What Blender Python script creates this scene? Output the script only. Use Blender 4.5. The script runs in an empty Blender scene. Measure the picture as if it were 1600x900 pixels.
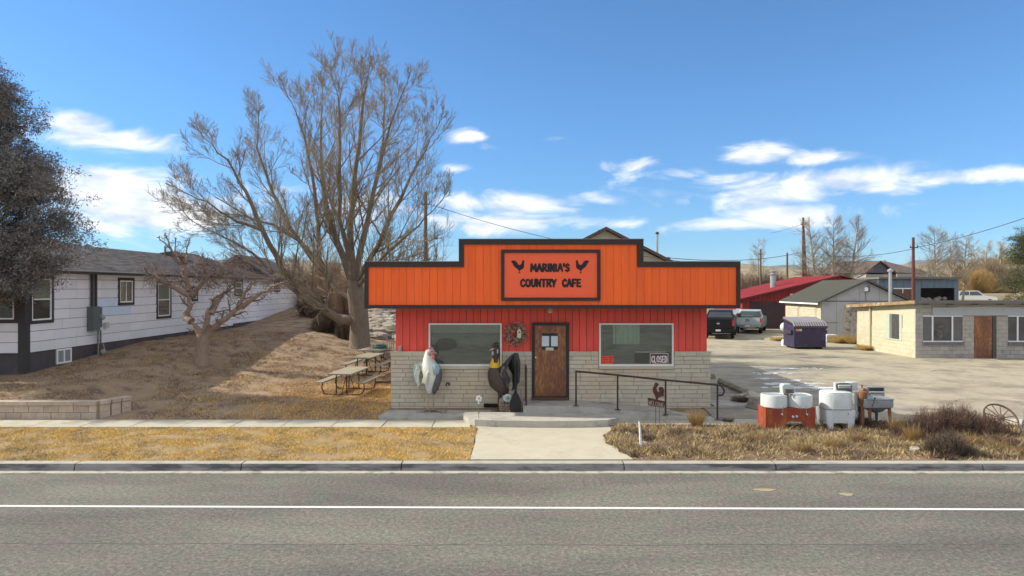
import bpy, math, random
import numpy as np
from mathutils import Vector, Matrix, noise as mnoise

random.seed(7)
R = random.Random(11)
F = 1066.67          # focal length in photo pixels (24 mm on 36 mm, 1600 px)
ZC = 3.7             # height of the camera above the road
scene = bpy.context.scene
COL = scene.collection
rad = math.radians

# ---------------------------------------------------------------- camera
cam_d = bpy.data.cameras.new("camera")
cam_d.lens = 24.0; cam_d.sensor_width = 36.0
cam_d.clip_start = 0.1; cam_d.clip_end = 20000
cam = bpy.data.objects.new("camera", cam_d); COL.objects.link(cam)
cam.location = (0, 0, ZC); cam.rotation_euler = (rad(90), 0, 0)
scene.camera = cam

# ---------------------------------------------------------------- sun, sky, exposure
SUN_DIR = Vector((-1.43, 0.20, 1.0)).normalized()      # towards the sun: left and slightly behind the cafe
sun_el = math.asin(SUN_DIR.z)
sun_az = math.atan2(SUN_DIR.x, SUN_DIR.y)
sd = bpy.data.lights.new("sun", 'SUN'); sd.energy = 2.05; sd.angle = rad(0.6); sd.color = (1.0, 0.93, 0.80)
so = bpy.data.objects.new("sun", sd); COL.objects.link(so)
so.rotation_euler = SUN_DIR.to_track_quat('Z', 'Y').to_euler()
so.location = (-20, 10, 30)

scene.view_settings.view_transform = 'Standard'
scene.view_settings.look = 'None'
scene.view_settings.gamma = 1.0
scene.view_settings.use_curve_mapping = False
scene.view_settings.exposure = 1.6

w = bpy.data.worlds.new("World"); scene.world = w; w.use_nodes = True
nt = w.node_tree; nt.nodes.clear()
N = nt.nodes; L = nt.links
def wm(op, a, b=None, c=None):
    n = N.new('ShaderNodeMath'); n.operation = op
    for i, v in enumerate((a, b, c)):
        if v is None: continue
        if isinstance(v, (int, float)): n.inputs[i].default_value = v
        else: L.new(v, n.inputs[i])
    return n.outputs[0]
out = N.new('ShaderNodeOutputWorld'); bg = N.new('ShaderNodeBackground')
bg.inputs['Strength'].default_value = 0.14
sky = N.new('ShaderNodeTexSky'); sky.sky_type = 'NISHITA'; sky.sun_disc = False
sky.sun_elevation = sun_el; sky.sun_rotation = sun_az
sky.altitude = 1500; sky.air_density = 1.0; sky.dust_density = 0.4; sky.ozone_density = 1.6
tc = N.new('ShaderNodeTexCoord'); sp = N.new('ShaderNodeSeparateXYZ'); L.new(tc.outputs['Generated'], sp.inputs[0])
az = wm('MULTIPLY', wm('ARCTAN2', sp.outputs['X'], sp.outputs['Y']), 57.2958)
el = wm('MULTIPLY', wm('ARCSINE', sp.outputs['Z']), 57.2958)
cb = N.new('ShaderNodeCombineXYZ'); L.new(az, cb.inputs[0]); L.new(wm('MULTIPLY', el, 2.6), cb.inputs[1])
nz = N.new('ShaderNodeTexNoise'); nz.inputs['Scale'].default_value = 0.16; nz.inputs['Detail'].default_value = 12
nz.inputs['Roughness'].default_value = 0.60; nz.inputs['Distortion'].default_value = 0.9; L.new(cb.outputs[0], nz.inputs['Vector'])
nz2 = N.new('ShaderNodeTexNoise'); nz2.inputs['Scale'].default_value = 0.33; nz2.inputs['Detail'].default_value = 6; L.new(cb.outputs[0], nz2.inputs['Vector'])
# clouds of this day: azimuth, elevation (degrees), half widths, weight
def azel(px, py): 
    a = math.atan((px-800)/F); return math.degrees(a), math.degrees(math.atan((450-py)/F*math.cos(a)))
BL = []
for px, py, rx, ry, wt in [(125,196,46,20,1.0),(165,218,95,17,.95),(255,224,50,10,.55),(150,298,95,30,1.15),(215,325,125,34,1.2),(330,318,80,24,.8),(440,300,90,18,.6),(560,330,90,30,.7),
    (800,318,120,18,.95),(770,348,120,20,.95),(880,345,70,16,.7),(985,350,50,10,.55),(735,214,34,12,.75),(765,228,30,7,.6),(712,262,26,7,.5),(870,216,26,5,.42),
    (985,258,50,11,.75),(1040,275,90,13,.75),(1175,245,55,15,.95),(1280,246,60,12,.75),(1150,285,120,16,.85),(1215,305,110,20,.95),(1300,283,110,18,.95),(1440,282,130,13,.85),
    (1550,272,75,14,.9),(1250,335,95,20,1.0),(1130,352,100,12,.8),(1380,325,60,10,.3)]:
    a, e = azel(px, py)
    BL.append((a, e, math.degrees(rx/F)*.95, math.degrees(ry/F), wt))
tot = None
for a, e, ra, re, wt in BL:
    dx = wm('MULTIPLY', wm('SUBTRACT', az, a), 1/ra); dy = wm('MULTIPLY', wm('SUBTRACT', el, e), 1/re)
    q = wm('MULTIPLY', wm('EXPONENT', wm('MULTIPLY', wm('ADD', wm('MULTIPLY', dx, dx), wm('MULTIPLY', dy, dy)), -0.8)), wt)
    tot = q if tot is None else wm('MAXIMUM', tot, q)
# denser cloud added outside the picture, overhead too, to brighten the shade
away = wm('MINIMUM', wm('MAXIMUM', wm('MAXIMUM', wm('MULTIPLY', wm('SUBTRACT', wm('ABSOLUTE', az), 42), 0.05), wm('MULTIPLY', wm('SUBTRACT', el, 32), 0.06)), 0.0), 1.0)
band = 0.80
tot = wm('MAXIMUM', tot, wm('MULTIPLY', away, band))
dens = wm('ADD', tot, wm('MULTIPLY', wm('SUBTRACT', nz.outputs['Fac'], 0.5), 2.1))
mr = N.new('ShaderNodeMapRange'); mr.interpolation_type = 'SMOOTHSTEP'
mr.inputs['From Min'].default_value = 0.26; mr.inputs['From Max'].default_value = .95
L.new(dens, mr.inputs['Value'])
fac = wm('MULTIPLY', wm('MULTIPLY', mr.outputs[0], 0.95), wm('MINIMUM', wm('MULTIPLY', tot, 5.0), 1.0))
cr = N.new('ShaderNodeValToRGB'); L.new(wm('ADD', wm('MULTIPLY', nz2.outputs['Fac'], 0.9), wm('MULTIPLY', nz.outputs['Fac'], 0.3)), cr.inputs['Fac'])
cr.color_ramp.elements[0].position = 0.44; cr.color_ramp.elements[0].color = (1.75, 1.95, 2.25, 1)
cr.color_ramp.elements[1].position = 0.68; cr.color_ramp.elements[1].color = (2.9, 2.93, 2.98, 1)
# Slightly fuller blue as the photograph's air: a tint on the whole sky
tint = N.new('ShaderNodeMix'); tint.data_type = 'RGBA'; tint.blend_type = 'MULTIPLY'; tint.inputs['Factor'].default_value = 1
L.new(sky.outputs[0], tint.inputs['A'])
tr = N.new('ShaderNodeValToRGB'); L.new(wm('DIVIDE', el, 45), tr.inputs['Fac'])
te = tr.color_ramp.elements; te[0].position = 0.0; te[0].color = (.130, .238, .335, 1); te[1].position = 1.0; te[1].color = (.238, .385, .48, 1); tk = te.new(.3); tk.color = (.192, .328, .43, 1)
L.new(tr.outputs[0], tint.inputs['B'])
mx = N.new('ShaderNodeMix'); mx.data_type = 'RGBA'
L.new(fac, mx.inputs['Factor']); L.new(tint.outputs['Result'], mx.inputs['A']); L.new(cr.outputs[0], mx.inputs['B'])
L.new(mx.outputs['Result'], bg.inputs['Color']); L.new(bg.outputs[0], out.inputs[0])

# ---------------------------------------------------------------- helpers
def P(px, py, Y): return Vector(((px-800)/F*Y, Y, ZC-(py-450)/F*Y))
def X(px, Y): return (px-800)/F*Y
def Z(py, Y): return ZC-(py-450)/F*Y
def sm(a, b, x):
    t = min(max((x-a)/(b-a), 0.0), 1.0); return t*t*(3-2*t)

def ground_z(x, y):
    if y < 13.8: return 0.0
    z = .13 + .05*sm(14, 17.2, y) + .12*sm(18.0, 19.2, y)
    # left lawn mound
    wl = sm(-4.2, -12.5, x)
    zl = .2 + .075*max(y-18.1, 0); zl = min(zl, 1.42)
    zw = .64 + .075*max(y-18.5, 0) if y > 18.45 else .2
    zw = min(zw, 1.42)
    zl = zl + (zw-zl)*sm(-11.2, -12.8, x)
    if y > 17.3: z = z + (zl-z)*wl
    # slope behind the big tree
    b = sm(37, 52, y)*sm(2, -5, x)
    z += b*1.0
    z += sm(58, 100, y)*2.3*sm(-40, -10, x) if x < 3 else sm(60, 100, y)*2.6
    z += sm(100, 600, y)*2.5
    return z

MATS = {}
def mat(name, c1, c2=None, scale=6.0, rough=.8, bump=.0, bscale=40.0, metal=0.0, isl=0.0, objv=0.0, c3=None, s3=1.0, t3=.55, spec=.3, stretch=None, det=6):
    """procedural paint / stone / grass: two-tone noise, patches of a third colour, fine relief"""
    if name in MATS: return MATS[name]
    m = bpy.data.materials.new(name); m.use_nodes = True; t = m.node_tree; n = t.nodes; l = t.links
    b = n['Principled BSDF']; b.inputs['Roughness'].default_value = rough; b.inputs['Metallic'].default_value = metal
    b.inputs['Specular IOR Level'].default_value = spec
    if c2 is None: c2 = tuple(v*.8 for v in c1)
    geo = n.new('ShaderNodeNewGeometry'); vec = geo.outputs['Position']
    if stretch:
        vm = n.new('ShaderNodeVectorMath'); vm.operation = 'MULTIPLY'; vm.inputs[1].default_value = stretch; l.new(vec, vm.inputs[0]); vec = vm.outputs[0]
    nz = n.new('ShaderNodeTexNoise'); nz.inputs['Scale'].default_value = scale; nz.inputs['Detail'].default_value = det; nz.inputs['Roughness'].default_value = .65
    l.new(vec, nz.inputs['Vector'])
    rp = n.new('ShaderNodeValToRGB'); rp.color_ramp.elements[0].position = .3; rp.color_ramp.elements[1].position = .7
    rp.color_ramp.elements[0].color = (*c1, 1); rp.color_ramp.elements[1].color = (*c2, 1)
    fac = nz.outputs['Fac']
    if isl:
        a = n.new('ShaderNodeMath'); a.operation = 'MULTIPLY_ADD'; a.inputs[1].default_value = isl
        l.new(geo.outputs['Random Per Island'], a.inputs[0])
        s = n.new('ShaderNodeMath'); s.operation = 'MULTIPLY_ADD'; s.inputs[1].default_value = 1-isl*.5; s.inputs[2].default_value = -isl*.25
        l.new(fac, s.inputs[0]); l.new(s.outputs[0], a.inputs[2]); fac = a.outputs[0]
    l.new(fac, rp.inputs['Fac']); col = rp.outputs[0]
    if c3 is not None:
        n3 = n.new('ShaderNodeTexNoise'); n3.inputs['Scale'].default_value = s3; n3.inputs['Detail'].default_value = 5; n3.inputs['Roughness'].default_value = .7
        l.new(vec, n3.inputs['Vector'])
        r3 = n.new('ShaderNodeMapRange'); r3.inputs['From Min'].default_value = t3-.06; r3.inputs['From Max'].default_value = t3+.08
        l.new(n3.outputs['Fac'], r3.inputs['Value'])
        m3 = n.new('ShaderNodeMix'); m3.data_type = 'RGBA'; l.new(r3.outputs[0], m3.inputs['Factor']); l.new(col, m3.inputs['A']); m3.inputs['B'].default_value = (*c3, 1)
        col = m3.outputs['Result']
    if objv:
        oi = n.new('ShaderNodeObjectInfo'); hv = n.new('ShaderNodeHueSaturation')
        mm = n.new('ShaderNodeMapRange'); mm.inputs['To Min'].default_value = 1-objv; mm.inputs['To Max'].default_value = 1+objv
        l.new(oi.outputs['Random'], mm.inputs['Value']); l.new(mm.outputs[0], hv.inputs['Value']); l.new(col, hv.inputs['Color']); col = hv.outputs[0]
    l.new(col, b.inputs['Base Color'])
    if bump:
        bn = n.new('ShaderNodeTexNoise'); bn.inputs['Scale'].default_value = bscale; bn.inputs['Detail'].default_value = 5; l.new(vec, bn.inputs['Vector'])
        bp = n.new('ShaderNodeBump'); bp.inputs['Strength'].default_value = bump; bp.inputs['Distance'].default_value = .02
        l.new(bn.outputs['Fac'], bp.inputs['Height']); l.new(bp.outputs[0], b.inputs['Normal'])
    MATS[name] = m; return m

def glass_mat(name='window_glass', tint=(.92, .94, .92), base=.07):
    if name in MATS: return MATS[name]
    m = bpy.data.materials.new(name); m.use_nodes = True; t = m.node_tree; n = t.nodes; l = t.links; n.clear()
    o = n.new('ShaderNodeOutputMaterial'); tr = n.new('ShaderNodeBsdfTransparent'); tr.inputs[0].default_value = (*tint, 1)
    gl = n.new('ShaderNodeBsdfGlossy'); gl.inputs['Roughness'].default_value = .03
    fr = n.new('ShaderNodeFresnel'); fr.inputs[0].default_value = 1.5
    nz = n.new('ShaderNodeTexNoise'); nz.inputs['Scale'].default_value = 1.3; bp = n.new('ShaderNodeBump'); bp.inputs['Strength'].default_value = .15; bp.inputs['Distance'].default_value = .05
    l.new(nz.outputs['Fac'], bp.inputs['Height']); l.new(bp.outputs[0], gl.inputs['Normal'])
    ad = n.new('ShaderNodeMath'); ad.operation = 'MULTIPLY_ADD'; ad.inputs[1].default_value = 1.2; ad.inputs[2].default_value = base; l.new(fr.outputs[0], ad.inputs[0])
    mx = n.new('ShaderNodeMixShader'); l.new(ad.outputs[0], mx.inputs[0]); l.new(tr.outputs[0], mx.inputs[1]); l.new(gl.outputs[0], mx.inputs[2]); l.new(mx.outputs[0], o.inputs[0])
    MATS[name] = m; return m

def wloc(o):
    v = Vector((0, 0, 0))
    while o is not None: v = v + o.location; o = o.parent
    return v

class MB:
    def __init__(s): s.v = []; s.f = []
    def add(s, vs, fs):
        b = len(s.v); s.v.extend([tuple(p) for p in vs]); s.f.extend([tuple(i+b for i in q) for q in fs]); return s
    def box(s, x0, x1, y0, y1, z0, z1):
        return s.add([(x0,y0,z0),(x1,y0,z0),(x1,y1,z0),(x0,y1,z0),(x0,y0,z1),(x1,y0,z1),(x1,y1,z1),(x0,y1,z1)],
                     [(0,3,2,1),(4,5,6,7),(0,1,5,4),(1,2,6,5),(2,3,7,6),(3,0,4,7)])
    def cbox(s, c, d, rz=0, M=None):
        hx, hy, hz = d[0]/2, d[1]/2, d[2]/2
        m = M if M is not None else Matrix.Rotation(rz, 3, 'Z')
        vs = [Vector(c)+m @ Vector((a*hx, b*hy, e*hz)) for e in (-1,1) for a, b in ((-1,-1),(1,-1),(1,1),(-1,1))]
        return s.add(vs, [(0,3,2,1),(4,5,6,7),(0,1,5,4),(1,2,6,5),(2,3,7,6),(3,0,4,7)])
    def tube(s, pts, r, n=6, cap=True, sx=1.0, up=None):
        pts = [Vector(p) for p in pts]; k = len(pts)
        if not hasattr(r, '__len__'): r = [r]*k
        b = len(s.v); prev = None
        for i, p in enumerate(pts):
            d = (pts[min(i+1, k-1)]-pts[max(i-1, 0)])
            if d.length < 1e-9: d = Vector((0,0,1))
            d.normalize()
            if prev is None:
                a = Vector(up) if up else (Vector((0,0,1)) if abs(d.z) < .9 else Vector((1,0,0)))
                u = d.cross(a).normalized()
            else: u = (prev-d*prev.dot(d)).normalized()
            prev = u; vv = d.cross(u)
            for j in range(n):
                t = 2*math.pi*j/n; q = p+u*(math.cos(t)*r[i]*sx)+vv*(math.sin(t)*r[i]); s.v.append((q.x, q.y, q.z))
        for i in range(k-1):
            for j in range(n):
                j2 = (j+1) % n; s.f.append((b+i*n+j, b+i*n+j2, b+(i+1)*n+j2, b+(i+1)*n+j))
        if cap: s.f.append(tuple(b+j for j in range(n))[::-1]); s.f.append(tuple(b+(k-1)*n+j for j in range(n)))
        return s
    def loft(s, secs, n=12):
        """secs: (center, u, v) cross-section half axes"""
        b = len(s.v)
        for c, u, v in secs:
            c = Vector(c); u = Vector(u); v = Vector(v)
            for j in range(n):
                t = 2*math.pi*j/n; s.v.append(tuple(c+u*math.cos(t)+v*math.sin(t)))
        k = len(secs)
        for i in range(k-1):
            for j in range(n):
                j2 = (j+1) % n; s.f.append((b+i*n+j, b+i*n+j2, b+(i+1)*n+j2, b+(i+1)*n+j))
        s.f.append(tuple(b+j for j in range(n))[::-1]); s.f.append(tuple(b+(k-1)*n+j for j in range(n)))
        return s
    def lathe(s, c, prof, n=20, M=None):
        c = Vector(c); b = len(s.v); k = len(prof)
        for r, h in prof:
            for j in range(n):
                t = 2*math.pi*j/n; q = Vector((r*math.cos(t), r*math.sin(t), h))
                if M is not None: q = M @ q
                s.v.append(tuple(c+q))
        for i in range(k-1):
            for j in range(n):
                j2 = (j+1) % n; s.f.append((b+i*n+j, b+i*n+j2, b+(i+1)*n+j2, b+(i+1)*n+j))
        s.f.append(tuple(b+j for j in range(n))[::-1]); s.f.append(tuple(b+(k-1)*n+j for j in range(n)))
        return s
    def prism(s, poly, ext):
        """poly: list of 3-D points, pushed along ext"""
        e = Vector(ext); k = len(poly); a = [Vector(p) for p in poly]; vs = a+[p+e for p in a]
        fs = [tuple(range(k)), tuple(range(2*k-1, k-1, -1))]+[(i, i+k, (i+1) % k+k, (i+1) % k) for i in range(k)]
        return s.add(vs, fs)
    def sphere(s, c, r, n=10, m=6, sc=(1,1,1)):
        prof = [(max(r*math.sin(math.pi*i/m), r*.02), -r*math.cos(math.pi*i/m)) for i in range(m+1)]
        M = Matrix.Diagonal(Vector(sc)); return s.lathe(c, prof, n, M)
    def torus(s, c, R0, r, n=28, m=8, M=None, sc=(1,1)):
        c = Vector(c); M = M if M is not None else Matrix.Identity(3); b = len(s.v)
        for i in range(n):
            t = 2*math.pi*i/n
            for j in range(m):
                p = 2*math.pi*j/m; q = Vector(((R0+r*math.cos(p)*sc[0])*math.cos(t), (R0+r*math.cos(p)*sc[0])*math.sin(t), r*math.sin(p)*sc[1])); s.v.append(tuple(c+M @ q))
        for i in range(n):
            for j in range(m): s.f.append((b+i*m+j, b+((i+1) % n)*m+j, b+((i+1) % n)*m+(j+1) % m, b+i*m+(j+1) % m))
        return s
    def build(s, name, m, parent=None, local=False, smooth=False, kind=None, rnd=True):
        me = bpy.data.meshes.new(name)
        vs = s.v
        if parent is not None and not local:
            o = wloc(parent); vs = [(p[0]-o.x, p[1]-o.y, p[2]-o.z) for p in vs]
        me.from_pydata(vs, [], s.f); me.materials.append(m)
        if smooth:
            me.polygons.foreach_set('use_smooth', [True]*len(me.polygons))
            try: me.set_sharp_from_angle(angle=rad(38))
            except Exception: pass
        me.update()
        ob = bpy.data.objects.new(name, me); COL.objects.link(ob)
        if parent is not None: ob.parent = parent
        if kind: ob['kind'] = kind
        return ob

def tag(o, label=None, cat=None, group=None, kind=None):
    if label: o['label'] = label
    if cat: o['category'] = cat
    if group: o['group'] = group
    if kind: o['kind'] = kind
    return o
def top(name, loc, label, cat, group=None, rz=0):
    o = bpy.data.objects.new(name, None); COL.objects.link(o); o.location = loc; o.rotation_euler = (0, 0, rz); o.empty_display_size = .2
    return tag(o, label, cat, group)

UNIT = {}
def unit(m):
    if m.name not in UNIT:
        mb = MB(); mb.box(-.5,.5,-.5,.5,-.5,.5); me = bpy.data.meshes.new('piece_'+m.name); me.from_pydata(mb.v, [], mb.f); me.materials.append(m); UNIT[m.name] = me
    return UNIT[m.name]
def piece(name, parent, x0, x1, y0, y1, z0, z1, m):
    """one box-shaped piece sharing its mesh with its like; world coordinates"""
    o = bpy.data.objects.new(name, unit(m)); COL.objects.link(o); o.parent = parent
    c = Vector(((x0+x1)/2, (y0+y1)/2, (z0+z1)/2)); o.location = c-wloc(parent); o.scale = (abs(x1-x0), abs(y1-y0), abs(z1-z0)); return o
def subtract(r, holes, eps=.012):
    rs = [r]
    for h in holes:
        nr = []
        for (a, b, c, d) in rs:
            if h[1] <= a or h[0] >= b or h[3] <= c or h[2] >= d: nr.append((a, b, c, d)); continue
            if h[0] > a: nr.append((a, h[0], c, d))
            if h[1] < b: nr.append((h[1], b, c, d))
            x0, x1 = max(a, h[0]), min(b, h[1])
            if h[2] > c: nr.append((x0, x1, c, h[2]))
            if h[3] < d: nr.append((x0, x1, h[3], d))
        rs = nr
    return [q for q in rs if q[1]-q[0] > eps and q[3]-q[2] > eps]

# stroke lettering -------------------------------------------------
LET = {
 'A': [[(0,0),(.42,1),(.84,0)],[(.18,.36),(.68,.36)]], 'C': [[(.72,.82),(.45,1),(.14,.8),(.04,.45),(.2,.1),(.5,0),(.76,.2)]],
 'D': [[(.08,0),(.08,1),(.45,.95),(.75,.6),(.7,.25),(.4,0),(.08,0)]], 'E': [[(.7,1),(.1,1),(.1,0),(.72,0)],[(.1,.5),(.6,.5)]],
 'F': [[(.72,1),(.1,1),(.1,0)],[(.1,.5),(.62,.5)]], 'I': [[(.15,0),(.15,1)]], 'L': [[(.1,1),(.1,0),(.65,0)]],
 'M': [[(.05,0),(.12,1),(.5,.3),(.88,1),(.95,0)]], 'N': [[(.08,0),(.08,1),(.7,0),(.7,1)]],
 'O': [[(.42,0),(.1,.2),(.04,.55),(.2,.92),(.48,1),(.76,.8),(.82,.45),(.7,.12),(.42,0)]],
 'R': [[(.08,0),(.1,1),(.55,.98),(.68,.74),(.5,.52),(.12,.48)],[(.35,.48),(.74,0)]],
 'S': [[(.66,.85),(.4,1),(.12,.82),(.2,.58),(.56,.44),(.66,.2),(.4,0),(.06,.12)]], 'T': [[(0,1),(.76,1)],[(.38,1),(.38,0)]],
 'U': [[(.08,1),(.08,.3),(.25,.02),(.52,.04),(.72,.3),(.74,1)]], 'W': [[(0,1),(.25,0),(.48,.7),(.72,0),(1,1)]],
 'Y': [[(0,1),(.38,.48),(.76,1)],[(.38,.5),(.34,0)]], "'": [[(.1,1.05),(.06,.72)]], ' ': []}
WID = {'I': .34, "'": .22, ' ': .55, 'M': 1.04, 'W': 1.04, 'A': .88, 'O': .9}
def lettering(txt, x0, x1, z0, h, y, wd, t=.012, fn=None, rough=.0):
    """text of thick rounded strokes facing -y, from x0 to x1"""
    mb = MB(); gap = .16; tw = sum(WID.get(c, .8)+gap for c in txt)-gap
    sx = (x1-x0)/tw; cx = x0; k = 0
    for ch in txt:
        for st in LET[ch]:
            for (a, b) in zip(st[:-1], st[1:]):
                pa = Vector((cx+a[0]*sx, z0+a[1]*h)); pb = Vector((cx+b[0]*sx, z0+b[1]*h))
                d = (pb-pa); ln = d.length; d.normalize(); nn = Vector((-d.y, d.x))
                w1 = wd*(1+R.uniform(-rough, rough)); w2 = wd*(1+R.uniform(-rough, rough)); pts = []
                for i in range(7):
                    q = math.pi/2+math.pi*i/6; pts.append(pa+(d*math.cos(q)+nn*math.sin(q))*w1/2)
                for i in range(7):
                    q = -math.pi/2+math.pi*i/6; pts.append(pb+(d*math.cos(q)+nn*math.sin(q))*w2/2)
                yy = y-.0006*(k % 7); k += 1
                pol = [Vector((p.x, yy, p.y)) for p in pts]
                if fn: pol = [fn(p) for p in pol]
                mb.prism(pol, (0, t, 0))
        cx += (WID.get(ch, .8)+gap)*sx
    return mb

# foliage / grass ---------------------------------------------------
def blades(points, hmin, hmax, w, lean, rs, fn_h=None):
    """thin triangular blades; points: array (n,3)"""
    n = len(points); p = np.asarray(points, dtype=float)
    h = rs.uniform(hmin, hmax, n)
    if fn_h is not None: h = h*fn_h
    a = rs.uniform(0, 2*np.pi, n); l = rs.uniform(0, lean, n)*h; b = rs.uniform(0, 2*np.pi, n)
    ww = w*rs.uniform(.6, 1.4, n)
    dx, dy = np.cos(a)*ww, np.sin(a)*ww
    v = np.zeros((n, 3, 3)); v[:, 0] = p; v[:, 1] = p; v[:, 2] = p
    v[:, 0, 0] -= dx; v[:, 0, 1] -= dy; v[:, 1, 0] += dx; v[:, 1, 1] += dy
    v[:, 2, 0] += np.cos(b)*l; v[:, 2, 1] += np.sin(b)*l; v[:, 2, 2] += h
    return v.reshape(-1, 3)
def tri_mesh(name, v, m, parent=None, kind=None, k=3):
    n = len(v)//k; me = bpy.data.meshes.new(name)
    if parent is not None: v = v-np.array(wloc(parent))
    me.vertices.add(len(v)); me.vertices.foreach_set('co', np.ascontiguousarray(v, dtype=np.float32).ravel())
    me.loops.add(n*k); me.loops.foreach_set('vertex_index', np.arange(n*k, dtype=np.int32))
    me.polygons.add(n); me.polygons.foreach_set('loop_start', np.arange(0, n*k, k, dtype=np.int32)); me.update(calc_edges=True)
    me.materials.append(m); ob = bpy.data.objects.new(name, me); COL.objects.link(ob)
    if parent is not None: ob.parent = parent
    if kind: ob['kind'] = kind
    return ob
def leaf_quads(c, size, rs):
    n = len(c); a = rs.normal(size=(n, 3)); a /= np.linalg.norm(a, axis=1)[:, None]; b = rs.normal(size=(n, 3)); b -= a*(a*b).sum(1)[:, None]; b /= np.linalg.norm(b, axis=1)[:, None]
    s = size*rs.uniform(.5, 1.4, n)[:, None]; v = np.zeros((n, 3, 3)); v[:, 0] = c-a*s; v[:, 1] = c+b*s*.45; v[:, 2] = c+a*s
    return v.reshape(-1, 3)
def asphalt_mat():
    """worn asphalt: pale and dark aggregate speckle, wheel-track tone changes"""
    m = bpy.data.materials.new('road_asphalt'); m.use_nodes = True; t = m.node_tree; n = t.nodes; l = t.links; b = n['Principled BSDF']; b.inputs['Roughness'].default_value = .9; b.inputs['Specular IOR Level'].default_value = .2
    g = n.new('ShaderNodeNewGeometry')
    def noise(s, d=3, st=None, rr=.6):
        q = n.new('ShaderNodeTexNoise'); q.inputs['Scale'].default_value = s; q.inputs['Detail'].default_value = d; q.inputs['Roughness'].default_value = rr; v = g.outputs['Position']
        if st: vm = n.new('ShaderNodeVectorMath'); vm.operation = 'MULTIPLY'; vm.inputs[1].default_value = st; l.new(v, vm.inputs[0]); v = vm.outputs[0]
        l.new(v, q.inputs['Vector']); return q.outputs['Fac']
    sp = noise(15, 5, None, .95); r = n.new('ShaderNodeValToRGB'); e = r.color_ramp.elements; e[0].position = .30; e[0].color = (.058,.054,.049,1); e[1].position = .70; e[1].color = (.34,.318,.28,1); k = e.new(.5); k.color = (.155,.146,.128,1)
    l.new(sp, r.inputs['Fac'])
    big = noise(.55, 6, (.35,1.2,1)); r2 = n.new('ShaderNodeValToRGB'); e = r2.color_ramp.elements; e[0].position = .35; e[0].color = (.74,.72,.74,1); e[1].position = .65; e[1].color = (1.12,1.12,1.07,1)
    l.new(big, r2.inputs['Fac']); mx = n.new('ShaderNodeMix'); mx.data_type = 'RGBA'; mx.blend_type = 'MULTIPLY'; mx.inputs['Factor'].default_value = 1; l.new(r.outputs[0], mx.inputs['A']); l.new(r2.outputs[0], mx.inputs['B'])
    mid = noise(2.2, 5); r3 = n.new('ShaderNodeValToRGB'); e = r3.color_ramp.elements; e[0].position = .4; e[0].color = (1.03,.98,.98,1); e[1].position = .6; e[1].color = (.95,1.0,.95,1); l.new(mid, r3.inputs['Fac'])
    m2 = n.new('ShaderNodeMix'); m2.data_type = 'RGBA'; m2.blend_type = 'MULTIPLY'; m2.inputs['Factor'].default_value = 1; l.new(mx.outputs['Result'], m2.inputs['A']); l.new(r3.outputs[0], m2.inputs['B'])
    l.new(m2.outputs['Result'], b.inputs['Base Color']); bp = n.new('ShaderNodeBump'); bp.inputs['Strength'].default_value = .6; bp.inputs['Distance'].default_value = .012; l.new(sp, bp.inputs['Height']); l.new(bp.outputs[0], b.inputs['Normal'])
    return m
# ================================================================ SETTING
asphalt = asphalt_mat()
lotm = mat('lot_gravel', (.40,.350,.245), (.31,.27,.195), scale=2.6, rough=.95, bump=.6, bscale=30, c3=(.235,.20,.15), s3=.55, t3=.54, det=14)
lotdark = mat('old_asphalt', (.37,.32,.235), (.29,.25,.19), scale=3, rough=.95, bump=.5, bscale=45, c3=(.20,.18,.155), s3=.9, t3=.55, stretch=(.6,1.6,1), det=9)
earth = mat('dry_earth', (.235,.16,.10), (.36,.26,.16), scale=3.2, rough=.97, bump=.8, bscale=22, c3=(.15,.10,.07), s3=1.6, t3=.55, det=10)
fieldm = mat('dry_field', (.33,.25,.13), (.24,.18,.10), scale=.06, rough=.97, c3=(.20,.16,.09), s3=.03, t3=.5, det=10)
conc = mat('pale_concrete', (.47,.435,.335), (.41,.375,.285), scale=2.2, rough=.9, bump=.25, bscale=60, c3=(.36,.33,.27), s3=1.3, t3=.60, objv=.06)
conc2 = mat('grey_concrete', (.46,.43,.37), (.36,.34,.295), scale=3.5, rough=.9, bump=.35, bscale=50, c3=(.27,.255,.23), s3=1.7, t3=.56)
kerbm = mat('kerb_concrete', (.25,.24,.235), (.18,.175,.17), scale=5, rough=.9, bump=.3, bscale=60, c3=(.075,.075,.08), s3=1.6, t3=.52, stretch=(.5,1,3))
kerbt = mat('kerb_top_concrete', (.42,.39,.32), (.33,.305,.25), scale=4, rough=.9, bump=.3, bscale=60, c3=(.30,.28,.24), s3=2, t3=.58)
linem = mat('white_line_paint', (.72,.72,.70), (.55,.55,.53), scale=25, rough=.7, c3=(.3,.3,.29), s3=30, t3=.70)
soil = mat('verge_soil', (.36,.25,.12), (.20,.14,.075), scale=3, rough=.97, bump=.6, bscale=30)

xs = sorted(set([-2600,-1500,-900,-600,-400,-260,-180,-130,-100,-80,-65,-55,-47] + [round(-42+.6*i, 3) for i in range(142)] + [47,55,65,80,100,130,180,260,400,600,900,1500,2600]))
ys = sorted(set([-60,-20,0,8,13.7,14.1] + [round(14.6+.5*i, 3) for i in range(7)] + [18.2, 18.5] + [round(19+.6*i, 3) for i in range(72)] + [64,67,72,78,85,92,100,115,135,160,200,260,350,500,800,1500,3000,5000]))
def sheet(name, xs, ys, m, dz=0.0, fn=None, keep=None):
    mb = MB(); idx = {}
    for j, y in enumerate(ys):
        for i, x in enumerate(xs):
            z = ground_z(x, y)
            if fn: z = fn(x, y, z)
            mb.v.append((x, y, z+dz))
    n = len(xs)
    for j in range(len(ys)-1):
        for i in range(n-1):
            if keep is None or keep((xs[i]+xs[i+1])/2, (ys[j]+ys[j+1])/2): mb.f.append((j*n+i, j*n+i+1, (j+1)*n+i+1, (j+1)*n+i))
    return mb.build(name, m, smooth=True)
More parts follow.
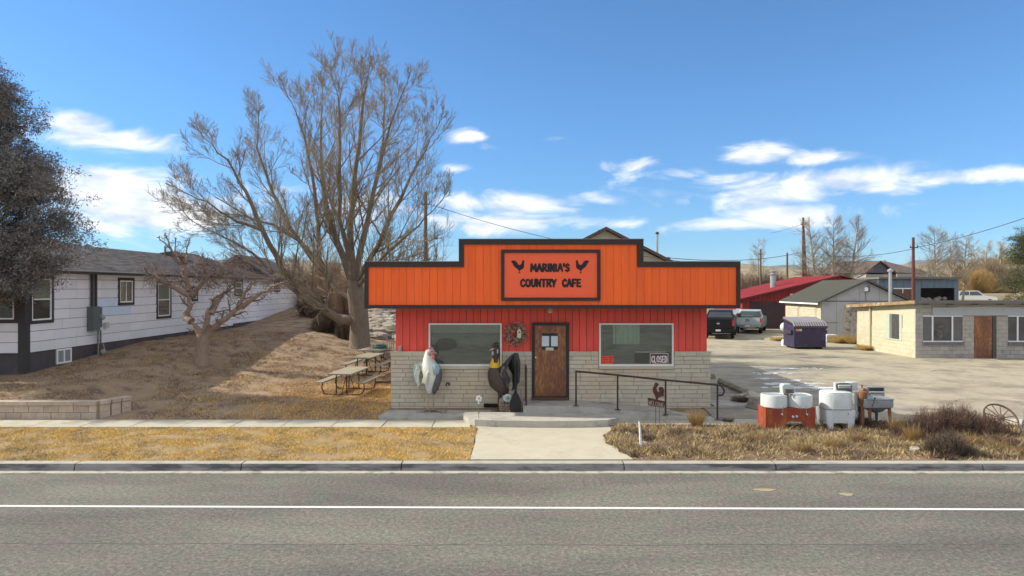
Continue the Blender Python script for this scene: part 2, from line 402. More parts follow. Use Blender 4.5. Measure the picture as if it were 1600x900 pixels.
def gfn(x, y, z):
    if y <= 13.9: return -.05
    a = 0
    if x < -5.5 and y > 19 and y < 64: a = .05*mnoise.noise(Vector((x*.9, y*.9, 0)))+.03*mnoise.noise(Vector((x*2.3, y*2.3, 4)))
    if y > 60: a += .25*mnoise.noise(Vector((x*.05, y*.05, 2)))*sm(60, 120, y)
    if 14 < y < 17.3: a += -.02
    return z+a
tag(sheet('ground', xs, ys, earth, 0, gfn), kind='structure')
# far dry fields
yf = [y for y in ys if y >= 61]
tag(sheet('dry_field', xs, yf, fieldm, .03, gfn), kind='structure')
# parking lot sheet, ragged edge
yl = [y for y in ys if 18.2 <= y <= 64]; xl = [x for x in xs if 5.1 <= x <= 100]
tag(sheet('parking_lot', xl, yl, lotm, .014), kind='structure')
xd = [x for x in xs if 5.1 <= x <= 12.4]; yd = [y for y in ys if 18.2 <= y <= 33]
tag(sheet('asphalt_apron', xd, yd, lotdark, .024, keep=lambda x, y: y < 31.2+.9*math.sin(x*1.3) and (x < 11.2 - max(0, (y-26))*.2 + .7*math.sin(y*1.7))), kind='structure')
# cracks and seams in the lot
cr_ = MB()
def crack(pts, w=.018):
    pp = [Vector(p) for p in pts]; fine = []
    for a, b in zip(pp[:-1], pp[1:]):
        k = max(2, int((b-a).length/.5))
        for i in range(k): q = a.lerp(b, i/k); fine.append(Vector((q.x+R.uniform(-.12,.12), q.y+R.uniform(-.16,.16))))
    fine.append(pp[-1])
    for a, b in zip(fine[:-1], fine[1:]):
        d = (b-a).normalized(); nn = Vector((-d.y, d.x))*w*R.uniform(.4,1.3)
        za, zb = ground_z(a.x, a.y)+.034, ground_z(b.x, b.y)+.034
        cr_.add([(a.x-nn.x, a.y-nn.y, za), (a.x+nn.x, a.y+nn.y, za), (b.x+nn.x, b.y+nn.y, zb), (b.x-nn.x, b.y-nn.y, zb)], [(0,1,2,3)])
for ln in ([(12.5,23.6),(14,22.8),(16.4,23.3),(18.2,22.6)], [(12.8,19.9),(13.6,20.8),(15.8,20.2),(17.5,21.4)], [(8.4,26.6),(10,25.2),(12.5,23.6)], [(14,29.3),(17,27.8),(19.6,28.6)], [(18.2,22.6),(19.5,24.4),(21,25)],
           [(8.5,31.6),(10,33.2),(14,31.8)], [(14,34.6),(16,33.2)], [(15.8,20.2),(16.2,18.6)]):
    crack([Vector(p) for p in ln])
tag(cr_.build('pavement_crack', mat('crack_dark', (.22,.185,.13), (.28,.24,.17))), kind='stuff')

# road: one sheet, crowned slightly, with the edge line laid on it
mb = MB(); mb.add([(-400,-60,0.0),(400,-60,0.0),(400,13.72,.0),(-400,13.72,.0)], [(0,1,2,3)])
tag(mb.build('road', asphalt), kind='structure')
mb = MB(); y0 = 11.44; s_ = -.0105
mb.add([(-200,y0-s_*-200*-1,.005),(200,y0+s_*200,.005),(200,y0+s_*200+.09,.005),(-200,y0+s_*-200+.09,.005)], [(0,1,2,3)])
tag(mb.build('road_edge_line', linem), kind='structure')
mb = MB()
for px, py, wx in ((1195,766,.20),(1323,773,.12)):
    d = ZC*F/(py-450); x = X(px, d)
    mb.prism([(x+wx*math.cos(t)*(1+.3*math.sin(3*t)), d+.10*math.sin(t), .004) for t in [i*.5236 for i in range(12)]], (0,0,.003))
tag(mb.build('paint_mark', mat('old_yellow_paint', (.50,.38,.17), (.26,.22,.15), scale=30, c3=(.2,.19,.16), s3=25, t3=.5)), kind='structure')
# tar seams and hairline cracks on the road
cr2 = MB()
def seam(pts, wd):
    pp = []
    for a, b in zip(pts[:-1], pts[1:]):
        k = max(2, int(math.dist(a, b)/.35))
        for i in range(k): pp.append((a[0]+(b[0]-a[0])*i/k+R.uniform(-.02,.02), a[1]+(b[1]-a[1])*i/k+R.uniform(-.03,.03)))
    pp.append(pts[-1])
    for a, b in zip(pp[:-1], pp[1:]):
        dx, dy = b[0]-a[0], b[1]-a[1]; q = math.hypot(dx, dy); nx, ny = -dy/q*wd*R.uniform(.4,1.2), dx/q*wd*R.uniform(.4,1.2)
        cr2.add([(a[0]-nx,a[1]-ny,.004),(a[0]+nx,a[1]+ny,.004),(b[0]+nx,b[1]+ny,.004),(b[0]-nx,b[1]-ny,.004)], [(0,1,2,3)])
seam([(-30,9.86),(-9,9.9),(0,9.83),(9,9.88),(30,9.8)], .008); seam([(8.5,12.9),(9.2,12.2),(8.9,11.6)], .006)
tag(cr2.build('road_crack', mat('tar_dark', (.13,.12,.105), (.16,.15,.135), scale=9)), kind='stuff')
# gutter and kerb
gut = MB(); gut.box(-60,60,13.58,13.80,-.1,.012)
tag(gut.build('gutter', mat('gutter_concrete', (.44,.41,.335), (.35,.325,.265), scale=7, rough=.9, bump=.3, c3=(.2,.185,.16), s3=3, t3=.56)), kind='structure')
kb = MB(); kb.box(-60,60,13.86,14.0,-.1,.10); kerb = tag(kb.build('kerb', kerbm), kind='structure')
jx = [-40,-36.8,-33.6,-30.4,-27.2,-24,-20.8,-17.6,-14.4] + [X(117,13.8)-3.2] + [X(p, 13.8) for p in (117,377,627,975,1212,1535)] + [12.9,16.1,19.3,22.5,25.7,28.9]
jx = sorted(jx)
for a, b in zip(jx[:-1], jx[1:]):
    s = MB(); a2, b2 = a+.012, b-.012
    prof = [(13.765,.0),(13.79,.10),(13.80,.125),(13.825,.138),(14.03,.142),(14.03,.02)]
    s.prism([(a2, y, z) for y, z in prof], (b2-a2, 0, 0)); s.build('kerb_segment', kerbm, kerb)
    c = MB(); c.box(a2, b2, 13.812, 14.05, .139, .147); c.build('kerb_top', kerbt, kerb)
# sidewalk slabs left of the steps and right of them
sw = MB(); sw.box(-40,-1.0,17.18,18.08,-.02,.13); sw.box(2.7,40,17.45,18.2,-.02,.13); sidewalk = tag(sw.build('sidewalk', conc2), kind='structure')
x = -30.0; off = X(605,18.0); k0 = 0
jts = sorted([off-1.27*i for i in range(-3, 22)])
for a, b in zip(jts[:-1], jts[1:]):
    b = min(b, -1.05)
    if b-a < .1: continue
    piece('slab', sidewalk, a+.012, b-.012, 17.15+R.uniform(-.01,.01), 18.1, .02, .205+R.uniform(-.006,.006), conc)
x = 2.72
while x < 24:
    piece('slab', sidewalk, x+.012, x+1.26, 17.42, 18.22, .02, .21+R.uniform(-.005,.005), conc); x += 1.27
# driveway apron in front of the steps, chipped right edge
def slabpoly(name, poly, z0, z1, m, parent=None):
    s = MB(); s.prism([(p[0], p[1], z1) for p in poly], (0, 0, z0-z1)); return s.build(name, m, parent)
edge = [(2.49,14.06),(2.44,14.4),(2.30,14.7),(2.32,15.1),(2.12,15.5),(2.20,15.9),(2.16,16.3),(2.36,16.7),(2.62,17.3)]
tag(slabpoly('driveway_apron', [(-.86,14.06)]+edge+[(2.7,17.5),(-.92,17.5),(-.84,15.6)], .02, .176, conc), kind='structure')
# patio left of the steps
tag(slabpoly('patio', [(-3.55,18.14),(-3.0,18.12),(-1.6,18.2),(-1.0,18.35),(.3,18.35),(.3,19.36),(-3.42,19.36)], .02, .292, conc2), kind='structure')
# lower curved tread
ft = [(-1.28,17.95),(-1.12,17.60),(-.95,17.42),(-.45,17.30),(.3,17.24),(1.2,17.22),(1.9,17.26),(2.45,17.38),(2.72,17.62),(3.2,17.9),(3.6,18.1),(3.6,18.45),(-1.28,18.45)]
tag(slabpoly('step', ft, .02, .345, conc2), kind='structure')
# landing and ramp to the right, as one solid with a sloping top
rb = MB(); sec = [(.30,.522,18.38),(1.0,.522,18.36),(1.72,.522,18.35),(2.2,.50,18.30),(2.8,.445,18.22),(3.4,.385,18.12),(4.2,.31,17.98),(5.0,.245,17.86),(5.7,.205,17.78)]
for (a, za, ya), (b, zb, yb) in zip(sec[:-1], sec[1:]):
    rb.add([(a,ya,.03),(b,yb,.03),(b,19.345,.03),(a,19.345,.03),(a,ya,za),(b,yb,zb),(b,19.345,zb),(a,19.345,za)],[(4,5,6,7),(0,1,5,4),(2,3,7,6)])
rb.add([(.3,18.38,.03),(.3,19.345,.03),(.3,19.345,.522),(.3,18.38,.522)],[(0,3,2,1)])
tag(rb.build('ramp', conc2), kind='structure')
tag(slabpoly('concrete_pad', [(5.75,19.45),(7.0,19.4),(6.9,20.3),(5.75,20.4)], .1, .36, conc2), kind='structure')

# grassy verge sheet under the blades
tag(sheet('grass_verge', [x for x in xs if -30 <= x <= -.9]+[-.88], [14.02,14.4,15,15.6,16.2,16.8,17.17], soil, .012), kind='structure')
tag(sheet('weedy_verge', [2.5+i*.6 for i in range(40)], [14.06,14.5,15,15.6,16.2,16.8,17.42], mat('weedy_soil', (.20,.135,.085), (.12,.08,.055), scale=5, rough=.97, bump=.8, bscale=30, c3=(.30,.20,.13), s3=2, t3=.58), .014, fn=lambda x, y, z: z+.03*mnoise.noise(Vector((x, y, 1)))*(1 if 14.4<y<17 else 0)), kind='structure')

# hills: ridge sheets with depth, standing where they are
def hill(name, Y0, Y1, tops, m, base=2.0, seed=0, amp=.06):
    """tops: (pixel x, pixel y) outline of the crest seen at Y1"""
    mb = MB(); n = 160; x0 = X(tops[0][0], Y1); x1 = X(tops[-1][0], Y1); rows = 14
    for j in range(rows+6):
        t = j/rows
        for i in range(n+1):
            x = x0+(x1-x0)*i/n; px = 800+x/Y1*F
            for a, b in zip(tops[:-1], tops[1:]):
                if a[0] <= px <= b[0]+.01: q = (px-a[0])/(b[0]-a[0]); py = a[1]+(b[1]-a[1])*q; break
            h = Z(py, Y1); y = Y0+(Y1-Y0)*t
            e = sm(0, 1, t) if t <= 1 else 1-sm(1, 1.45, t)
            z = base+(h-base)*e+(h-base)*amp*mnoise.fractal(Vector((x*6/(Y1-Y0), y*6/(Y1-Y0), seed)), 1, 2, 5)*(e*(1-e)*4+.15)
            mb.v.append((x*(.75+.25*t), y, z))
    for j in range(rows+5):
        for i in range(n): mb.f.append((j*(n+1)+i, j*(n+1)+i+1, (j+1)*(n+1)+i+1, (j+1)*(n+1)+i))
    return tag(mb.build(name, m, smooth=True), kind='structure')
hm1 = mat('tan_hill', (.34,.27,.15), (.25,.20,.115), scale=.02, rough=1, c3=(.13,.115,.07), s3=.05, t3=.52, det=12)
hm2 = mat('mesa_scrub', (.10,.105,.11), (.135,.13,.125), scale=.008, rough=1, c3=(.08,.085,.09), s3=.02, t3=.5, det=12)
hill('hill', 700, 1300, [(-900,430),(-200,424),(300,424),(470,410),(560,418),(900,424),(1040,418),(1150,411),(1200,418),(1260,422),(1330,415),(1430,413),(1500,410),(1560,402),(1650,400),(2300,404),(2900,430)], hm1, seed=3)
hill('mesa', 2600, 3600, [(-1400,430),(-600,414),(100,410),(440,405),(500,408),(700,424),(1040,424),(1180,417),(1205,416),(1232,413),(1265,416),(1290,424),(1390,424),(1425,407),(1480,406),(1600,402),(1900,404),(2600,420)], hm2, seed=9, amp=.04)
# ================================================================ CAFE
YF = 19.42; YB = 19.37; YP = 18.5
bx = lambda px: X(px, 19.4); bz = lambda py: Z(py, 19.4)
px_ = lambda px: X(px, YP); pz = lambda py: Z(py, YP)
orange = mat('orange_board_paint', (.96,.150,.026), (.93,.132,.020), scale=3, rough=.6, bump=.2, bscale=80, objv=.05, stretch=(3,1,.3), c3=(.88,.125,.026), s3=2.2, t3=.54)
red = mat('red_board_paint', (.84,.105,.075), (.74,.088,.062), scale=3, rough=.7, bump=.2, bscale=70, objv=.06, stretch=(4,1,.4), c3=(.76,.105,.08), s3=2.4, t3=.54)
black = mat('black_trim_paint', (.045,.032,.030), (.035,.027,.025), scale=8, rough=.6)
groove = mat('dark_groove', (.10,.02,.015), (.08,.015,.012))
groove_o = mat('orange_groove', (.50,.065,.012), (.42,.055,.01))
brickm = mat('tan_brick', (.58,.515,.405), (.50,.44,.34), scale=5, rough=.92, bump=.5, bscale=60, objv=.08, c3=(.60,.475,.33), s3=.55, t3=.54)
mortar = mat('brick_mortar', (.26,.23,.185), (.31,.275,.22), scale=9, rough=.95)
wframe = mat('white_window_frame', (.80,.79,.70), (.72,.71,.64), rough=.5)
roofm = mat('flat_roof_felt', (.16,.15,.14), (.12,.115,.11), rough=.95)
glass = glass_mat()
slatm = mat('blind_slat', (.44,.44,.38), (.20,.20,.17), scale=3, rough=.6, c3=(.36,.40,.32), s3=.9, t3=.57, stretch=(.5,1,3))
cafe = top('cafe_building', (0, 19.4, .25), 'single storey cafe with orange stepped false front, red boards and tan brick base', 'cafe')
xl_, xr_ = bx(618), bx(1105); bl, br = bx(611), bx(1110)
core = MB(); core.box(xl_+.02, xr_-.02, 19.50, 31.0, .2, 3.35); core.build('wall', mat('side_wall_block', (.36,.33,.27), (.30,.27,.22), scale=4, rough=.9), cafe)
rf = MB(); rf.box(bl-.1, br+.1, 19.0, 31.15, 3.36, 3.52); rf.build('roof', roofm, cafe)
sof = MB(); sof.box(px_(571), px_(1154), YP+.09, 19.5, 3.17, 3.34); sof.build('soffit', black, cafe)
W1 = (bx(670), bx(784), bz(572), bz(505)); W2 = (bx(936), bx(1052), bz(572), bz(505)); DR = (bx(831), bx(889), .3, bz(504))
holes = [W1, W2, DR]; holesb = [(W1[0]-.02, W1[1]+.02, bz(577), 4), (W2[0]-.02, W2[1]+.02, bz(577), 4), DR]
ww_ = (xr_-xl_)/44
bk = MB()
for (a, b, c, d) in subtract((xl_, xr_, 1.85, 3.17), holes): bk.box(a, b, YF+.02, 19.49, c, d)
bk.build('board_backing', groove, cafe)
mo = MB()
for (a, b, c, d) in subtract((bl+.005, br-.005, .2, bz(551)), [(W1[0], W1[1], W1[2], 4), (W2[0], W2[1], W2[2], 4), DR]): mo.box(a, b, YB+.012, 19.485, c, d)
mo.build('mortar_bed', mortar, cafe)
for i in range(44):
    for (a, b, c, d) in subtract((xl_+i*ww_+.006, xl_+(i+1)*ww_-.006, bz(550), 3.165), holes): piece('siding_board', cafe, a, b, YF-R.uniform(0,.003), YF+.03, c, d, red)
cap_z0 = bz(556)
zz = .22; row = 0; ch = (cap_z0-.22)/13; blen = .545
while row < 13:
    x0 = bl-(blen*.5 if row % 2 else 0)-R.uniform(0, .04)
    while x0 < br:
        L_ = blen*R.choice((1, 1, 1, .8, 1.15))
        a, b = max(x0, bl), min(x0+L_, br)
        if b-a > .03:
            for (p, q, r, s) in subtract((a+.005, b-.005, zz+.005, zz+ch-.004), holesb): piece('brick', cafe, p+.002, q-.002, YB-R.uniform(0,.012), 19.45, r+.002, s-.002, brickm)
        x0 += L_
    row += 1; zz += ch
for (a, b, c, d) in subtract((bl-.01, br+.01, cap_z0+.004, bz(550)+.02), [(W1[0]-.02, W1[1]+.02, 0, 4), (W2[0]-.02, W2[1]+.02, 0, 4), DR]):
    x0 = a
    while x0 < b-.02:
        x1 = min(x0+.62, b); piece('cap_brick', cafe, x0+.004, x1-.004, YB-.035, 19.40, c, d, brickm); x0 = x1
# windows
def cafe_window(Wn):
    x0, x1, z0, z1 = Wn; fr = MB(); t = .045; y0, y1 = 19.345, 19.47
    fr.box(x0, x1, y0, y1, z1-t, z1); fr.box(x0, x1, y0, y1, z0, z0+t*1.3); fr.box(x0, x0+t, y0, y1, z0+t*1.3, z1-t); fr.box(x1-t, x1, y0, y1, z0+t*1.3, z1-t)
    w = fr.build('window', wframe, cafe)
    g = MB(); g.box(x0+t, x1-t, 19.400, 19.406, z0+t*1.3, z1-t); g.build('pane', glass, w)
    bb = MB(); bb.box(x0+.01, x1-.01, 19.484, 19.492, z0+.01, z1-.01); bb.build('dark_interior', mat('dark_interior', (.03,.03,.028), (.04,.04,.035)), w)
    s = MB(); n = 34; hz = (z1-z0-.1)/n
    for i in range(n):
        z = z0+.07+i*hz
        s.add([(x0+.05, 19.475, z+hz*.5+.006), (x1-.05, 19.475, z+hz*.5+.006), (x1-.05, 19.455, z-.004), (x0+.05, 19.455, z-.004)], [(0,1,2,3)])
    s.build('blind', slatm, w, kind='stuff')
    sl = MB(); sl.box(x0-.01, x1+.01, YB-.05, 19.36, z0-.075, z0-.004); sl.build('sill', brickm, w)
    return w
w1 = cafe_window(W1); w2 = cafe_window(W2)
# pelmet cloth hanging at the head of the left window, bright curtain behind the right one
c = MB(); c.box(W1[0]+.06, W1[1]-.06, 19.447, 19.453, bz(520), W1[3]-.05); c.build('valance', mat('sage_cloth', (.42,.46,.36), (.33,.37,.29), scale=2, stretch=(3,1,6)), w1)
for a, b in ((958, 962), (963, 1000)):
    c = MB(); c.box(bx(a), bx(b), 19.446, 19.452, bz(538), W2[3]-.05); c.build('curtain', mat('pale_green_cloth', (.56,.70,.54), (.36,.50,.37), scale=2.5, stretch=(6,1,1)), w2)
c = MB(); c.box(bx(992), bx(1048), 19.44, 19.446, bz(571), bz(551)); c.build('dark_card', mat('dark_card', (.008,.008,.008), (.012,.012,.012)), w2)
c = MB(); c.box(bx(992), bx(1040), 19.434, 19.44, bz(551), bz(549.5)); c.build('card_edge', wframe, w2)
# flat dark oval disc behind the left glass
c = MB(); c.lathe((bx(697), 19.447, bz(538)), [(.02,-.004),(.29,-.004),(.30,0),(.02,.004)], 24, Matrix(((1,0,0),(0,0,1),(0,.58,0)))); c.build('dark_oval', mat('dark_shape', (.035,.035,.03), (.05,.05,.045)), w1)
# door
dwood = bpy.data.materials.new('gold_glare_door'); dwood.use_nodes = True
t = dwood.node_tree; n = t.nodes; l = t.links; b = n['Principled BSDF']; b.inputs['Roughness'].default_value = .45; g = n.new('ShaderNodeNewGeometry')
vm = n.new('ShaderNodeVectorMath'); vm.operation = 'MULTIPLY'; vm.inputs[1].default_value = (1, 1, .35); l.new(g.outputs['Position'], vm.inputs[0])
nz_ = n.new('ShaderNodeTexNoise'); nz_.inputs['Scale'].default_value = 22; nz_.inputs['Detail'].default_value = 7; l.new(vm.outputs[0], nz_.inputs['Vector'])
n2 = n.new('ShaderNodeTexNoise'); n2.inputs['Scale'].default_value = 1.7; n2.inputs['Detail'].default_value = 3; l.new(vm.outputs[0], n2.inputs['Vector'])
rp = n.new('ShaderNodeValToRGB'); e = rp.color_ramp.elements; e[0].position = .36; e[0].color = (.10,.034,.018,1); e[1].position = .70; e[1].color = (.46,.21,.055,1); k = e.new(.54); k.color = (.20,.072,.030,1)  # gold end of the ramp paints glare onto the brown leaf
am = n.new('ShaderNodeMath'); am.operation = 'MULTIPLY_ADD'; am.inputs[1].default_value = .45; l.new(nz_.outputs['Fac'], am.inputs[0]); a2 = n.new('ShaderNodeMath'); a2.operation = 'MULTIPLY'; a2.inputs[1].default_value = .62; l.new(n2.outputs['Fac'], a2.inputs[0]); l.new(a2.outputs[0], am.inputs[2]); l.new(am.outputs[0], rp.inputs['Fac']); l.new(rp.outputs[0], b.inputs['Base Color'])
fr = MB(); x0, x1, z0, z1 = DR; z0 = .524
fr.box(x0, x0+.075, 19.33, 19.49, z0, z1); fr.box(x1-.075, x1, 19.33, 19.49, z0, z1); fr.box(x0+.075, x1-.075, 19.33, 19.49, z1-.07, z1)
dfr = fr.build('door_frame', black, cafe)
th = MB(); th.box(x0-.01, x1-.03, 19.27, 19.45, z0, z0+.085); th.build('threshold', mat('rusty_threshold', (.12,.07,.05), (.08,.05,.04), scale=10), dfr)
lf = MB(); lf.box(x0+.08, x1-.08, 19.385, 19.43, z0+.1, z1-.08); door = lf.build('door', dwood, cafe)
hw = MB(); a, b_, c_, d_ = bx(845), bx(873), bz(548), bz(519)
hw.box(a, b_, 19.368, 19.386, d_-.03, d_); hw.box(a, b_, 19.368, 19.386, c_, c_+.03); hw.box(a, a+.03, 19.368, 19.386, c_+.03, d_-.03); hw.box(b_-.03, b_, 19.368, 19.386, c_+.03, d_-.03)
hw.build('window_frame', dwood, door)
g = MB(); g.box(a+.03, b_-.03, 19.376, 19.382, c_+.03, d_-.03); g.build('pane', mat('dark_glass', (.02,.02,.022), (.03,.03,.03), rough=.08, spec=.6), door)
kn = MB(); kn.lathe((bx(837.5), 19.345, bz(564)), [(.012,-.04),(.03,-.025),(.034,0),(.025,.02),(.012,.03)], 12, Matrix(((1,0,0),(0,0,-1),(0,1,0)))); kn.lathe((bx(837), 19.365, bz(558)), [(.028,-.01),(.028,.015)], 12, Matrix(((1,0,0),(0,0,-1),(0,1,0)))); kn.build('knob', mat('brass', (.75,.6,.35), (.6,.5,.3), rough=.25, metal=1), door, smooth=True)
def sheet_on(name, label, cat, px0, px1, py0, py1, Y, m, th=.004):
    s = MB(); s.box(X(px0,Y), X(px1,Y), Y-th, Y, Z(py1,Y), Z(py0,Y)); o = s.build(name, m); return tag(o, label, cat)
paper = mat('notice_paper', (.62,.66,.72), (.55,.60,.66), scale=30, rough=.7)
sheet_on('paper_notice', 'left of two white paper notices taped in the small window of the brown door', 'notice', 846.5, 858, 525, 541, 19.372, paper)
sheet_on('paper_notice', 'right of two white paper notices taped in the small window of the brown door', 'notice', 861, 872, 525, 541, 19.372, paper)
sheet_on('paper_notice', 'small cream card under the two white notices on the brown door', 'notice', 852.5, 865, 543, 547.5, 19.366, mat('cream_card', (.6,.55,.42), (.5,.45,.35)))
# false front: stepped outline
fa_l, fa_r, fb, ft_, ftc, cl, cr2 = px_(570), px_(1156), pz(482), pz(409), pz(374), px_(717), px_(1005)
bk = MB(); bk.box(fa_l+.03, fa_r-.03, YP+.012, YP+.09, fb+.02, ft_-.02); bk.box(cl+.03, cr2-.03, YP+.013, YP+.088, ft_-.02, ftc-.02)
fas = bk.build('false_front', groove_o, cafe)
brc = MB()
for px in (600, 720, 860, 1000, 1120): brc.box(px_(px), px_(px)+.09, YP+.09, 19.3, 3.52, 4.2)
brc.box(fa_l+.06, fa_r-.06, YP+.095, YP+.14, 3.5, 3.6); brc.build('brace', mat('raw_timber', (.3,.22,.14)), cafe)
nb = 48; wb = (fa_r-fa_l-.2)/nb
for i in range(nb):
    x0 = fa_l+.1+i*wb; xc = x0+wb/2; zt = ftc-.13 if cl+.12 < xc < cr2-.12 else ft_-.13
    for (a, b, c, d) in subtract((x0+.003, x0+wb-.003, fb+.09, zt), []): piece('fascia_board', cafe, a, b, YP-.012-R.uniform(0,.003), YP+.011, c, d, orange)
def trim(x0, x1, z0, z1, k=0): piece('trim_board', cafe, x0, x1, YP-.05-.002*k, YP+.02, z0, z1, black)
trim(fa_l, fa_l+.10, fb+.098, ft_-.144, 1); trim(fa_r-.10, fa_r, fb+.098, ft_-.144, 1); trim(fa_l, fa_r, fb, fb+.096)
trim(fa_l, cl+.14, ft_-.142, ft_, 2); trim(cr2-.14, fa_r, ft_-.142, ft_, 2)
trim(cl, cl+.14, ft_+.002, ftc-.142, 1); trim(cr2-.14, cr2, ft_+.002, ftc-.142, 1); trim(cl, cr2, ftc-.14, ftc, 3)
fl = MB(); fl.box(fa_l-.01, cl, YP-.06, YP+.10, ft_+.001, ft_+.016); fl.box(cr2, fa_r+.01, YP-.06, YP+.10, ft_+.001, ft_+.016); fl.box(cl-.01, cr2+.01, YP-.06, YP+.10, ftc+.001, ftc+.016)
fl.build('edge_flashing', mat('grey_flashing', (.30,.27,.25), (.22,.2,.19), rough=.5), cafe)
# sign board
sg = top('cafe_sign', (px_(860), YP-.02, pz(470)), 'red signboard in black frame on the orange front with cafe name and two roosters', 'sign')
ys_ = YP-.03; sz = lambda py: Z(py, ys_); sx_ = lambda px: X(px, ys_)
s = MB(); s.box(sx_(786), sx_(935), ys_-.01, ys_+.02, sz(467), sz(393)); s.build('board', mat('coral_sign_panel', (.95,.14,.055), (.90,.12,.045), scale=2, rough=.5), sg)
s = MB(); a, b, c, d = sx_(783), sx_(938), sz(470), sz(390); t_ = .088
s.box(a, b, ys_-.04, ys_+.02, d-t_, d); s.box(a, b, ys_-.04, ys_+.02, c, c+t_); s.box(a, a+t_, ys_-.04, ys_+.02, c+t_, d-t_); s.box(b-t_, b, ys_-.04, ys_+.02, c+t_, d-t_); s.build('frame', black, sg)
ink = mat('sign_ink', (.022,.02,.022), (.03,.028,.03))
wg = lambda p: p
lettering("MARINIA'S", sx_(829.5), sx_(890), sz(423.5), .182, ys_-.018, .056, rough=.2).build('lettering', ink, sg)
lettering("COUNTRY", sx_(813.5), sx_(869), sz(447.5), .184, ys_-.018, .056, rough=.2).build('lettering', ink, sg)
lettering("CAFE", sx_(879), sx_(907.5), sz(447.5), .184, ys_-.018, .056, rough=.2).build('lettering', ink, sg)
ro = [(168,262),(176,248),(192,242),(222,243),(250,268),(266,300),(292,306),(313,290),(325,247),(333,236),(350,240),(354,262),(349,300),(352,330),(336,358),(300,378),(288,387),(289,405),(303,420),(268,420),(281,405),(275,385),(250,358),(215,332),(200,308),(188,284)]
for mir in (False, True):
    pol = [(780+(x if not mir else (1428-x)+2)/9, 380+y/9) for x, y in ro]
    s = MB(); s.prism([(sx_(p[0]), ys_-.016, sz(p[1])) for p in pol], (0, .01, 0)); s.build('rooster_emblem', ink, sg)
# small things on the facade
s = MB(); s.lathe((bx(859), 19.2, 3.03), [(.02,.14),(.05,.12),(.065,.06),(.075,0),(.05,-.03),(.01,-.035)], 14)
lt = s.build('porch_light', mat('frosted_lamp', (.55,.5,.42), (.45,.4,.35), rough=.3), smooth=True); tag(lt, 'small round unlit lamp under the eave above the brown door', 'lamp')
s = MB(); s.box(bx(622.5), bx(627.5), 19.35, 19.418, bz(548.5), bz(541)); s.box(bx(623.3), bx(626.7), 19.33, 19.351, bz(545), bz(542)); tag(s.build('outlet_box', mat('grey_plastic', (.42,.4,.36))), 'small grey outlet cover at lower left of the red boards', 'outlet')
o = top('hose_tap', (bx(700), 19.36, bz(600)), 'small round tap in the brick between the two rooster statues', 'tap')
s = MB(); s.lathe((bx(700), 19.35, bz(600)), [(.055,-.015),(.06,0),(.05,.012)], 14, Matrix(((1,0,0),(0,0,-1),(0,1,0)))); s.build('plate', mat('dark_metal', (.06,.05,.045), (.09,.07,.06), rough=.5, metal=.5), o)
s = MB(); s.tube([(bx(700),19.34,bz(600)),(bx(700),19.27,bz(600)),(bx(700),19.25,bz(602))], .02, 8); s.build('spout', mat('pale_metal', (.6,.58,.55), rough=.4, metal=.8), o)
s = MB(); s.box(bx(756), bx(778), 19.33, 19.362, bz(636), bz(630)); 
for i in range(4): s.box(bx(756), bx(778), 19.31, 19.331, bz(635.5)+i*.025, bz(635.5)+i*.025+.012)
tag(s.build('crawl_vent', mat('vent_black', (.02,.018,.016), (.03,.025,.02))), 'dark louvred vent low in the brick behind the dark rooster', 'vent')
# wreath
wr = top('wreath', (bx(805), 19.36, bz(541)), 'round dried flower wreath hung on red boards left of the door', 'wreath')
rs = np.random.RandomState(4); n = 3200; th_ = rs.uniform(0, 6.283, n); rr = .225+rs.normal(0, .055, n); rr = np.clip(rr, .08, .36)
c = np.stack([bx(806)+rr*np.cos(th_), 19.30+rs.normal(0, .028, n), bz(522)+rr*np.sin(th_)], 1); c[:, 1] = np.minimum(c[:, 1], 19.37)
wc = mat('wreath_husks', (.26,.045,.035), (.70,.50,.36), scale=1, isl=1.4, rough=.8)
tri_mesh('dried_flowers', leaf_quads(c, .035, rs), wc, wr)
s = MB(); s.torus((bx(806), 19.335, bz(522)), .22, .045, 30, 8, Matrix(((1,0,0),(0,0,-1),(0,1,0)))); s.build('ring', mat('wreath_core', (.13,.05,.04), (.2,.1,.07)), wr)
s = MB(); xx, zz_ = bx(811), bz(524); s.prism([(xx-.055,19.22,zz_-.06),(xx+.055,19.22,zz_-.06),(xx+.055,19.22,zz_+.14),(xx,19.22,zz_+.22),(xx-.055,19.22,zz_+.14)], (0,.07,0)); s.build('birdhouse', mat('pale_green_paint', (.55,.66,.45), (.45,.55,.42), scale=12), wr)
s = MB(); s.lathe((xx, 19.215, zz_+.10), [(.018,-.004),(.018,.006)], 10, Matrix(((1,0,0),(0,0,-1),(0,1,0)))); s.build('hole', black, wr)
# window stickers and CLOSED sign
cs = top('closed_sign', (bx(1029), 19.4, bz(572)), 'maroon and white CLOSED sign inside the right window', 'sign')
yc = 19.396; m_ = mat('maroon_sign', (.16,.03,.028), (.12,.022,.02), rough=.4); wp = mat('sign_white', (.75,.72,.66), (.65,.62,.56))
s = MB(); s.box(bx(1015.5), bx(1044), yc-.004, yc, bz(571), bz(552)); s.build('board', wp, cs)
s = MB(); s.box(bx(1016.3), bx(1043.2), yc-.007, yc-.004, bz(570.3), bz(552.8)); s.build('panel', m_, cs)
lettering('CLOSED', bx(1018), bx(1042), bz(566), .175, yc-.012, .028, .004).build('lettering', wp, cs)
s = MB(); s.box(bx(1019), bx(1041), yc-.010, yc-.007, bz(569.2), bz(568.2)); s.build('underline', wp, cs)
ds = top('red_decal', (bx(949), 19.4, bz(569)), 'pair of bright red stickers in lower left corner of the right window', 'sticker')
rd = mat('decal_red', (.85,.10,.06), (.75,.08,.05), rough=.4)
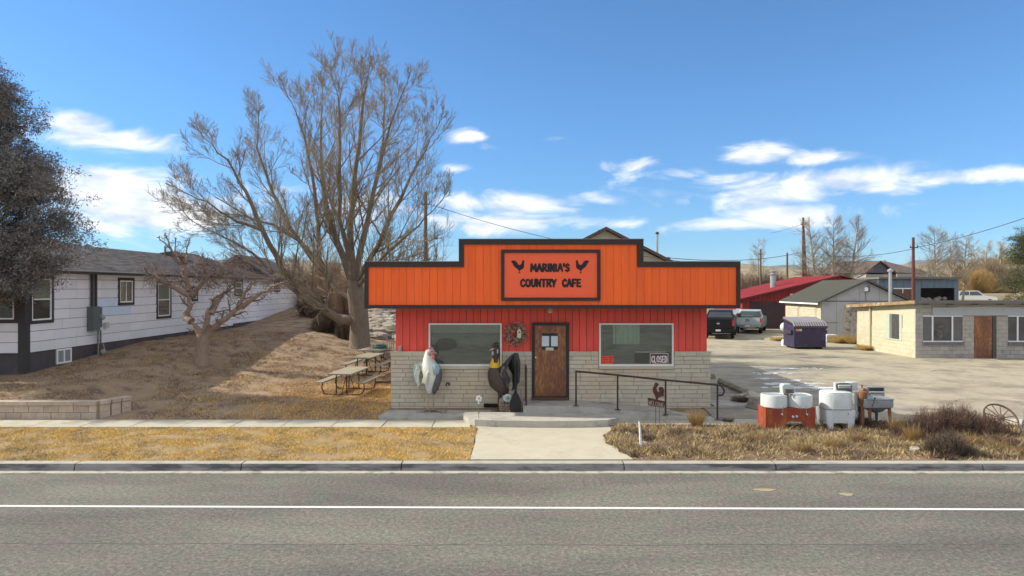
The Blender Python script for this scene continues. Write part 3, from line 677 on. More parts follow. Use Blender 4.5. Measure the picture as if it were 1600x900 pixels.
s = MB(); s.prism([(bx(a),19.394,bz(b)) for a, b in ((940,556),(949,556),(949.4,569),(944,569.5),(941,567))], (0,.004,0)); s.prism([(bx(a),19.3935,bz(b)) for a, b in ((950,556),(959,555),(959,563),(957,568),(950.3,569))], (0,.004,0)); s.build('sticker', rd, ds)
s = MB()
for x0, x1, y in ((941.5,947.5,558.5),(942,948,562),(942.5,947.5,565.5),(951.5,957.5,558.2),(952,957,561),(951.8,956.5,564),(952,955,566.4)): s.box(bx(x0), bx(x1), 19.3905, 19.3925, bz(y)-.010, bz(y)+.010)
s.build('print', mat('decal_print', (.25,.03,.02), (.3,.04,.03)), ds)

# ================================================================ RAILINGS
railm = mat('brown_rail_paint', (.075,.045,.035), (.055,.035,.03), scale=15, rough=.5, metal=.3)
hr = top('ramp_handrail', (X(900,18.28), 18.2, .5), 'dark pipe handrail with four posts sloping down along the ramp', 'handrail')
pts = []
zr = lambda x: None
posts = [(900,579.5,633.5,18.30),(965,586,640,18.20),(1040,594.5,648,18.05),(1121,601,655,17.92)]
for px, a, b, Y in posts:
    s = MB(); s.tube([(X(px,Y),Y,Z(b,Y)),(X(px,Y),Y,Z(a,Y))], .024, 10); o = s.build('post', railm, hr, smooth=True)
    s = MB(); s.box(X(px,Y)-.07, X(px,Y)+.07, Y-.05, Y+.05, Z(b,Y)-.004, Z(b,Y)+.008); s.build('foot_plate', railm, o)
s = MB(); r0 = [P(898.5,580,18.30), P(965,586,18.20), P(1040,594,18.05), P(1118,601,17.93), P(1126,602.5,17.92), P(1130,606,17.92), P(1131.5,612,17.92), P(1129,617,17.92), P(1121,618,17.92)]
s.tube(r0, .026, 10, up=(0,1,0)); s.build('rail', railm, hr, smooth=True)
hl = top('step_handrail', (X(822,18.6), 18.7, .5), 'short dark handrail seen end on left of the door step', 'handrail')
for Y in (18.5, 19.2):
    s = MB(); x = .385; s.tube([(x,Y,.30),(x,Y,Z(578,18.5))], .024, 10); s.build('post', railm, hr, smooth=True)
s = MB(); s.tube([(.385,18.42,Z(582,18.5)),(.385,18.45,Z(578,18.5)),(.385,18.52,Z(576.5,18.5)),(.385,19.3,Z(576.5,18.5))], .026, 10); s.build('rail', railm, hl, smooth=True)

# ================================================================ RETAINING WALL
blockm = mat('split_face_block', (.50,.41,.32), (.39,.31,.245), scale=6, rough=.95, bump=.9, bscale=35, objv=.13)
rw = top('retaining_wall', (X(75,18.2), 18.2, .2), 'low tan concrete block retaining wall beside the sidewalk at far left', 'wall')
s = MB(); s.box(-19.5, X(150,18.2)-.03, 18.24, 18.44, .1, .655); s.build('fill', mortar, rw)
xe = X(150, 18.2)
for row in range(2):
    x = xe; k = 0; z0 = .195+row*.186
    while x > -19:
        L_ = .40 if not (k == 0 and row) else .2
        piece('block', rw, x-L_+.006, x-.006, 18.19+R.uniform(0,.012), 18.4, z0+.004, z0+.18, blockm); x -= L_; k += 1
x = xe+.02
while x > -19: piece('cap_block', rw, x-.61+.005, x-.005, 18.15+R.uniform(0,.012), 18.48, .573, .672, blockm); x -= .61
for i in range(3):
    for row in range(2):
        s = MB(); cx = xe+.06+i*.13; cy = 18.42+i*.27; s.cbox((cx, cy, .29+row*.186), (.2, .26, .178), rz=rad(-25)); s.build('return_block', blockm, rw)
    s = MB(); s.cbox((xe+.06+i*.13, 18.42+i*.27, .63), (.26, .262, .10), rz=rad(-25)); s.build('return_cap', blockm, rw)

# ================================================================ LEFT HOUSE
HX = -15.7; HY0, HY1 = 22.0, 51.0; ZS, ZE = 1.6, 4.36
def hy(px): return 15.7*F/(800-px)
lap = mat('lavender_siding', (.82,.81,.85), (.77,.76,.80), scale=2.5, rough=.7, bump=.25, bscale=60, objv=.05)
lapb = mat('patched_siding', (.66,.75,.90), (.60,.70,.84), scale=2.5, rough=.7, bump=.25, bscale=60)
dtrim = mat('charcoal_trim', (.045,.042,.045), (.06,.055,.055), scale=5, rough=.7)
found = mat('painted_foundation', (.10,.085,.09), (.075,.065,.07), scale=3, rough=.9, bump=.3, c3=(.12,.115,.115), s3=1.2, t3=.62)
shing = mat('roof_shingle', (.085,.075,.074), (.135,.12,.115), scale=7, rough=.95, bump=.6, bscale=40, objv=.12, c3=(.065,.06,.065), s3=1.5, t3=.55, isl=.9)
house = top('clapboard_house', (HX-4, HY0, 1.0), 'long pale lavender sided house with charcoal trim behind the left lawn', 'house')
s = MB(); s.box(HX-8, HX-.03, HY0+.03, HY1, ZS-.02, ZE); s.build('wall', dtrim, house)
s = MB(); s.box(HX-8.05, HX-.02, HY0+.02, HY1-.02, -.2, ZS-.03); s.build('foundation', found, house)
s = MB(); s.box(HX-.3, HX+.02, hy(364), hy(424), 1.3, ZS+.1); s.box(HX-.3, HX+.03, hy(424)+.01, HY1, 1.35, ZS+.32); s.build('foundation_step', found, house)
wins = [(45,83,505,430,22.9),(184,209,477,434,27.5),(244,267,498,439,30.5),(299,308.5,471,447,33.5),(366,379,463,433,39),(428,437,456,434,45.5)]
hh = []
for i, (a, b, pb, pt, Y) in enumerate(wins): hh.append((hy(a), hy(b), Z(pb, Y), min(Z(pt, Y), 4.16)))
cond = (hy(139), hy(148.5), 2.9, 4.5)
ncrs = 8; chh = (ZE-ZS)/ncrs
for r_ in range(ncrs):
    y = HY0+.22; 
    while y < HY1:
        y2 = min(y+R.choice((1.2,1.2,1.2,.8,1.5)), HY1)
        z0 = ZS+r_*chh
        for (a, b, c, d) in subtract((y+.005, y2-.005, z0, z0+chh-.016), hh):
            mm_ = lapb if (25.9 < (a+b)/2 < 28.0 and 2.45 < z0 < 3.1) else lap
            o = bpy.data.objects.new('siding_board', unit(mm_)); COL.objects.link(o); o.parent = house
            o.location = Vector((HX-.005, (a+b)/2, (c+d)/2))-house.location; o.scale = (.022, b-a, d-c); o.rotation_euler = (0, rad(3.2), 0)
        y = y2
# front face
fx0 = HX-8
fwin = (X(-60,HY0), X(29,HY0), Z(505,HY0), Z(432,HY0))
for r_ in range(ncrs):
    x = HX-.2
    while x > fx0+.1:
        x2 = max(x-1.2, fx0+.1); z0 = ZS+r_*chh
        for (a, b, c, d) in subtract((x2+.005, x-.005, z0, z0+chh-.016), [fwin]):
            o = bpy.data.objects.new('siding_board', unit(lap)); COL.objects.link(o); o.parent = house
            o.location = Vector(((a+b)/2, HY0+.005, (c+d)/2))-house.location; o.scale = (b-a, .022, d-c); o.rotation_euler = (rad(3.2), 0, 0)
        x = x2
s = MB(); s.box(HX-.2, HX+.035, HY0-.035, HY0+.20, 1.0, ZE); s.build('corner_board', dtrim, house)
s = MB(); s.box(fx0, HX-.2, HY0-.02, HY0+.02, ZS-.06, ZS+.0); s.build('band_board', dtrim, house)
s = MB(); s.box(HX-.05, HX+.03, HY1-.12, HY1+.02, ZS+.33, ZE); s.build('corner_board', lap, house)
wht = mat('white_vinyl', (.85,.85,.84), (.80,.80,.79), rough=.4)
hgl = mat('house_glass', (.035,.035,.04), (.06,.06,.055), scale=2, rough=.06, spec=.7)
curt = mat('curtain_cloth', (.22,.24,.17), (.16,.17,.13), scale=4, stretch=(1,6,1))
def side_window(y0, y1, z0, z1, kind):
    t = .11; s = MB(); X0, X1 = HX-.02, HX+.035
    s.box(X0, X1, y0, y1, z1-t, z1); s.box(X0, X1, y0, y1, z0, z0+t); s.box(X0, X1, y0, y0+t, z0+t, z1-t); s.box(X0, X1, y1-t, y1, z0+t, z1-t)
    w = s.build('window', dtrim, house); s = MB(); q = .05; a, b, c, d = y0+t, y1-t, z0+t, z1-t; X0, X1 = HX-.015, HX+.025
    s.box(X0, X1, a, b, d-q, d); s.box(X0, X1, a, b, c, c+q); s.box(X0, X1, a, a+q, c+q, d-q); s.box(X0, X1, b-q, b, c+q, d-q)
    if kind == 'hung': s.box(X0, X1-.005, a+q, b-q, (c+d)/2-.02, (c+d)/2+.02)
    if kind == 'slide': s.box(X0, X1-.005, (a+b)/2-.02, (a+b)/2+.02, c+q, d-q)
    s.build('sash', wht, w)
    s = MB(); s.box(HX-.010, HX-.004, a+q, b-q, c+q, d-q); s.build('pane', hgl, w)
    if kind == 'hung': s = MB(); s.box(HX-.003, HX-.001, a+q, b-q, (c+d)/2+.02, d-q); s.build('curtain', curt, w)
for (a, b, c, d), k in zip(hh, ('hung','slide','hung','hung','hung','plain')): side_window(a, b, c, d, k)
# front window
s = MB(); a, b, c, d = fwin; t = .12; s.box(a,b,HY0-.04,HY0+.02,c,c+t); s.box(a,b,HY0-.04,HY0+.02,d-t,d); s.box(b-t,b,HY0-.04,HY0+.02,c+t,d-t); s.box(a,a+t,HY0-.04,HY0+.02,c+t,d-t); w = s.build('window', dtrim, house)
s = MB(); a+=t; b-=t; c+=t; d-=t; q=.05; s.box(a,b,HY0-.03,HY0,c,c+q); s.box(a,b,HY0-.03,HY0,d-q,d); s.box(b-q,b,HY0-.03,HY0,c+q,d-q); s.box(a,b-q,HY0-.025,HY0,(c+d)/2-.02,(c+d)/2+.02); s.build('sash', wht, w)
s = MB(); s.box(a,b-q,HY0-.012,HY0-.006,c+q,d-q); s.build('pane', hgl, w)
# basement window
s = MB(); y0, y1 = hy(88), hy(111); z0, z1 = Z(568,23.8), Z(545,23.8); t=.06
s.box(HX-.02,HX+.03,y0,y1,z1-t,z1); s.box(HX-.02,HX+.03,y0,y1,z0,z0+t); s.box(HX-.02,HX+.03,y0,y0+t,z0+t,z1-t); s.box(HX-.02,HX+.03,y1-t,y1,z0+t,z1-t); s.box(HX-.02,HX+.028,(y0+y1)/2-.03,(y0+y1)/2+.03,z0+t,z1-t)
w = s.build('basement_window', wht, house); s = MB(); s.box(HX-.015,HX+.01,y0+t,y1-t,z0+t,z1-t); s.build('pane', mat('frosted_glass', (.30,.32,.34), (.22,.24,.26), rough=.3), w)
# roof: main slope, front hip block, rear gable
ov = .42; ex = HX+ov
def roof_poly(nm, polys, th=.07):
    s = MB()
    for pl in polys: s.prism(pl, (0, 0, -th))
    return s.build(nm, shing, house)
zr_, xr0 = 5.62, HX-3.9
A_ = (ex, HY0-ov, ZE-.06); B_ = (ex, 44, ZE-.06); Rg0 = (xr0, 31.5, zr_); Rg1 = (xr0, 44.0, zr_)
sl = (zr_-(ZE-.06))/(ex-xr0)
apx = (xr0-1.9, 27.6, ZE-.06+sl*(ex-xr0+1.9))
roof = roof_poly('roof', [[A_, B_, Rg1, Rg0, apx], [(ex,HY0-ov,ZE-.065), apx, (2*apx[0]-ex, HY0-ov, ZE-.065)], [Rg0, Rg1, (2*xr0-ex,44,ZE-.06), (2*xr0-ex,31.5,ZE-.06)]])
# courses of shingles laid along the visible slope (small, joined)
s = MB(); nrow = 26; rs = np.random.RandomState(8)
for j in range(nrow):
    t0, t1 = j/nrow, (j+1)/nrow
    y = HY0-ov
    yend = 44
    while y < yend:
        y2 = min(y+.33+rs.uniform(0,.12), yend)
        x0, x1 = ex-(ex-xr0)*t0, ex-(ex-xr0)*t1-.05; h = .012+rs.uniform(0,.010)
        za, zb = ZE-.06+(zr_-ZE+.06)*t0, ZE-.06+(zr_-ZE+.06)*(t1+.01)
        if not (y < 27.6-(27.6-HY0)*(1-(ex-x1)/(ex-apx[0]))+.1): s.add([(x0,y+.006,za+h),(x0,y2-.006,za+h),(x1,y2-.006,zb+.004),(x1,y+.006,zb+.004),(x0,y+.006,za),(x0,y2-.006,za)], [(0,1,2,3),(4,5,1,0)])
        y = y2
s.build('shingles', shing, roof, kind='stuff')
s = MB(); s.box(ex-.005, ex+.02, HY0-ov, 51.3, ZE-.17, ZE-.075); s.box(fx0-.4, ex-.006, HY0-ov-.02, HY0-ov+.01, ZE-.17, ZE-.075); s.build('fascia', dtrim, house)
s = MB(); s.box(HX-.02, ex-.006, HY0-ov+.02, 51.2, ZE-.16, ZE-.14); s.build('soffit', lap, house)
s = MB(); s.tube([(ex+.03, HY0-ov, ZE-.05), (ex+.03, 44, ZE-.05)], .035, 6); s.build('gutter', mat('gutter_pale', (.35,.34,.34), (.28,.27,.27)), house)
g0, gx, gz = 44.0, X(372,44), Z(398,44); lx = 2*gx-ex; ez = ZE-.04
roof_poly('rear_roof', [[(ex,g0-.3,ez),(ex,51.4,ez),(gx,49,gz),(gx,g0-.3,gz)], [(gx,g0-.3,gz),(gx,49,gz),(lx,51.4,ez),(lx,g0-.3,ez)], [(ex,51.4,ez),(lx,51.4,ez),(gx,49,gz)]])
s = MB(); s.prism([(ex-.3,g0-.2,ez-.05),(gx,g0-.2,gz-.1),(lx+.3,g0-.2,ez-.05)], (0,.1,0)); s.build('gable', found, house)
s = MB()
for e_ in (ex, lx): s.add([(e_,g0-.33,ez-.18),(gx,g0-.33,gz-.16),(gx,g0-.33,gz+.01),(e_,g0-.33,ez+.01),(e_,g0-.30,ez-.18),(gx,g0-.30,gz-.16),(gx,g0-.30,gz+.01),(e_,g0-.30,ez+.01)], [(0,1,2,3),(4,7,6,5),(0,4,5,1),(3,2,6,7)])
s.build('rake_board', dtrim, house)
# small dark dormer-like gable and vents on the roof
s = MB(); gy = 38; x1 = xr0+.5; s.prism([(x1+1.6,gy,5.05),(x1+.1,gy,5.75),(x1-1.2,gy,5.55),(x1-1.2,gy,5.0)], (0,3.0,0)); s.build('roof_saddle', shing, house)
for px, d_ in ((249,36.8),(263,36.8)):
    s = MB(); s.tube([(xr0+.9, d_, 5.1), (xr0+.9, d_, 5.95)], .05, 8); s.build('vent_pipe', mat('pipe_tan', (.35,.30,.22), (.28,.24,.18)), house)
# meter box, conduits, gas meter
gbx = mat('meter_grey', (.13,.15,.15), (.10,.115,.12), rough=.5)
em = top('electric_meter', (HX+.1, hy(143), 2.1), 'grey electric meter box with conduits on the lavender house wall', 'meter')
s = MB(); s.box(HX+.02, HX+.26, hy(135), hy(146), Z(517,25.3), Z(479,25.3)); s.build('cabinet', gbx, em)
s = MB(); s.box(HX+.02, HX+.2, hy(146)+.01, hy(151.5), Z(512,25.6), Z(480,25.6)); s.build('cabinet', gbx, em)
s = MB(); s.lathe((HX+.28, hy(148.5), Z(496,25.5)), [(.10,-.05),(.10,.05),(.06,.09)], 14, Matrix(((0,0,1),(0,1,0),(1,0,0)))); s.build('dial', mat('meter_glass', (.4,.42,.42), rough=.2), em)
for px in (140.5, 146.5):
    s = MB(); s.tube([(HX+.08, hy(px), Z(479,25.4)), (HX+.08, hy(px), 4.25)], .05, 8); s.build('conduit', dtrim, em)
s = MB(); s.tube([(HX+.1, hy(149), 2.15),(HX+.1, hy(149), 1.3)], .03, 6); s.tube([(HX+.06, hy(155), 2.1),(HX+.06, hy(155), 1.2)], .025, 6); s.build('conduit', gbx, em)
s = MB(); s.box(HX+.02, HX+.12, hy(161), hy(166), Z(512,26.3), Z(504,26.3)); tag(s.build('phone_box', mat('beige_plastic', (.55,.54,.44))), 'small cream box on the house wall right of the electric meter', 'box')
gm = top('gas_meter', (HX+.3, hy(148), 1.0), 'pale gas pipes and meter standing against the charcoal foundation', 'gas meter')
gp = mat('galvanised_pipe', (.34,.30,.25), (.26,.23,.2), rough=.6)
s = MB(); yy = hy(146); s.tube([(HX+.15,yy,2.0),(HX+.2,yy,1.75),(HX+.22,yy-.1,.9)], .022, 6); s.tube([(HX+.3,yy+.1,1.6),(HX+.34,yy+.25,1.1),(HX+.5,yy-.1,.95)], .022, 6); s.tube([(HX+.35,yy-.05,1.25),(HX+.35,yy+.9,1.2)], .022, 6); s.tube([(HX+.35,yy+.6,1.2),(HX+.4,yy+.3,.95)], .02, 6); s.build('pipes', gp, gm)
s = MB(); s.sphere((HX+.3, yy+.1, 1.28), .12, 10, 6); s.build('regulator', gp, gm, smooth=True)
sdz = P(142,395,27.2)
dish = top('satellite_dish', (HX-.6, 27.2, 4.6), 'small pale satellite dish on a bent arm on the left house roof', 'satellite dish')
xq = HX-.9; zq = ZE-.06+sl*(ex-xq)
s = MB(); s.tube([(xq,26.9,zq-.02),(xq-.1,26.9,zq+.45)], .025, 8); s.tube([(xq-.1,26.9,zq+.45),(xq+.25,26.75,zq+.35),(xq+.3,26.9,zq+.1),(xq+.25,27.5,zq+.05)], .012, 6); s.build('arm', gp, dish)
s = MB(); Mx = Matrix.Rotation(rad(60), 3, 'X') @ Matrix.Rotation(rad(25), 3, 'Y'); s.lathe((xq-.1,26.85,zq+.52), [(.02,0),(.12,.015),(.2,.04),(.2,.05),(.12,.025),(.02,.01)], 18, Mx); s.build('reflector', mat('dish_grey', (.32,.32,.33)), dish, smooth=True)
# ================================================================ RIGHT HAND BUILDINGS
cmu = mat('grey_block', (.42,.385,.345), (.36,.33,.295), scale=5, rough=.95, bump=.5, bscale=40, objv=.09, c3=(.25,.23,.20), s3=1.2, t3=.60)
cream = mat('sunlit_side_wall', (.54,.50,.36), (.47,.43,.30), scale=4, rough=.9, bump=.4, bscale=40, objv=.05, c3=(.42,.35,.22), s3=.8, t3=.60)  # left-facing walls: the sun's warmth put into the colour, fronts kept grey
bb = top('block_building', (19.5, 33, .3), 'low concrete block building with sunlit side, brown door and blank white sign band', 'building')
BX, BY = 19.5, 33.0; qz = lambda py: Z(py, BY); qx = lambda px: X(px, BY)
ZT = 3.02
s = MB(); s.box(BX+.06, 40, BY+.06, 38.6, .0, 2.55); s.build('wall', mortar, bb)
wf = [(qx(1442),qx(1504),qz(539),qz(493)), (qx(1522),qx(1557),.2,qz(494)), (qx(1575),qx(1640),qz(539),qz(493)), (qx(1456),30,qz(492.5),qz(479.5))]
cnt = 0
z = .28; row = 0; hh_ = .203
while z < 2.95:
    x = BX-(.2 if row % 2 else 0)
    while x < 27.0:
        a, b = max(x, BX), x+.4
        for (p, q, r, t) in subtract((a+.005, b-.005, z+.005, min(z+hh_-.005, 2.98)), wf): piece('block', bb, p, q, BY-R.uniform(0,.006), BY+.08, r, t, cmu); cnt += 1
        x += .4
    z += hh_; row += 1
s = MB(); s.box(27.0, 40, BY+.0, BY+.08, .2, 2.98); s.build('far_wall', cmu, bb, kind='stuff')
def sy(px): return BX*F/(px-800)
wsd = [(sy(1409.5),sy(1383),Z(530,34.5),Z(491,34.5))]
z = .28; row = 0
while z < 2.95:
    y = BY+.01-(.2 if row % 2 else 0)
    while y < 38.6:
        a, b = max(y, BY+.01), min(y+.4, 38.6); ztop = 3.0-.055*(a-BY)
        if z < ztop-.05 and cnt < 300:
            for (p, q, r, t) in subtract((a+.003, b-.003, z+.003, min(z+hh_-.003, ztop)), wsd): piece('block', bb, BX-R.uniform(0,.003), BX+.08, p, q, r, t, cream); cnt += 1
        y += .4
    z += hh_; row += 1
s = MB(); s.add([(BX+.02,BY+.05,.1),(BX+.02,38.6,.1),(BX+.02,38.6,2.66),(BX+.02,BY+.05,2.97)], [(0,1,2,3)]); s.build('side_wall', cream, bb)
s = MB(); s.prism([(BX-.3,BY-.45,3.06),(40,BY-.45,3.06),(40,39.2,2.69),(BX-.3,39.2,2.69)], (0,0,.05)); roofb = s.build('roof', mat('weathered_roof_edge', (.20,.17,.14), (.13,.115,.10), scale=8, rough=.9), bb)
s = MB(); s.box(BX-.3, 40, BY-.47, BY-.452, 2.95, 3.11); s.build('fascia', mat('grey_wood_fascia', (.19,.17,.15), (.13,.12,.11), scale=9, stretch=(.3,1,4)), roofb)
s = MB(); s.prism([(BX-.32,BY-.45,2.95),(BX-.32,39.2,2.58),(BX-.32,39.2,2.74),(BX-.32,BY-.45,3.11)], (.02,0,0)); s.build('side_fascia', mat('peeling_brown_fascia', (.34,.22,.10), (.20,.12,.07), scale=6, c3=(.5,.45,.35), s3=4, t3=.6), roofb)
for i in range(9): piece('rafter_tail', bb, BX+.3+i*1.2, BX+.4+i*1.2, BY-.44, BY, 2.9, 2.98, mat('dark_timber', (.06,.05,.04), (.09,.07,.06)))
s = MB(); s.box(qx(1456), 30, BY-.07, BY+.02, qz(492.3), qz(480)); s.build('sign_band', mat('blank_white_band', (.42,.44,.46), (.37,.39,.41), scale=3, rough=.7), bb)
dwin = mat('dusty_glass', (.055,.055,.058), (.10,.095,.09), scale=2.2, rough=.15, spec=.6)
def bwin(x0, x1, z0, z1, mul):
    s = MB(); t=.05; s.box(x0,x1,BY-.02,BY+.04,z1-t,z1); s.box(x0,x1,BY-.02,BY+.04,z0+.15,z0+.15+t)
    for m_ in mul: s.box(m_-.03, m_+.03, BY-.02, BY+.04, z0+.15+t, z1-t)
    w = s.build('window', wht, bb); s = MB(); s.box(x0,x1,BY+.03,BY+.05,z0+.15,z1); s.build('pane', dwin, w)
    s = MB(); s.box(x0-.02,x1+.03,BY-.09,BY+.02,z0,z0+.15); s.build('sill', mat('grey_sill', (.17,.165,.18), (.13,.13,.14)), w); return w
w_ = bwin(wf[0][0], wf[0][1], wf[0][2], wf[0][3], (qx(1457), qx(1488)))
s = MB(); s.box(wf[0][0], qx(1456), BY+.025, BY+.029, wf[0][2]+.2, wf[0][3]-.05); s.box(qx(1489), wf[0][1], BY+.025, BY+.029, wf[0][2]+.2, wf[0][3]-.05); s.build('boarded_pane', mat('grey_board', (.12,.12,.12), (.16,.155,.15)), w_)
s = MB(); s.lathe((qx(1467), BY+.02, qz(522)), [(.05,-.002),(.2,-.002),(.21,.0),(.05,.004)], 16, Matrix(((1,0,0),(0,0,1),(0,1,0)))); s.box(qx(1460), qx(1478), BY+.022, BY+.027, qz(512), qz(509)); s.build('stored_clutter', mat('clutter', (.02,.02,.02), (.2,.19,.17), scale=3), w_)
bwin(wf[2][0], wf[2][1], wf[2][2], wf[2][3], (qx(1590), qx(1618)))
s = MB(); s.box(qx(1523), qx(1551), BY+.02, BY+.07, .34, qz(495)); s.build('door', dwood, bb)
s = MB(); s.box(qx(1551)+.003, qx(1556), BY-.02, BY+.08, .3, qz(494.5)); s.build('door_jamb', mat('dark_jamb', (.09,.10,.09), (.07,.08,.07)), bb)
a, b, c, d = wsd[0]; s = MB(); s.box(BX-.03,BX+.05,a,b,c-.06,c); s.box(BX-.02,BX+.05,a,a+.22,c,d); s.box(BX-.02,BX+.05,b-.45,b,c,d); s.box(BX-.02,BX+.05,b-.6,b-.56,c,d); w_ = s.build('side_window', mat('pale_green_frame', (.45,.48,.38), (.38,.42,.33)), bb)
s = MB(); s.box(BX+.0,BX+.04,a+.2,b-.4,c,d); s.build('pane', dwin, w_)
s = MB(); s.tube([(BX-.06, sy(1361), .35), (BX-.06, sy(1361), 2.8)], .05, 8); s.build('downpipe', cream, bb)
s = MB(); s.tube([(X(1391,37),37,2.7),(X(1391,37),37,Z(425,37))], .085, 12); fp = s.build('flue_pipe', mat('galvanised', (.45,.46,.47), (.36,.37,.38), scale=8, rough=.4, metal=.6), smooth=True)
tag(fp, 'tall galvanised flue pipe rising in front of the grey gable', 'pipe')
s = MB(); s.lathe((X(1391,37),37,Z(425,37)), [(.09,0),(.15,.02),(.15,.10),(.11,.14),(.02,.2)], 12); s.build('cap', MATS['galvanised'], fp, local=True, smooth=True)

# white garage
GX, GY = X(1283,44.8), 44.8; gz_ = lambda py: Z(py, 44.8); gx_ = lambda px: X(px, 44.8)
gp_ = mat('grey_white_panel', (.46,.455,.44), (.40,.395,.385), scale=2, rough=.8, bump=.2, objv=.03, c3=(.36,.35,.33), s3=.7, t3=.6)
gr = top('white_garage', (GX, GY, .3), 'pale grey panelled garage with green shingle roof and cream slatted side doors', 'garage')
XR = gx_(1421); XP = gx_(1352); ZEg, ZPg = gz_(470), gz_(438)
s = MB(); s.box(GX+.02, XR-.02, GY+.03, 50.5, .1, ZEg-.02); s.prism([(GX+.02,GY+.03,ZEg-.02),(XR-.02,GY+.03,ZEg-.02),(XP,GY+.03,ZPg-.1)], (0,5.4,0)); s.build('wall', dtrim, gr)
xs_ = [GX, gx_(1307), gx_(1343), gx_(1374), gx_(1400), XR]
def roofz(x): return ZEg+(ZPg-ZEg)*(1-abs(x-XP)/(XP-GX if x < XP else XR-XP))
for a, b in zip(xs_[:-1], xs_[1:]):
    s = MB(); s.box(a+.008, b-.008, GY, GY+.03, .2, gz_(471)-.01); s.build('panel', gp_, gr)
    pl = [(a+.008, GY, ZEg), (b-.008, GY, ZEg), (b-.008, GY, roofz(b-.008)-.06)] + ([(XP, GY, ZPg-.06)] if a < XP < b else []) + [(a+.008, GY, roofz(a+.008)-.06)]
    s = MB(); s.prism(pl, (0,.03,0)); s.build('gable_panel', gp_, gr)
s = MB(); s.add([], []); 
s.box(GX-.015, GX+.02, GY+.0, 50.6, .2, ZEg); sw_ = s.build('side_wall', cream, gr)  # same white paint as the gable, with warm sunlight coloured in
for (pa, pb) in ((1229.5, 1248), (1254, 1275)):
    y1, y0 = GX*F/(pa-800), GX*F/(pb-800); dm = MB(); dm.box(GX-.04,GX-.01,y0-.08,y1+.08,.5,2.45); dd = dm.build('side_door', mat('cream_trim', (.62,.56,.36), (.5,.45,.3)), gr)
    for k in range(11): 
        o = MB(); o.box(GX-.075, GX-.04, y0, y1, .6+k*.165, .6+k*.165+.125+R.uniform(-.03,.01)); o.build('slat', mat('peeling_white_slat', (.66,.62,.48), (.42,.38,.28), scale=8), dd)
grm = mat('green_shingle', (.050,.050,.038), (.075,.075,.058), scale=5, rough=.95, bump=.5, bscale=20)
s = MB(); ov = .35; xl2 = GX-ov; ze2 = roofz(GX)-ov*(ZPg-ZEg)/(XP-GX)
s.prism([(xl2,GY-.3,ze2),(xl2,50.9,ze2),(XP,50.9,ZPg),(XP,GY-.3,ZPg)], (0,0,.07)); s.prism([(XP,GY-.3,ZPg),(XP,50.9,ZPg),(XR+ov,50.9,ze2),(XR+ov,GY-.3,ze2)], (0,0,.07)); rg = s.build('roof', grm, gr)
s = MB()
for xe_ in (xl2, XR+ov): s.prism([(xe_,GY-.32,ze2-.06),(XP,GY-.32,ZPg-.06),(XP,GY-.32,ZPg+.06),(xe_,GY-.32,ze2+.06)], (0,.02,0))
s.build('rake_board', mat('dark_rake', (.09,.085,.08), (.12,.11,.10)), rg)
s = MB(); s.box(xl2-.02, xl2+.02, GY-.3, 50.9, ze2-.08, ze2+.01); s.build('eave_board', wht, rg)
s = MB(); s.box(gx_(1320), gx_(1338), GY-.04, GY, .35, gz_(479)); sdr = s.build('door', mat('peeling_white_paint', (.58,.56,.50), (.30,.26,.21), scale=5, c3=(.16,.13,.10), s3=3, t3=.58), gr)
for k in range(5):
    s = MB(); s.box(gx_(1322.5), gx_(1335.5), GY-.055, GY-.04, .5+k*.33, .5+k*.33+.24); s.build('door_panel', MATS['peeling_white_paint'], sdr)
s = MB(); s.box(gx_(1319), gx_(1320), GY-.05, GY, .3, gz_(478)); s.box(gx_(1338), gx_(1340), GY-.05, GY, .3, gz_(478)); s.box(gx_(1319), gx_(1340), GY-.05, GY, gz_(478), gz_(477)); s.build('door_frame', MATS['cream_trim'], sdr)
s = MB(); s.box(gx_(1349), gx_(1354.5), GY-.18, GY, gz_(455), gz_(449)); s.build('vent_box', wht, gr); s = MB(); s.box(gx_(1354.6), gx_(1357.5), GY-.1, GY, gz_(456), gz_(448)); s.build('vent_opening', black, gr)
s = MB(); s.tube([(gx_(1353),GY-.03,gz_(471)),(gx_(1352),GY-.03,gz_(457)),(gx_(1356),GY-.03,gz_(446))], .012, 5); s.build('cable', black, gr)
s = MB(); s.box(gx_(1291), gx_(1310), GY-.02, GY, gz_(504.7), gz_(504)); s.build('latch_bar', MATS['dark_rake'], gr)
# board awning at garage's right, a bit of timber
s = MB(); s.box(gx_(1328), gx_(1345), GY-.9, GY-.1, gz_(479.5), gz_(476.5)); tag(s.build('timber_shelf', mat('old_timber', (.34,.22,.13), (.25,.17,.10))), 'weathered brown plank jutting out above the peeling garage door', 'plank')

# red barn garage
RX, RY, RX2, RY2 = X(1160,56.7), 56.7, X(1308,56.7), 64.5
redb = mat('barn_red', (.32,.035,.033), (.26,.028,.027), scale=2, rough=.7, objv=.06, stretch=(2,1,.4)); redr = mat('red_metal_roof', (.24,.033,.038), (.19,.027,.031), scale=1.2, rough=.95, spec=.08, objv=.03)
rb_ = top('red_garage', (RX, RY, .3), 'long red garage with shallow red metal roof and brown roll door', 'garage')
zer, zpr = Z(466,56.7), Z(431,56.7); sr_ = (zpr-zer)/(RX2-RX)
XE = RX2+1.2
s = MB(); s.box(RX+.02, XE, RY+.06, RY2, .1, zer); s.prism([(RX+.02,RY+.06,zer),(XE,RY+.06,zer),(XE,RY+.06,zpr-1.4*sr_),(RX2,RY+.06,zpr-.1)], (0,7.5,0)); s.build('wall', groove, rb_)
rz_ = lambda x: zer+(zpr-zer)*(1-abs(x-RX2)/(RX2-RX))-.08
gdr = (X(1171,RY), X(1226,RY), .2, Z(471,RY)); x = RX
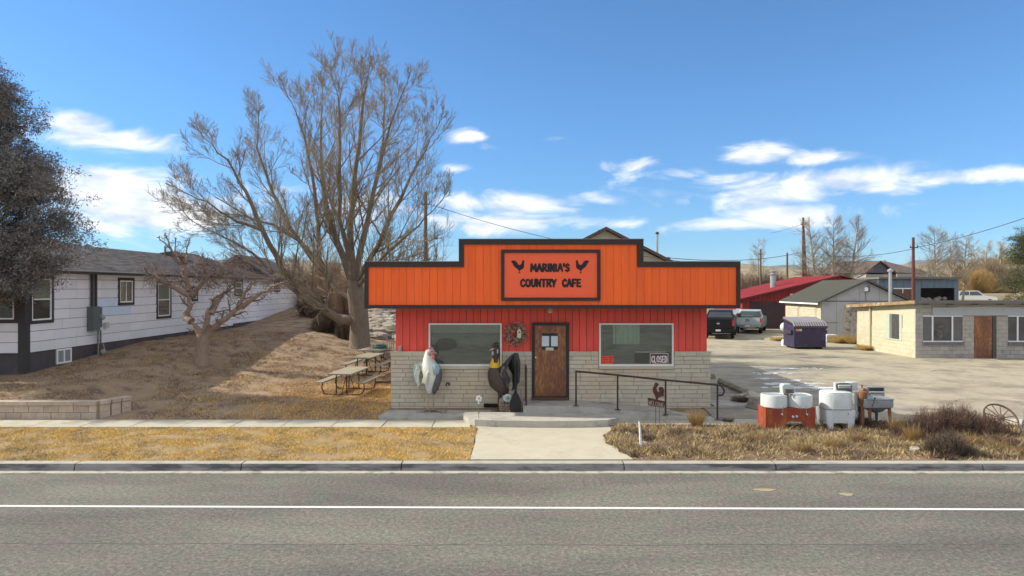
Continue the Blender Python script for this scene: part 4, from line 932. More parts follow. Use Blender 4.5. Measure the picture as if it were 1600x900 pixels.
while x < RX2+1.5:
    b = x+.33
    for (p, q, r, t) in subtract((x+.01, b-.01, .2, rz_(x)), [gdr]): piece('wall_board', rb_, p, q, RY, RY+.07, r, t, redb)
    x = b
y = RY+.05
while y < RY2: 
    s = MB(); s.box(RX-.01, RX+.03, y+.01, y+.32, .2, zer); s.build('side_board', redb, rb_); y += .33
gd = MB(); gd.box(gdr[0], gdr[1], RY+.03, RY+.055, .2, gdr[3]); rd_ = gd.build('roll_door', mat('dark_brown_door', (.085,.05,.055), (.065,.04,.045), scale=3), rb_)
for k in range(5): s = MB(); z0 = .3+k*(gdr[3]-.35)/5; s.box(gdr[0]+.03, gdr[1]-.03, RY+.015, RY+.03, z0, z0+(gdr[3]-.35)/5-.03); s.build('door_panel', MATS['dark_brown_door'], rd_)
sr = (zpr-zer)/(RX2-RX); xo = RX-.5
k = 0; y = RY-.5
while y < RY2+.4:
    s = MB(); y2 = y+.6
    s.prism([(xo,y+.01,zer-.5*sr),(xo,y2-.01,zer-.5*sr),(RX2,y2-.01,zpr),(RX2,y+.01,zpr)], (0,0,.05)); s.box(RX2,RX2+.02,y,y2,zpr,zpr+.05)
    s.prism([(RX2+.02,y+.01,zpr),(RX2+.02,y2-.01,zpr),(XE+.3,y2-.01,zpr-1.5*sr),(XE+.3,y+.01,zpr-1.5*sr)], (0,0,.05)); s.build('roof_sheet', redr, rb_); y = y2
s = MB(); s.prism([(xo-.01,RY-.53,zer-.5*sr-.10),(RX2,RY-.53,zpr-.10),(RX2,RY-.53,zpr+.05),(xo-.01,RY-.53,zer-.5*sr+.05)], (0,.02,0)); s.build('fascia', mat('dark_red_fascia', (.16,.03,.035), (.12,.025,.03)), rb_)
s = MB(); s.box(X(1235,RY)-.07, X(1235,RY)+.15, RY-.2, RY, Z(463,RY), Z(459,RY)); s.build('floodlight', wht, rb_)
Yq = 60; s = MB(); s.tube([(X(1208,Yq),Yq,3.6),(X(1208,Yq),Yq,Z(430,Yq))], .26, 14); sp_ = s.build('stove_pipe', MATS['galvanised'], smooth=True)
tag(sp_, 'stout galvanised stove pipe with cap on the red metal roof', 'pipe'); s = MB(); s.lathe((X(1208,Yq),Yq,Z(430,Yq)), [(.27,0),(.36,.05),(.36,.1),(.2,.15),(.22,.3),(.3,.32),(.3,.4),(.05,.45)], 14); s.build('cap', MATS['galvanised'], sp_, local=True, smooth=True)

# blue grey shed with open bay behind
SY = 66; q_ = lambda px: X(px, SY); qq = lambda py: Z(py, SY)
blu = mat('blue_grey_board', (.15,.20,.25), (.12,.165,.21), scale=2, rough=.8, stretch=(3,1,.5), objv=.05)
sh = top('open_shed', (q_(1440), SY, 1), 'long blue grey flat roofed shed with one dark open bay', 'shed')
x = q_(1372)
while x < q_(1497.5):
    b = min(x+.6, q_(1498))
    for (p, q2, r, t) in subtract((x+.01, b-.01, .8, qq(436.5)), [(q_(1438.5), q_(1491.5), .5, qq(449)), (q_(1396), q_(1425), .5, qq(450))]): piece('wall_board', sh, p, q2, SY, SY+.1, r, t, blu)
    x = b
s = MB(); s.box(q_(1372), q_(1498), SY+2.2, SY+2.3, .5, qq(437)); s.box(q_(1497), q_(1498), SY+.1, SY+8, .5, qq(437)); s.box(q_(1372), q_(1374), SY+.1, SY+8, .5, qq(437)); s.build('inner_wall', mat('shed_inside', (.03,.028,.025), (.05,.045,.04)), sh)
s = MB(); s.box(q_(1371), q_(1499), SY-.3, SY+8, qq(436), qq(433)); s.build('roof', MATS['grey_wood_fascia'], sh)
s = MB(); s.box(q_(1438.5), q_(1491.5), SY-.03, SY, qq(450), qq(449)); s.build('lintel', blu, sh)
s = MB(); s.box(q_(1397), q_(1424), SY+.02, SY+.08, .6, qq(451)); s.build('brown_door', mat('red_brown_board', (.15,.09,.07), (.11,.07,.055)), sh)
s = MB(); s.box(q_(1396), q_(1425), SY-.04, SY+.02, qq(451.5), qq(450)); s.box(q_(1410), q_(1411), SY-.04, SY+.02, qq(458), qq(451.5)); s.build('door_trim', wht, sh)
for i in range(8):
    s = MB(); a = q_(1440+i*6.2); s.sphere((a, SY+.7+R.uniform(0,.5), qq(468)+R.uniform(-.1,.15)), R.uniform(.2,.32), 8, 5, (1,1,.8)); o = s.build('stored_sack', mat('pale_sack', (.42,.40,.36), (.25,.24,.22), scale=3)); tag(o, None, 'sack', 'pale bundles stored in the open shed bay'); o['label'] = ('leftmost','second','third','fourth','fifth','sixth','seventh','rightmost')[i]+' pale bundle from the left in the dark open shed bay'

# brown roofed house far right
HY_ = 100; h_ = lambda px: X(px, HY_); hz_ = lambda py: Z(py, HY_)
brf = mat('brown_shingle', (.125,.085,.075), (.09,.065,.058), scale=2.5, rough=.95)
bh = top('brown_roof_house', (h_(1390), HY_, 3.0), 'distant house with broad dark brown hip roof behind the bare twin tree', 'house')
s = MB(); s.box(h_(1318), h_(1446), HY_, HY_+14, 2, hz_(428)); s.build('wall', mat('house_siding', (.22,.20,.20), (.18,.17,.17)), bh)
s = MB(); y0, y1 = HY_-.8, HY_+15
e = [(h_(1305),y0,hz_(427)),(h_(1452),y0,hz_(427)),(h_(1452),y1,hz_(427)),(h_(1305),y1,hz_(427))]; r1, r2 = (h_(1356),HY_+7,hz_(405)), (h_(1423),HY_+7,hz_(405))
s.add(e+[r1, r2], [(0,1,5,4),(1,2,5),(2,3,4,5),(3,0,4),(0,3,2,1)]); s.build('roof', brf, bh)
s = MB(); s.prism([(h_(1336),HY_-3,hz_(427)),(h_(1378),HY_-3,hz_(427)),(h_(1357),HY_-3,hz_(411))], (0,7,0)); s.build('front_gable', mat('gable_grey', (.13,.13,.15), (.10,.10,.12)), bh)
s = MB(); s.prism([(h_(1334),HY_-3.4,hz_(428)),(h_(1357),HY_-3.4,hz_(410)),(h_(1357),HY_-3.4,hz_(408.5)),(h_(1331),HY_-3.4,hz_(428))], (0,8,0)); s.prism([(h_(1380),HY_-3.4,hz_(428)),(h_(1357),HY_-3.4,hz_(410)),(h_(1357),HY_-3.4,hz_(408.5)),(h_(1383),HY_-3.4,hz_(428))], (0,8,0)); s.build('gable_roof', brf, bh)
s = MB(); s.tube([(h_(1381.5),HY_,hz_(420)),(h_(1381.5),HY_,hz_(407))], .25, 8); s.build('vent_pipe', mat('vent_tan', (.3,.24,.2)), bh)
s = MB(); s.box(h_(1320), h_(1352), HY_-6, HY_-2, 2, hz_(430)); s.box(h_(1395), h_(1452), HY_-1.1, HY_-.9, hz_(434), hz_(428)); s.build('low_addition', mat('pale_addition', (.38,.36,.33), (.3,.29,.27)), bh)

# tan gabled house behind the cafe
TY = 50; t_ = lambda px: X(px, TY); tz = lambda py: Z(py, TY)
th_ = top('tan_gable_house', (t_(946), TY, .5), 'tan house gable with brown trim rising behind the cafe front', 'house')
xa, za = t_(946), tz(358); xb, zb = t_(1050), tz(411); xc_ = 2*xa-xb
tanw = mat('tan_stucco', (.42,.385,.27), (.37,.335,.235), scale=2, rough=.9)
s = MB(); s.prism([(xc_+.6,TY,.3),(xb-.6,TY,.3),(xb-.6,TY,zb+.15),(xa,TY,za-.1),(xc_+.6,TY,zb+.15)], (0,.3,0)); s.box(xc_+.6,xb-.6,TY+.31,TY+10,.3,zb); s.build('wall', tanw, th_)
s = MB()
for xe_ in (xb, xc_): s.prism([(xe_,TY-.4,zb),(xa,TY-.4,za),(xa,TY-.4,za+.14),(xe_,TY-.4,zb+.14)], (0,11,0))
s.build('roof', mat('brown_roof', (.16,.11,.085), (.12,.085,.07)), th_)
s = MB()
for xe_ in (xb, xc_): s.prism([(xe_,TY-.43,zb-.08),(xa,TY-.43,za-.08),(xa,TY-.43,za+.15),(xe_,TY-.43,zb+.15)], (0,.03,0))
s.build('rake_board', mat('brown_trim', (.13,.08,.065)), th_)
s = MB(); s.box(t_(935), t_(936.5), TY-.2, TY+.3, tz(363), tz(359.5)); s.box(t_(1042),t_(1046),TY-.2,TY+.3,tz(405),tz(402)); s.build('roof_vent', MATS['brown_trim'], th_)
s = MB(); Yp = 53; s.tube([(X(1027,Yp),Yp,5),(X(1027,Yp),Yp,Z(366,Yp))], .085, 10); o = s.build('chimney_pipe', MATS['galvanised'], smooth=True); tag(o, 'thin grey chimney pipe right of the tan gable', 'pipe')
s = MB(); s.lathe((X(1027,Yp),Yp,Z(366,Yp)), [(.09,0),(.14,.02),(.14,.12),(.03,.2)], 10); s.build('cap', black, o, local=True)

# far sheds, trailers and fence at the right edge
YQ = 125
for px, wv, lb in ((1579,14,'white far trailer parked beside the dark evergreen'),(1563,7,'small pale shed among the far brown trees')):
    o = top('far_trailer' if wv > 8 else 'far_shed', (X(px,YQ),YQ,Z(459,YQ)), lb, 'trailer' if wv > 8 else 'shed'); s = MB(); a, b = X(px-wv/2,YQ), X(px+wv/2,YQ); tp = 451 if wv > 8 else 443
    s.box(a,b,YQ,YQ+3,Z(457,YQ),Z(tp,YQ)); s.build('body', wht, o); s = MB(); s.box(a+.2,b-.2,YQ-.03,YQ,Z(454,YQ),Z(452.5,YQ) if wv > 8 else Z(449,YQ)); s.build('window', dwin, o)
    s = MB(); s.prism([(a-.1,YQ-.2,Z(tp,YQ)),(b+.1,YQ-.2,Z(tp,YQ)),((a+b)/2,YQ-.2,Z(tp-1.5,YQ))], (0,3.4,0)); s.build('roof', gp_, o)
fn_ = top('far_fence', (X(1570,115),115,2.5), 'weathered tan board fence in the far field at right', 'fence'); x = X(1515,115)
while x < X(1640,115): piece('fence_board', fn_, x+.02, x+.38, 115, 115.04, 2.0, Z(459,115)+R.uniform(-.08,.08), mat('tan_fence', (.42,.31,.18), (.30,.21,.12), scale=2, objv=.15)); x += .4

# ================================================================ UTILITY POLES AND WIRES
pole_m = mat('weathered_pole', (.115,.075,.05), (.16,.11,.075), scale=6, rough=.95, bump=.4, stretch=(3,3,.3)); rustp = mat('red_brown_pole', (.14,.055,.04), (.10,.04,.035), scale=6, rough=.9, stretch=(3,3,.3))
def pole(px, py, Y, r, lab, m_=pole_m, px2=None, ins=True):
    b = P(px if px2 is None else px2, 450, Y); b.z = ground_z(b.x, Y)-.2; t_ = P(px, py, Y)
    o = top('utility_pole', (b.x, Y, b.z+.2), lab, 'utility pole'); s = MB(); s.tube([b, b.lerp(t_,.5), t_], [r*1.15, r, r*.8], 10); s.build('pole', m_, o, smooth=True)
    if ins:
        s = MB(); s.cbox((t_.x, Y-.1, t_.z-.9), (.7,.09,.09)); s.build('crossarm', m_, o)
        for dx in (-.3, .3): s = MB(); s.lathe((t_.x+dx, Y-.1, t_.z-.86), [(.03,0),(.05,.05),(.03,.1),(.05,.14),(.02,.18)], 8); s.build('insulator', mat('insulator', (.1,.08,.07)), o)
    return t_
t1 = pole(665, 300, 50, .15, 'weathered wooden pole between the bare tree and the cafe front')
t2 = pole(1255, 340, 88, .17, 'straight brown pole left of the bare twin tree', rustp)
pole(1255.5, 352, 89, .15, 'slanting brace pole leaning against the pole beside the twin tree', rustp, 1261, False)
t3 = pole(1427, 371, 60, .14, 'red brown pole standing in front of the blue grey shed', rustp)
pole(1230, 395, 112, .17, 'thin dark pole above the red garage roof', pole_m, None, False)
pole(1188.5, 389, 115, .15, 'short pole in front of the small far bare tree', pole_m)
wm_ = mat('wire_black', (.05,.05,.045), (.07,.065,.06))
def wire(a, b, sag, r, lab):
    pts = [Vector(a).lerp(Vector(b), i/24)-Vector((0,0,sag*4*(i/24)*(1-i/24))) for i in range(25)]; s = MB(); s.tube(pts, r, 5); tag(s.build('wire', wm_), lab, 'wire')
wire(t1+Vector((.3,-.1,-.9)), P(1062,408,49), .5, .018, 'black wire falling from the pole behind the cafe front')
wire(P(1045,403,60), t2+Vector((0,-.2,-4.4)), .6, .03, 'pale cable crossing behind the red garage to the pole pair')
wire(t2+Vector((0,-.2,-4.3)), t3+Vector((0,-.15,-1.0)), .7, .025, 'cable running between the twin tree and the red brown pole')
wire(t3+Vector((0,-.15,-.9)), P(1700,305,34), .3, .022, 'cable rising from red brown pole to the right picture edge')
wire(t2+Vector((-.3,-.1,-.9)), P(1205,364,110), .1, .02, 'short faint wire slanting down left from the straight brown pole')
s = MB(); a = P(672,340,50); s.tube([P(677.5,336,50), P(681,408,44)], .012, 5); s.tube([P(678,372,50),P(683,372,50)], .05, 5); tag(s.build('guy_wire', wm_), 'thin guy wire hanging beside the wooden pole', 'wire')

# ================================================================ VEHICLES
tyre = mat('tyre_rubber', (.02,.02,.02), (.03,.028,.026), rough=.85); rimm = mat('wheel_rim', (.42,.42,.43), rough=.35, metal=.7); vglass = mat('vehicle_glass', (.03,.04,.045), (.05,.06,.065), rough=.05, spec=.8); chrome = mat('bumper_chrome', (.45,.45,.44), (.35,.35,.34), rough=.25, metal=.8)
tail = mat('tail_lamp_red', (.45,.02,.015), rough=.25, spec=.6); plate_m = mat('plate', (.62,.62,.60)); dkpl = mat('dark_plastic', (.025,.025,.025), (.035,.034,.033), rough=.7)
def pickup(loc, rz, label, body, trimc, bump_m, cab_long, group=None, scale=1.0):
    v = top('pickup_truck', loc, label, 'pickup truck', group, rz); Bd = lambda s, n, m_, **k: s.build(n, m_, v, local=True, **k)
    Lb, W, H = 2.05, .98, 1.32 if cab_long else 1.22
    Lt = 5.7
    rw_, fw_ = 1.15, 4.75
    def side_prof():
        p = [(.0,.62),(.0,H),(Lb,H)]
        p += [(Lt-1.75,H-.02),(Lt-.25,H-.10),(Lt,H-.3),(Lt,.5)]
        for cy in (fw_, rw_):
            p += [(cy+.48*math.cos(t), .42+.48*math.sin(t)) for t in [math.pi*i/8 for i in range(9)]]
        p += [(rw_-.5,.5)]
        return p
    sp_ = side_prof()
    for sx in (-1, 1):
        s = MB(); s.prism([(sx*W, y, z) for y, z in sp_], (-sx*.07, 0, 0)); Bd(s, 'body_side', body)
    s = MB(); s.box(-W+.07, W-.07, .06, Lb, .62, .68); s.box(-W+.071, W-.071, Lb-.05, Lb, .68, H); Bd(s, 'bed', dkpl)
    s = MB(); s.box(-W+.071, W-.071, -.02, .05, .66, H-.01); tg = Bd(s, 'tailgate', body)
    s = MB(); s.box(-W+.12, W-.12, -.035, -.02, .74, H-.12); s.build('panel', trimc, tg, local=True)
    s = MB(); s.box(-.14,.14,-.05,-.034,H-.24,H-.17); s.build('handle', dkpl, tg, local=True)
    s = MB(); s.box(-.17,.17,-.045,-.035,.86,.93) if not cab_long else s.sphere((0,-.04,1.02),.10,10,5,(1.1,.15,.55)); s.build('badge', chrome, tg, local=True)
    hz0 = H-.02
    s = MB(); s.prism([(-W+.07, y, z) for y, z in ((Lb+(2.3 if cab_long else 1.6), .5),(Lb+(2.3 if cab_long else 1.6),hz0),(Lt-.25,H-.12),(Lt-.02,H-.32),(Lt-.02,.5))], (2*W-.14,0,0)); Bd(s, 'hood', body)
    ce = Lb+(2.45 if cab_long else 1.75); ht = 1.86 if cab_long else 1.72
    secs = [(Lb,hz0),(Lb+.12,ht-.08),(Lb+.35,ht),(ce-.95,ht),(ce-.2,hz0+.02)]
    s = MB(); k = len(secs)
    for sx in (-1,1):
        for y, z in secs: s.v.append((sx*(W-.02-.22*(z-hz0)/(ht-hz0)), y, z))
    s.f += [tuple(range(k)), tuple(range(2*k-1,k-1,-1))]+[(i,i+k,i+k+1,i+1) for i in range(k-1)]+[(0,k-1,2*k-1,k)]
    cb_ = Bd(s, 'cab', body)
    s = MB(); z0_, z1_ = hz0+.06, ht-.13; wq = lambda z: W-.06-.22*(z-hz0)/(ht-hz0); yy = lambda z: Lb+.12*(z-hz0)/(ht-.08-hz0)-.012
    s.prism([(-wq(z0_)+.06,yy(z0_),z0_),(wq(z0_)-.06,yy(z0_),z0_),(wq(z1_)-.06,yy(z1_),z1_),(-wq(z1_)+.06,yy(z1_),z1_)], (0,.015,0)); s.build('rear_window', vglass, cb_, local=True)
    for sx in (-1,1):
        s = MB(); q = lambda z: sx*(W-.015-.22*(z-hz0)/(ht-hz0))
        s.prism([(q(z0_),Lb+.22,z0_),(q(z0_),ce-.35,z0_),(q(z1_),ce-.95,z1_),(q(z1_),Lb+.3,z1_)], (sx*.012,0,0)); s.build('side_window', vglass, cb_, local=True)
        s = MB(); s.box(sx*(W+.24)-.11, sx*(W+.24)+.11, ce-.62, ce-.54, hz0+.05, hz0+.27); s.box(min(sx*W,sx*(W+.2)),max(sx*W,sx*(W+.2)),ce-.6,ce-.56,hz0+.05,hz0+.10); Bd(s, 'mirror', dkpl)
        s = MB(); s.box(sx*(W-.05)-.06, sx*(W-.05)+.06, -.03, .10, .88, H-.06); Bd(s, 'tail_light', tail)
        s = MB(); s.box(sx*(W-.02)-.02, sx*(W-.02)+.02, Lb+.9, Lb+1.05, hz0-.24, hz0-.19); Bd(s, 'door_handle', chrome)
    s = MB(); s.prism([(-wq(z0_)+.05,ce-.22,z0_),(wq(z0_)-.05,ce-.22,z0_),(wq(z1_)-.05,ce-.88,z1_),(-wq(z1_)+.05,ce-.88,z1_)], (0,.015,0)); s.build('windscreen', vglass, cb_, local=True)
    s = MB(); s.box(-W+.02, W-.02, -.16, -.0, .50, .66); s.box(-.55,.55,-.14,0,.44,.50); bp_ = Bd(s, 'rear_bumper', bump_m); s = MB(); s.box(-.16,.16,-.175,-.16,.53,.64); s.build('number_plate', plate_m, bp_, local=True)
    s = MB(); s.box(-W+.03, W-.03, Lt-.02, Lt+.12, .45, .68); Bd(s, 'front_bumper', bump_m)
    s = MB(); s.box(-W+.2, W-.2, .2, Lt-.3, .38, .6); Bd(s, 'chassis', dkpl)
    Mw = Matrix(((0,0,1),(0,1,0),(1,0,0)))
    for sx in (-1,1):
        for cy in (rw_, fw_):
            s = MB(); s.lathe((sx*(W-.14), cy, .39), [(.22,-.12),(.37,-.12),(.39,-.08),(.39,.08),(.37,.12),(.22,.12)], 22, Mw); wh = Bd(s, 'wheel', tyre, smooth=True)
            s = MB(); s.lathe((sx*(W-.14), cy, .39), [(.06,-.10),(.22,-.11),(.22,.11),(.06,.10)], 16, Mw); s.build('rim', rimm, wh, local=True)
    return v
silver = mat('faded_silver_paint', (.33,.40,.40), (.28,.34,.34), scale=3, rough=.35, spec=.6); teal = mat('teal_grey_panel', (.42,.45,.45), (.36,.39,.39), scale=4, rough=.4)
blk = mat('black_car_paint', (.006,.006,.007), (.009,.009,.010), rough=.3, spec=.3)
pickup((17.35, 50.3, .33), rad(-24), 'older silver green pickup truck parked before the red garage', silver, teal, chrome, False)
pickup((13.6, 45.0, .33), rad(-20), 'black pickup truck half hidden behind the cafe corner', blk, blk, blk, True)
# white suv behind the block building
sv = top('white_car', (X(1522,88), 88, 1.55), 'white sport utility car seen above the block building roof', 'car', None, rad(-22)); Bd = lambda s, n, m_, **k: s.build(n, m_, sv, local=True, **k)
wp_ = mat('white_car_paint', (.62,.64,.66), (.56,.58,.6), rough=.3)
s = MB(); prof = [(-2.3,.45),(-2.35,1.05),(-2.2,1.15),(-1.9,1.78),(.25,1.82),(1.0,1.2),(2.2,1.02),(2.35,.8),(2.35,.45)]
s.prism([(y, -.9, z) for y, z in prof], (0,1.8,0)); Bd(s, 'body', wp_)
for sy_ in (-1,1):
    s = MB(); s.prism([(-1.8,sy_*.9,1.22),(-1.62,sy_*.9,1.68),(-.75,sy_*.9,1.7),(-.75,sy_*.9,1.22)], (0,sy_*.015,0)); s.prism([(-.65,sy_*.9,1.22),(-.65,sy_*.9,1.7),(.2,sy_*.9,1.72),(.75,sy_*.9,1.22)], (0,sy_*.015,0)); Bd(s, 'side_window', vglass)
    for cy in (-1.45,1.5): s = MB(); s.lathe((cy,sy_*.82,.38), [(.2,-.1),(.37,-.1),(.37,.1),(.2,.1)], 16, Matrix(((1,0,0),(0,0,1),(0,1,0)))); Bd(s, 'wheel', tyre)
s = MB(); s.prism([(.32,-.8,1.76),(.32,.8,1.76),(.95,.84,1.24),(.95,-.84,1.24)], (.03,0,.02)); Bd(s, 'windscreen', vglass)
s = MB(); s.box(2.34,2.4,-.7,.7,.75,.95); Bd(s, 'grille', dkpl)

# ================================================================ DUMPSTER and yard things
Mpur = mat('purple_paint', (.045,.034,.075), (.032,.026,.055), scale=2.5, rough=.5, c3=(.12,.10,.16), s3=2, t3=.6); dy, dx0, dx1 = 37.8, X(1241,37.8), X(1290.5,37.8)
db = top('dumpster', ((dx0+dx1)/2, dy, .32), 'purple steel dumpster with grey ribbed lid left of the pale garage', 'dumpster')
s = MB(); s.prism([(dx0,dy,.42),(dx0,dy,Z(511,dy)),(dx0,dy+1.5,Z(511,dy)+.28),(dx0,dy+1.5,.42)], (dx1-dx0,0,0)); s.build('body', Mpur, db)
s = MB()
for x in (dx0+.15, dx1-.3): s.box(x, x+.15, dy+.1, dy+1.4, .32, .42)
s.build('skid', dkpl, db)
s = MB(); s.box(dx0-.03,dx1+.03,dy-.04,dy+.0,Z(511,dy)-.1,Z(511,dy)); s.build('rim', Mpur, db)
for x in (dx0-.14, dx1+.0): s = MB(); s.box(x, x+.14, dy+.15, dy+1.0, 1.15, 1.35); s.build('fork_pocket', mat('dark_steel', (.05,.04,.07)), db)
lidm = mat('grey_lid', (.085,.08,.095), (.06,.057,.065), scale=4, rough=.45)
for k, (a, b) in enumerate(((dx0-.05,(dx0+dx1)/2-.01),((dx0+dx1)/2+.01,dx1+.08))):
    s = MB(); zl, zh = Z(511,dy)+.01, Z(511,dy)+.42
    s.prism([(a,dy-.1,zl),(a,dy+.2,zl+.2),(a,dy+1.55,zh),(a,dy+1.55,zh-.04),(a,dy+.2,zl+.15),(a,dy-.1,zl-.04)], (b-a,0,0)); ld = s.build('lid', lidm, db)
    n_ = 7
    for i in range(n_): 
        s = MB(); xx = a+(b-a)*(i+.5)/n_; s.tube([(xx,dy-.08,zl+.03),(xx,dy+.2,zl+.25),(xx,dy+1.5,zh+.05)], .055, 6); s.build('rib', mat('pale_lid_rib', (.24,.225,.24), (.17,.165,.175), rough=.4), ld, smooth=True)
s = MB(); s.box(X(1243.5,dy),X(1253,dy),dy-.012,dy-.002,Z(517.3,dy),Z(513,dy)); st_ = s.build('label_plate', mat('label_white', (.6,.55,.5)), db); s = MB(); s.box(X(1243.5,dy)+.02,X(1248.5,dy),dy-.016,dy-.012,Z(516.8,dy),Z(513.5,dy)); s.build('label_print', mat('label_orange', (.75,.22,.03)), st_)
s = MB(); s.sphere((X(1226,40),40,Z(511,40)), .26, 14, 8, (1,1,1.05)); s.lathe((X(1226,40),40,.3), [(.2,0),(.2,.3),(.12,.4)], 12); o = s.build('white_tank', mat('tank_white', (.62,.62,.62), (.55,.55,.55), rough=.4), smooth=True); tag(o, 'small round white tank peeking out left of the purple dumpster', 'tank')
cq = 42.5; co = top('cooler_box', (X(1300,cq),cq,.3), 'pale blue and white cooler box right of the purple dumpster', 'cooler')
s = MB(); s.box(X(1292,cq),X(1307.5,cq),cq,cq+.45,.33,Z(526,cq)); s.build('body', mat('pale_blue_plastic', (.40,.47,.55), (.34,.41,.5)), co); s = MB(); s.box(X(1291.5,cq),X(1308,cq),cq-.02,cq+.47,Z(526,cq),Z(523,cq)); s.build('lid', wht, co)
for i, (px, Y, h) in enumerate(((1150,50.5,1.9),(1156,51,2.0))):
    o = top('pedestal_dish' if 0 else 'white_satellite_dish', (X(px-3,Y),Y,.3), ('left' if i == 0 else 'right')+' one of two small white dishes on posts before the red garage', 'satellite dish', 'white dishes before the red garage')
    s = MB(); s.tube([(X(px-3,Y),Y+.1,.3),(X(px-3,Y),Y+.1,h)], .03, 6); s.build('post', gbx, o)
    s = MB(); s.lathe((X(px-3,Y),Y,h), [(.02,0),(.13,.02),(.2,.05),(.2,.065),(.02,.02)], 14, Matrix.Rotation(rad(70),3,'X')); s.build('reflector', wht, o)
# ================================================================ VEGETATION
bark = mat('grey_brown_bark', (.15,.115,.085), (.235,.185,.14), scale=5, rough=.95, bump=.9, bscale=14, stretch=(3,3,.6)); twigm = mat('tan_twig', (.23,.185,.13), (.35,.285,.20), scale=.8, rough=.9)
RT = random.Random(5)
def rv(s): return Vector((RT.uniform(-s,s), RT.uniform(-s,s), RT.uniform(-s,s)))
def branch(mbs, p, d, L_, r, lvl, maxl, nch, up, spread, ratio, seg=.6, wander=.16):
    n = max(3, int(L_/seg)) if lvl < maxl else 3
    pts = [p.copy()]; ds = [d.copy()]; d = d.normalized()
    for i in range(n):
        d = (d+rv(wander)+Vector((0,0,up))*(.6 if i else .2)/n*2).normalized(); p = p+d*(L_/n); pts.append(p.copy()); ds.append(d.copy())
    re = r*.45 if lvl < maxl else r*.4
    rad_ = [r+(re-r)*i/n for i in range(n+1)]
    mbs[0 if r > .045 else 1].tube(pts, rad_, 7 if r > .09 else (5 if r > .03 else 3), cap=False)
    if lvl >= maxl: return
    k = nch[lvl]; k = int(k*RT.uniform(.75,1.3)+.5)
    for j in range(k):
        t = .18+.82*(j+RT.random())/k; i = min(int(t*n), n-1); q = pts[i].lerp(pts[i+1], t*n-i); dd = ds[i+1]
        ax = dd.cross(rv(1)).normalized(); ang = rad(RT.uniform(*spread)); nd = Matrix.Rotation(ang, 3, ax) @ dd
        branch(mbs, q, nd, L_*ratio*RT.uniform(.6,1.15)*(1.15-.45*t), max(rad_[i]*.5, .0065), lvl+1, maxl, nch, up, spread, ratio, seg*.7, wander)
def limbed_tree(name, label, trunk_pts, trunk_r, limbs, Y, nch, maxl, up, spread, ratio, L1, m1=bark, m2=twigm, group=None, seg=.6, rmin=.012, wander=.16, cat='tree', limb_k=1.0):
    b = trunk_pts[0]; o = top(name, (b.x, b.y, b.z), label, cat, group); A, B = MB(), MB()
    A.tube(trunk_pts, trunk_r, 14)
    for pl, r0 in limbs:
        r0 = r0*limb_k
        k = len(pl); fine = []; 
        for i in range(k-1):
            for j in range(3): fine.append(pl[i].lerp(pl[i+1], j/3)+rv(.05 if i else 0))
        fine.append(pl[-1]); m_ = len(fine)
        rr = [max(r0*(1-i/(m_-1))**.8, .02) for i in range(m_)]
        A.tube(fine, rr, 9, cap=True)
        ln = sum((fine[i+1]-fine[i]).length for i in range(m_-1)); cnt = int(nch[0]*ln/10)
        for j in range(cnt):
            t = .14+.86*(j+RT.random())/cnt; i = min(int(t*(m_-1)), m_-2); q = fine[i].lerp(fine[i+1], t*(m_-1)-i); dd = (fine[i+1]-fine[i]).normalized()
            ax = dd.cross(rv(1)).normalized(); nd = Matrix.Rotation(rad(RT.uniform(*spread)), 3, ax) @ dd
            branch([A,B], q, nd, L1*RT.uniform(.6,1.2)*(1.25-.6*t), max(min(rr[i]*.4,.05), rmin), 1, maxl, nch, up, spread, ratio, seg, wander)
        branch([A,B], fine[-1]-(fine[-1]-fine[-2]).normalized()*.05, (fine[-1]-fine[-3]).normalized(), L1*.38, .03, 1, maxl, nch, up, spread, ratio, seg, wander)
    A.build('trunk', m1, o, smooth=True); B.build('crown', m2, o, kind='stuff'); return o
Y = 34.0
def pp(x, y, dy=0): return P(x, y, Y+dy)
tb = P(562, 556, Y); tb.z = ground_z(tb.x, Y)-.1
tr = [tb, pp(562,540), pp(562,510), pp(560,485), pp(556,460), pp(553,440)]
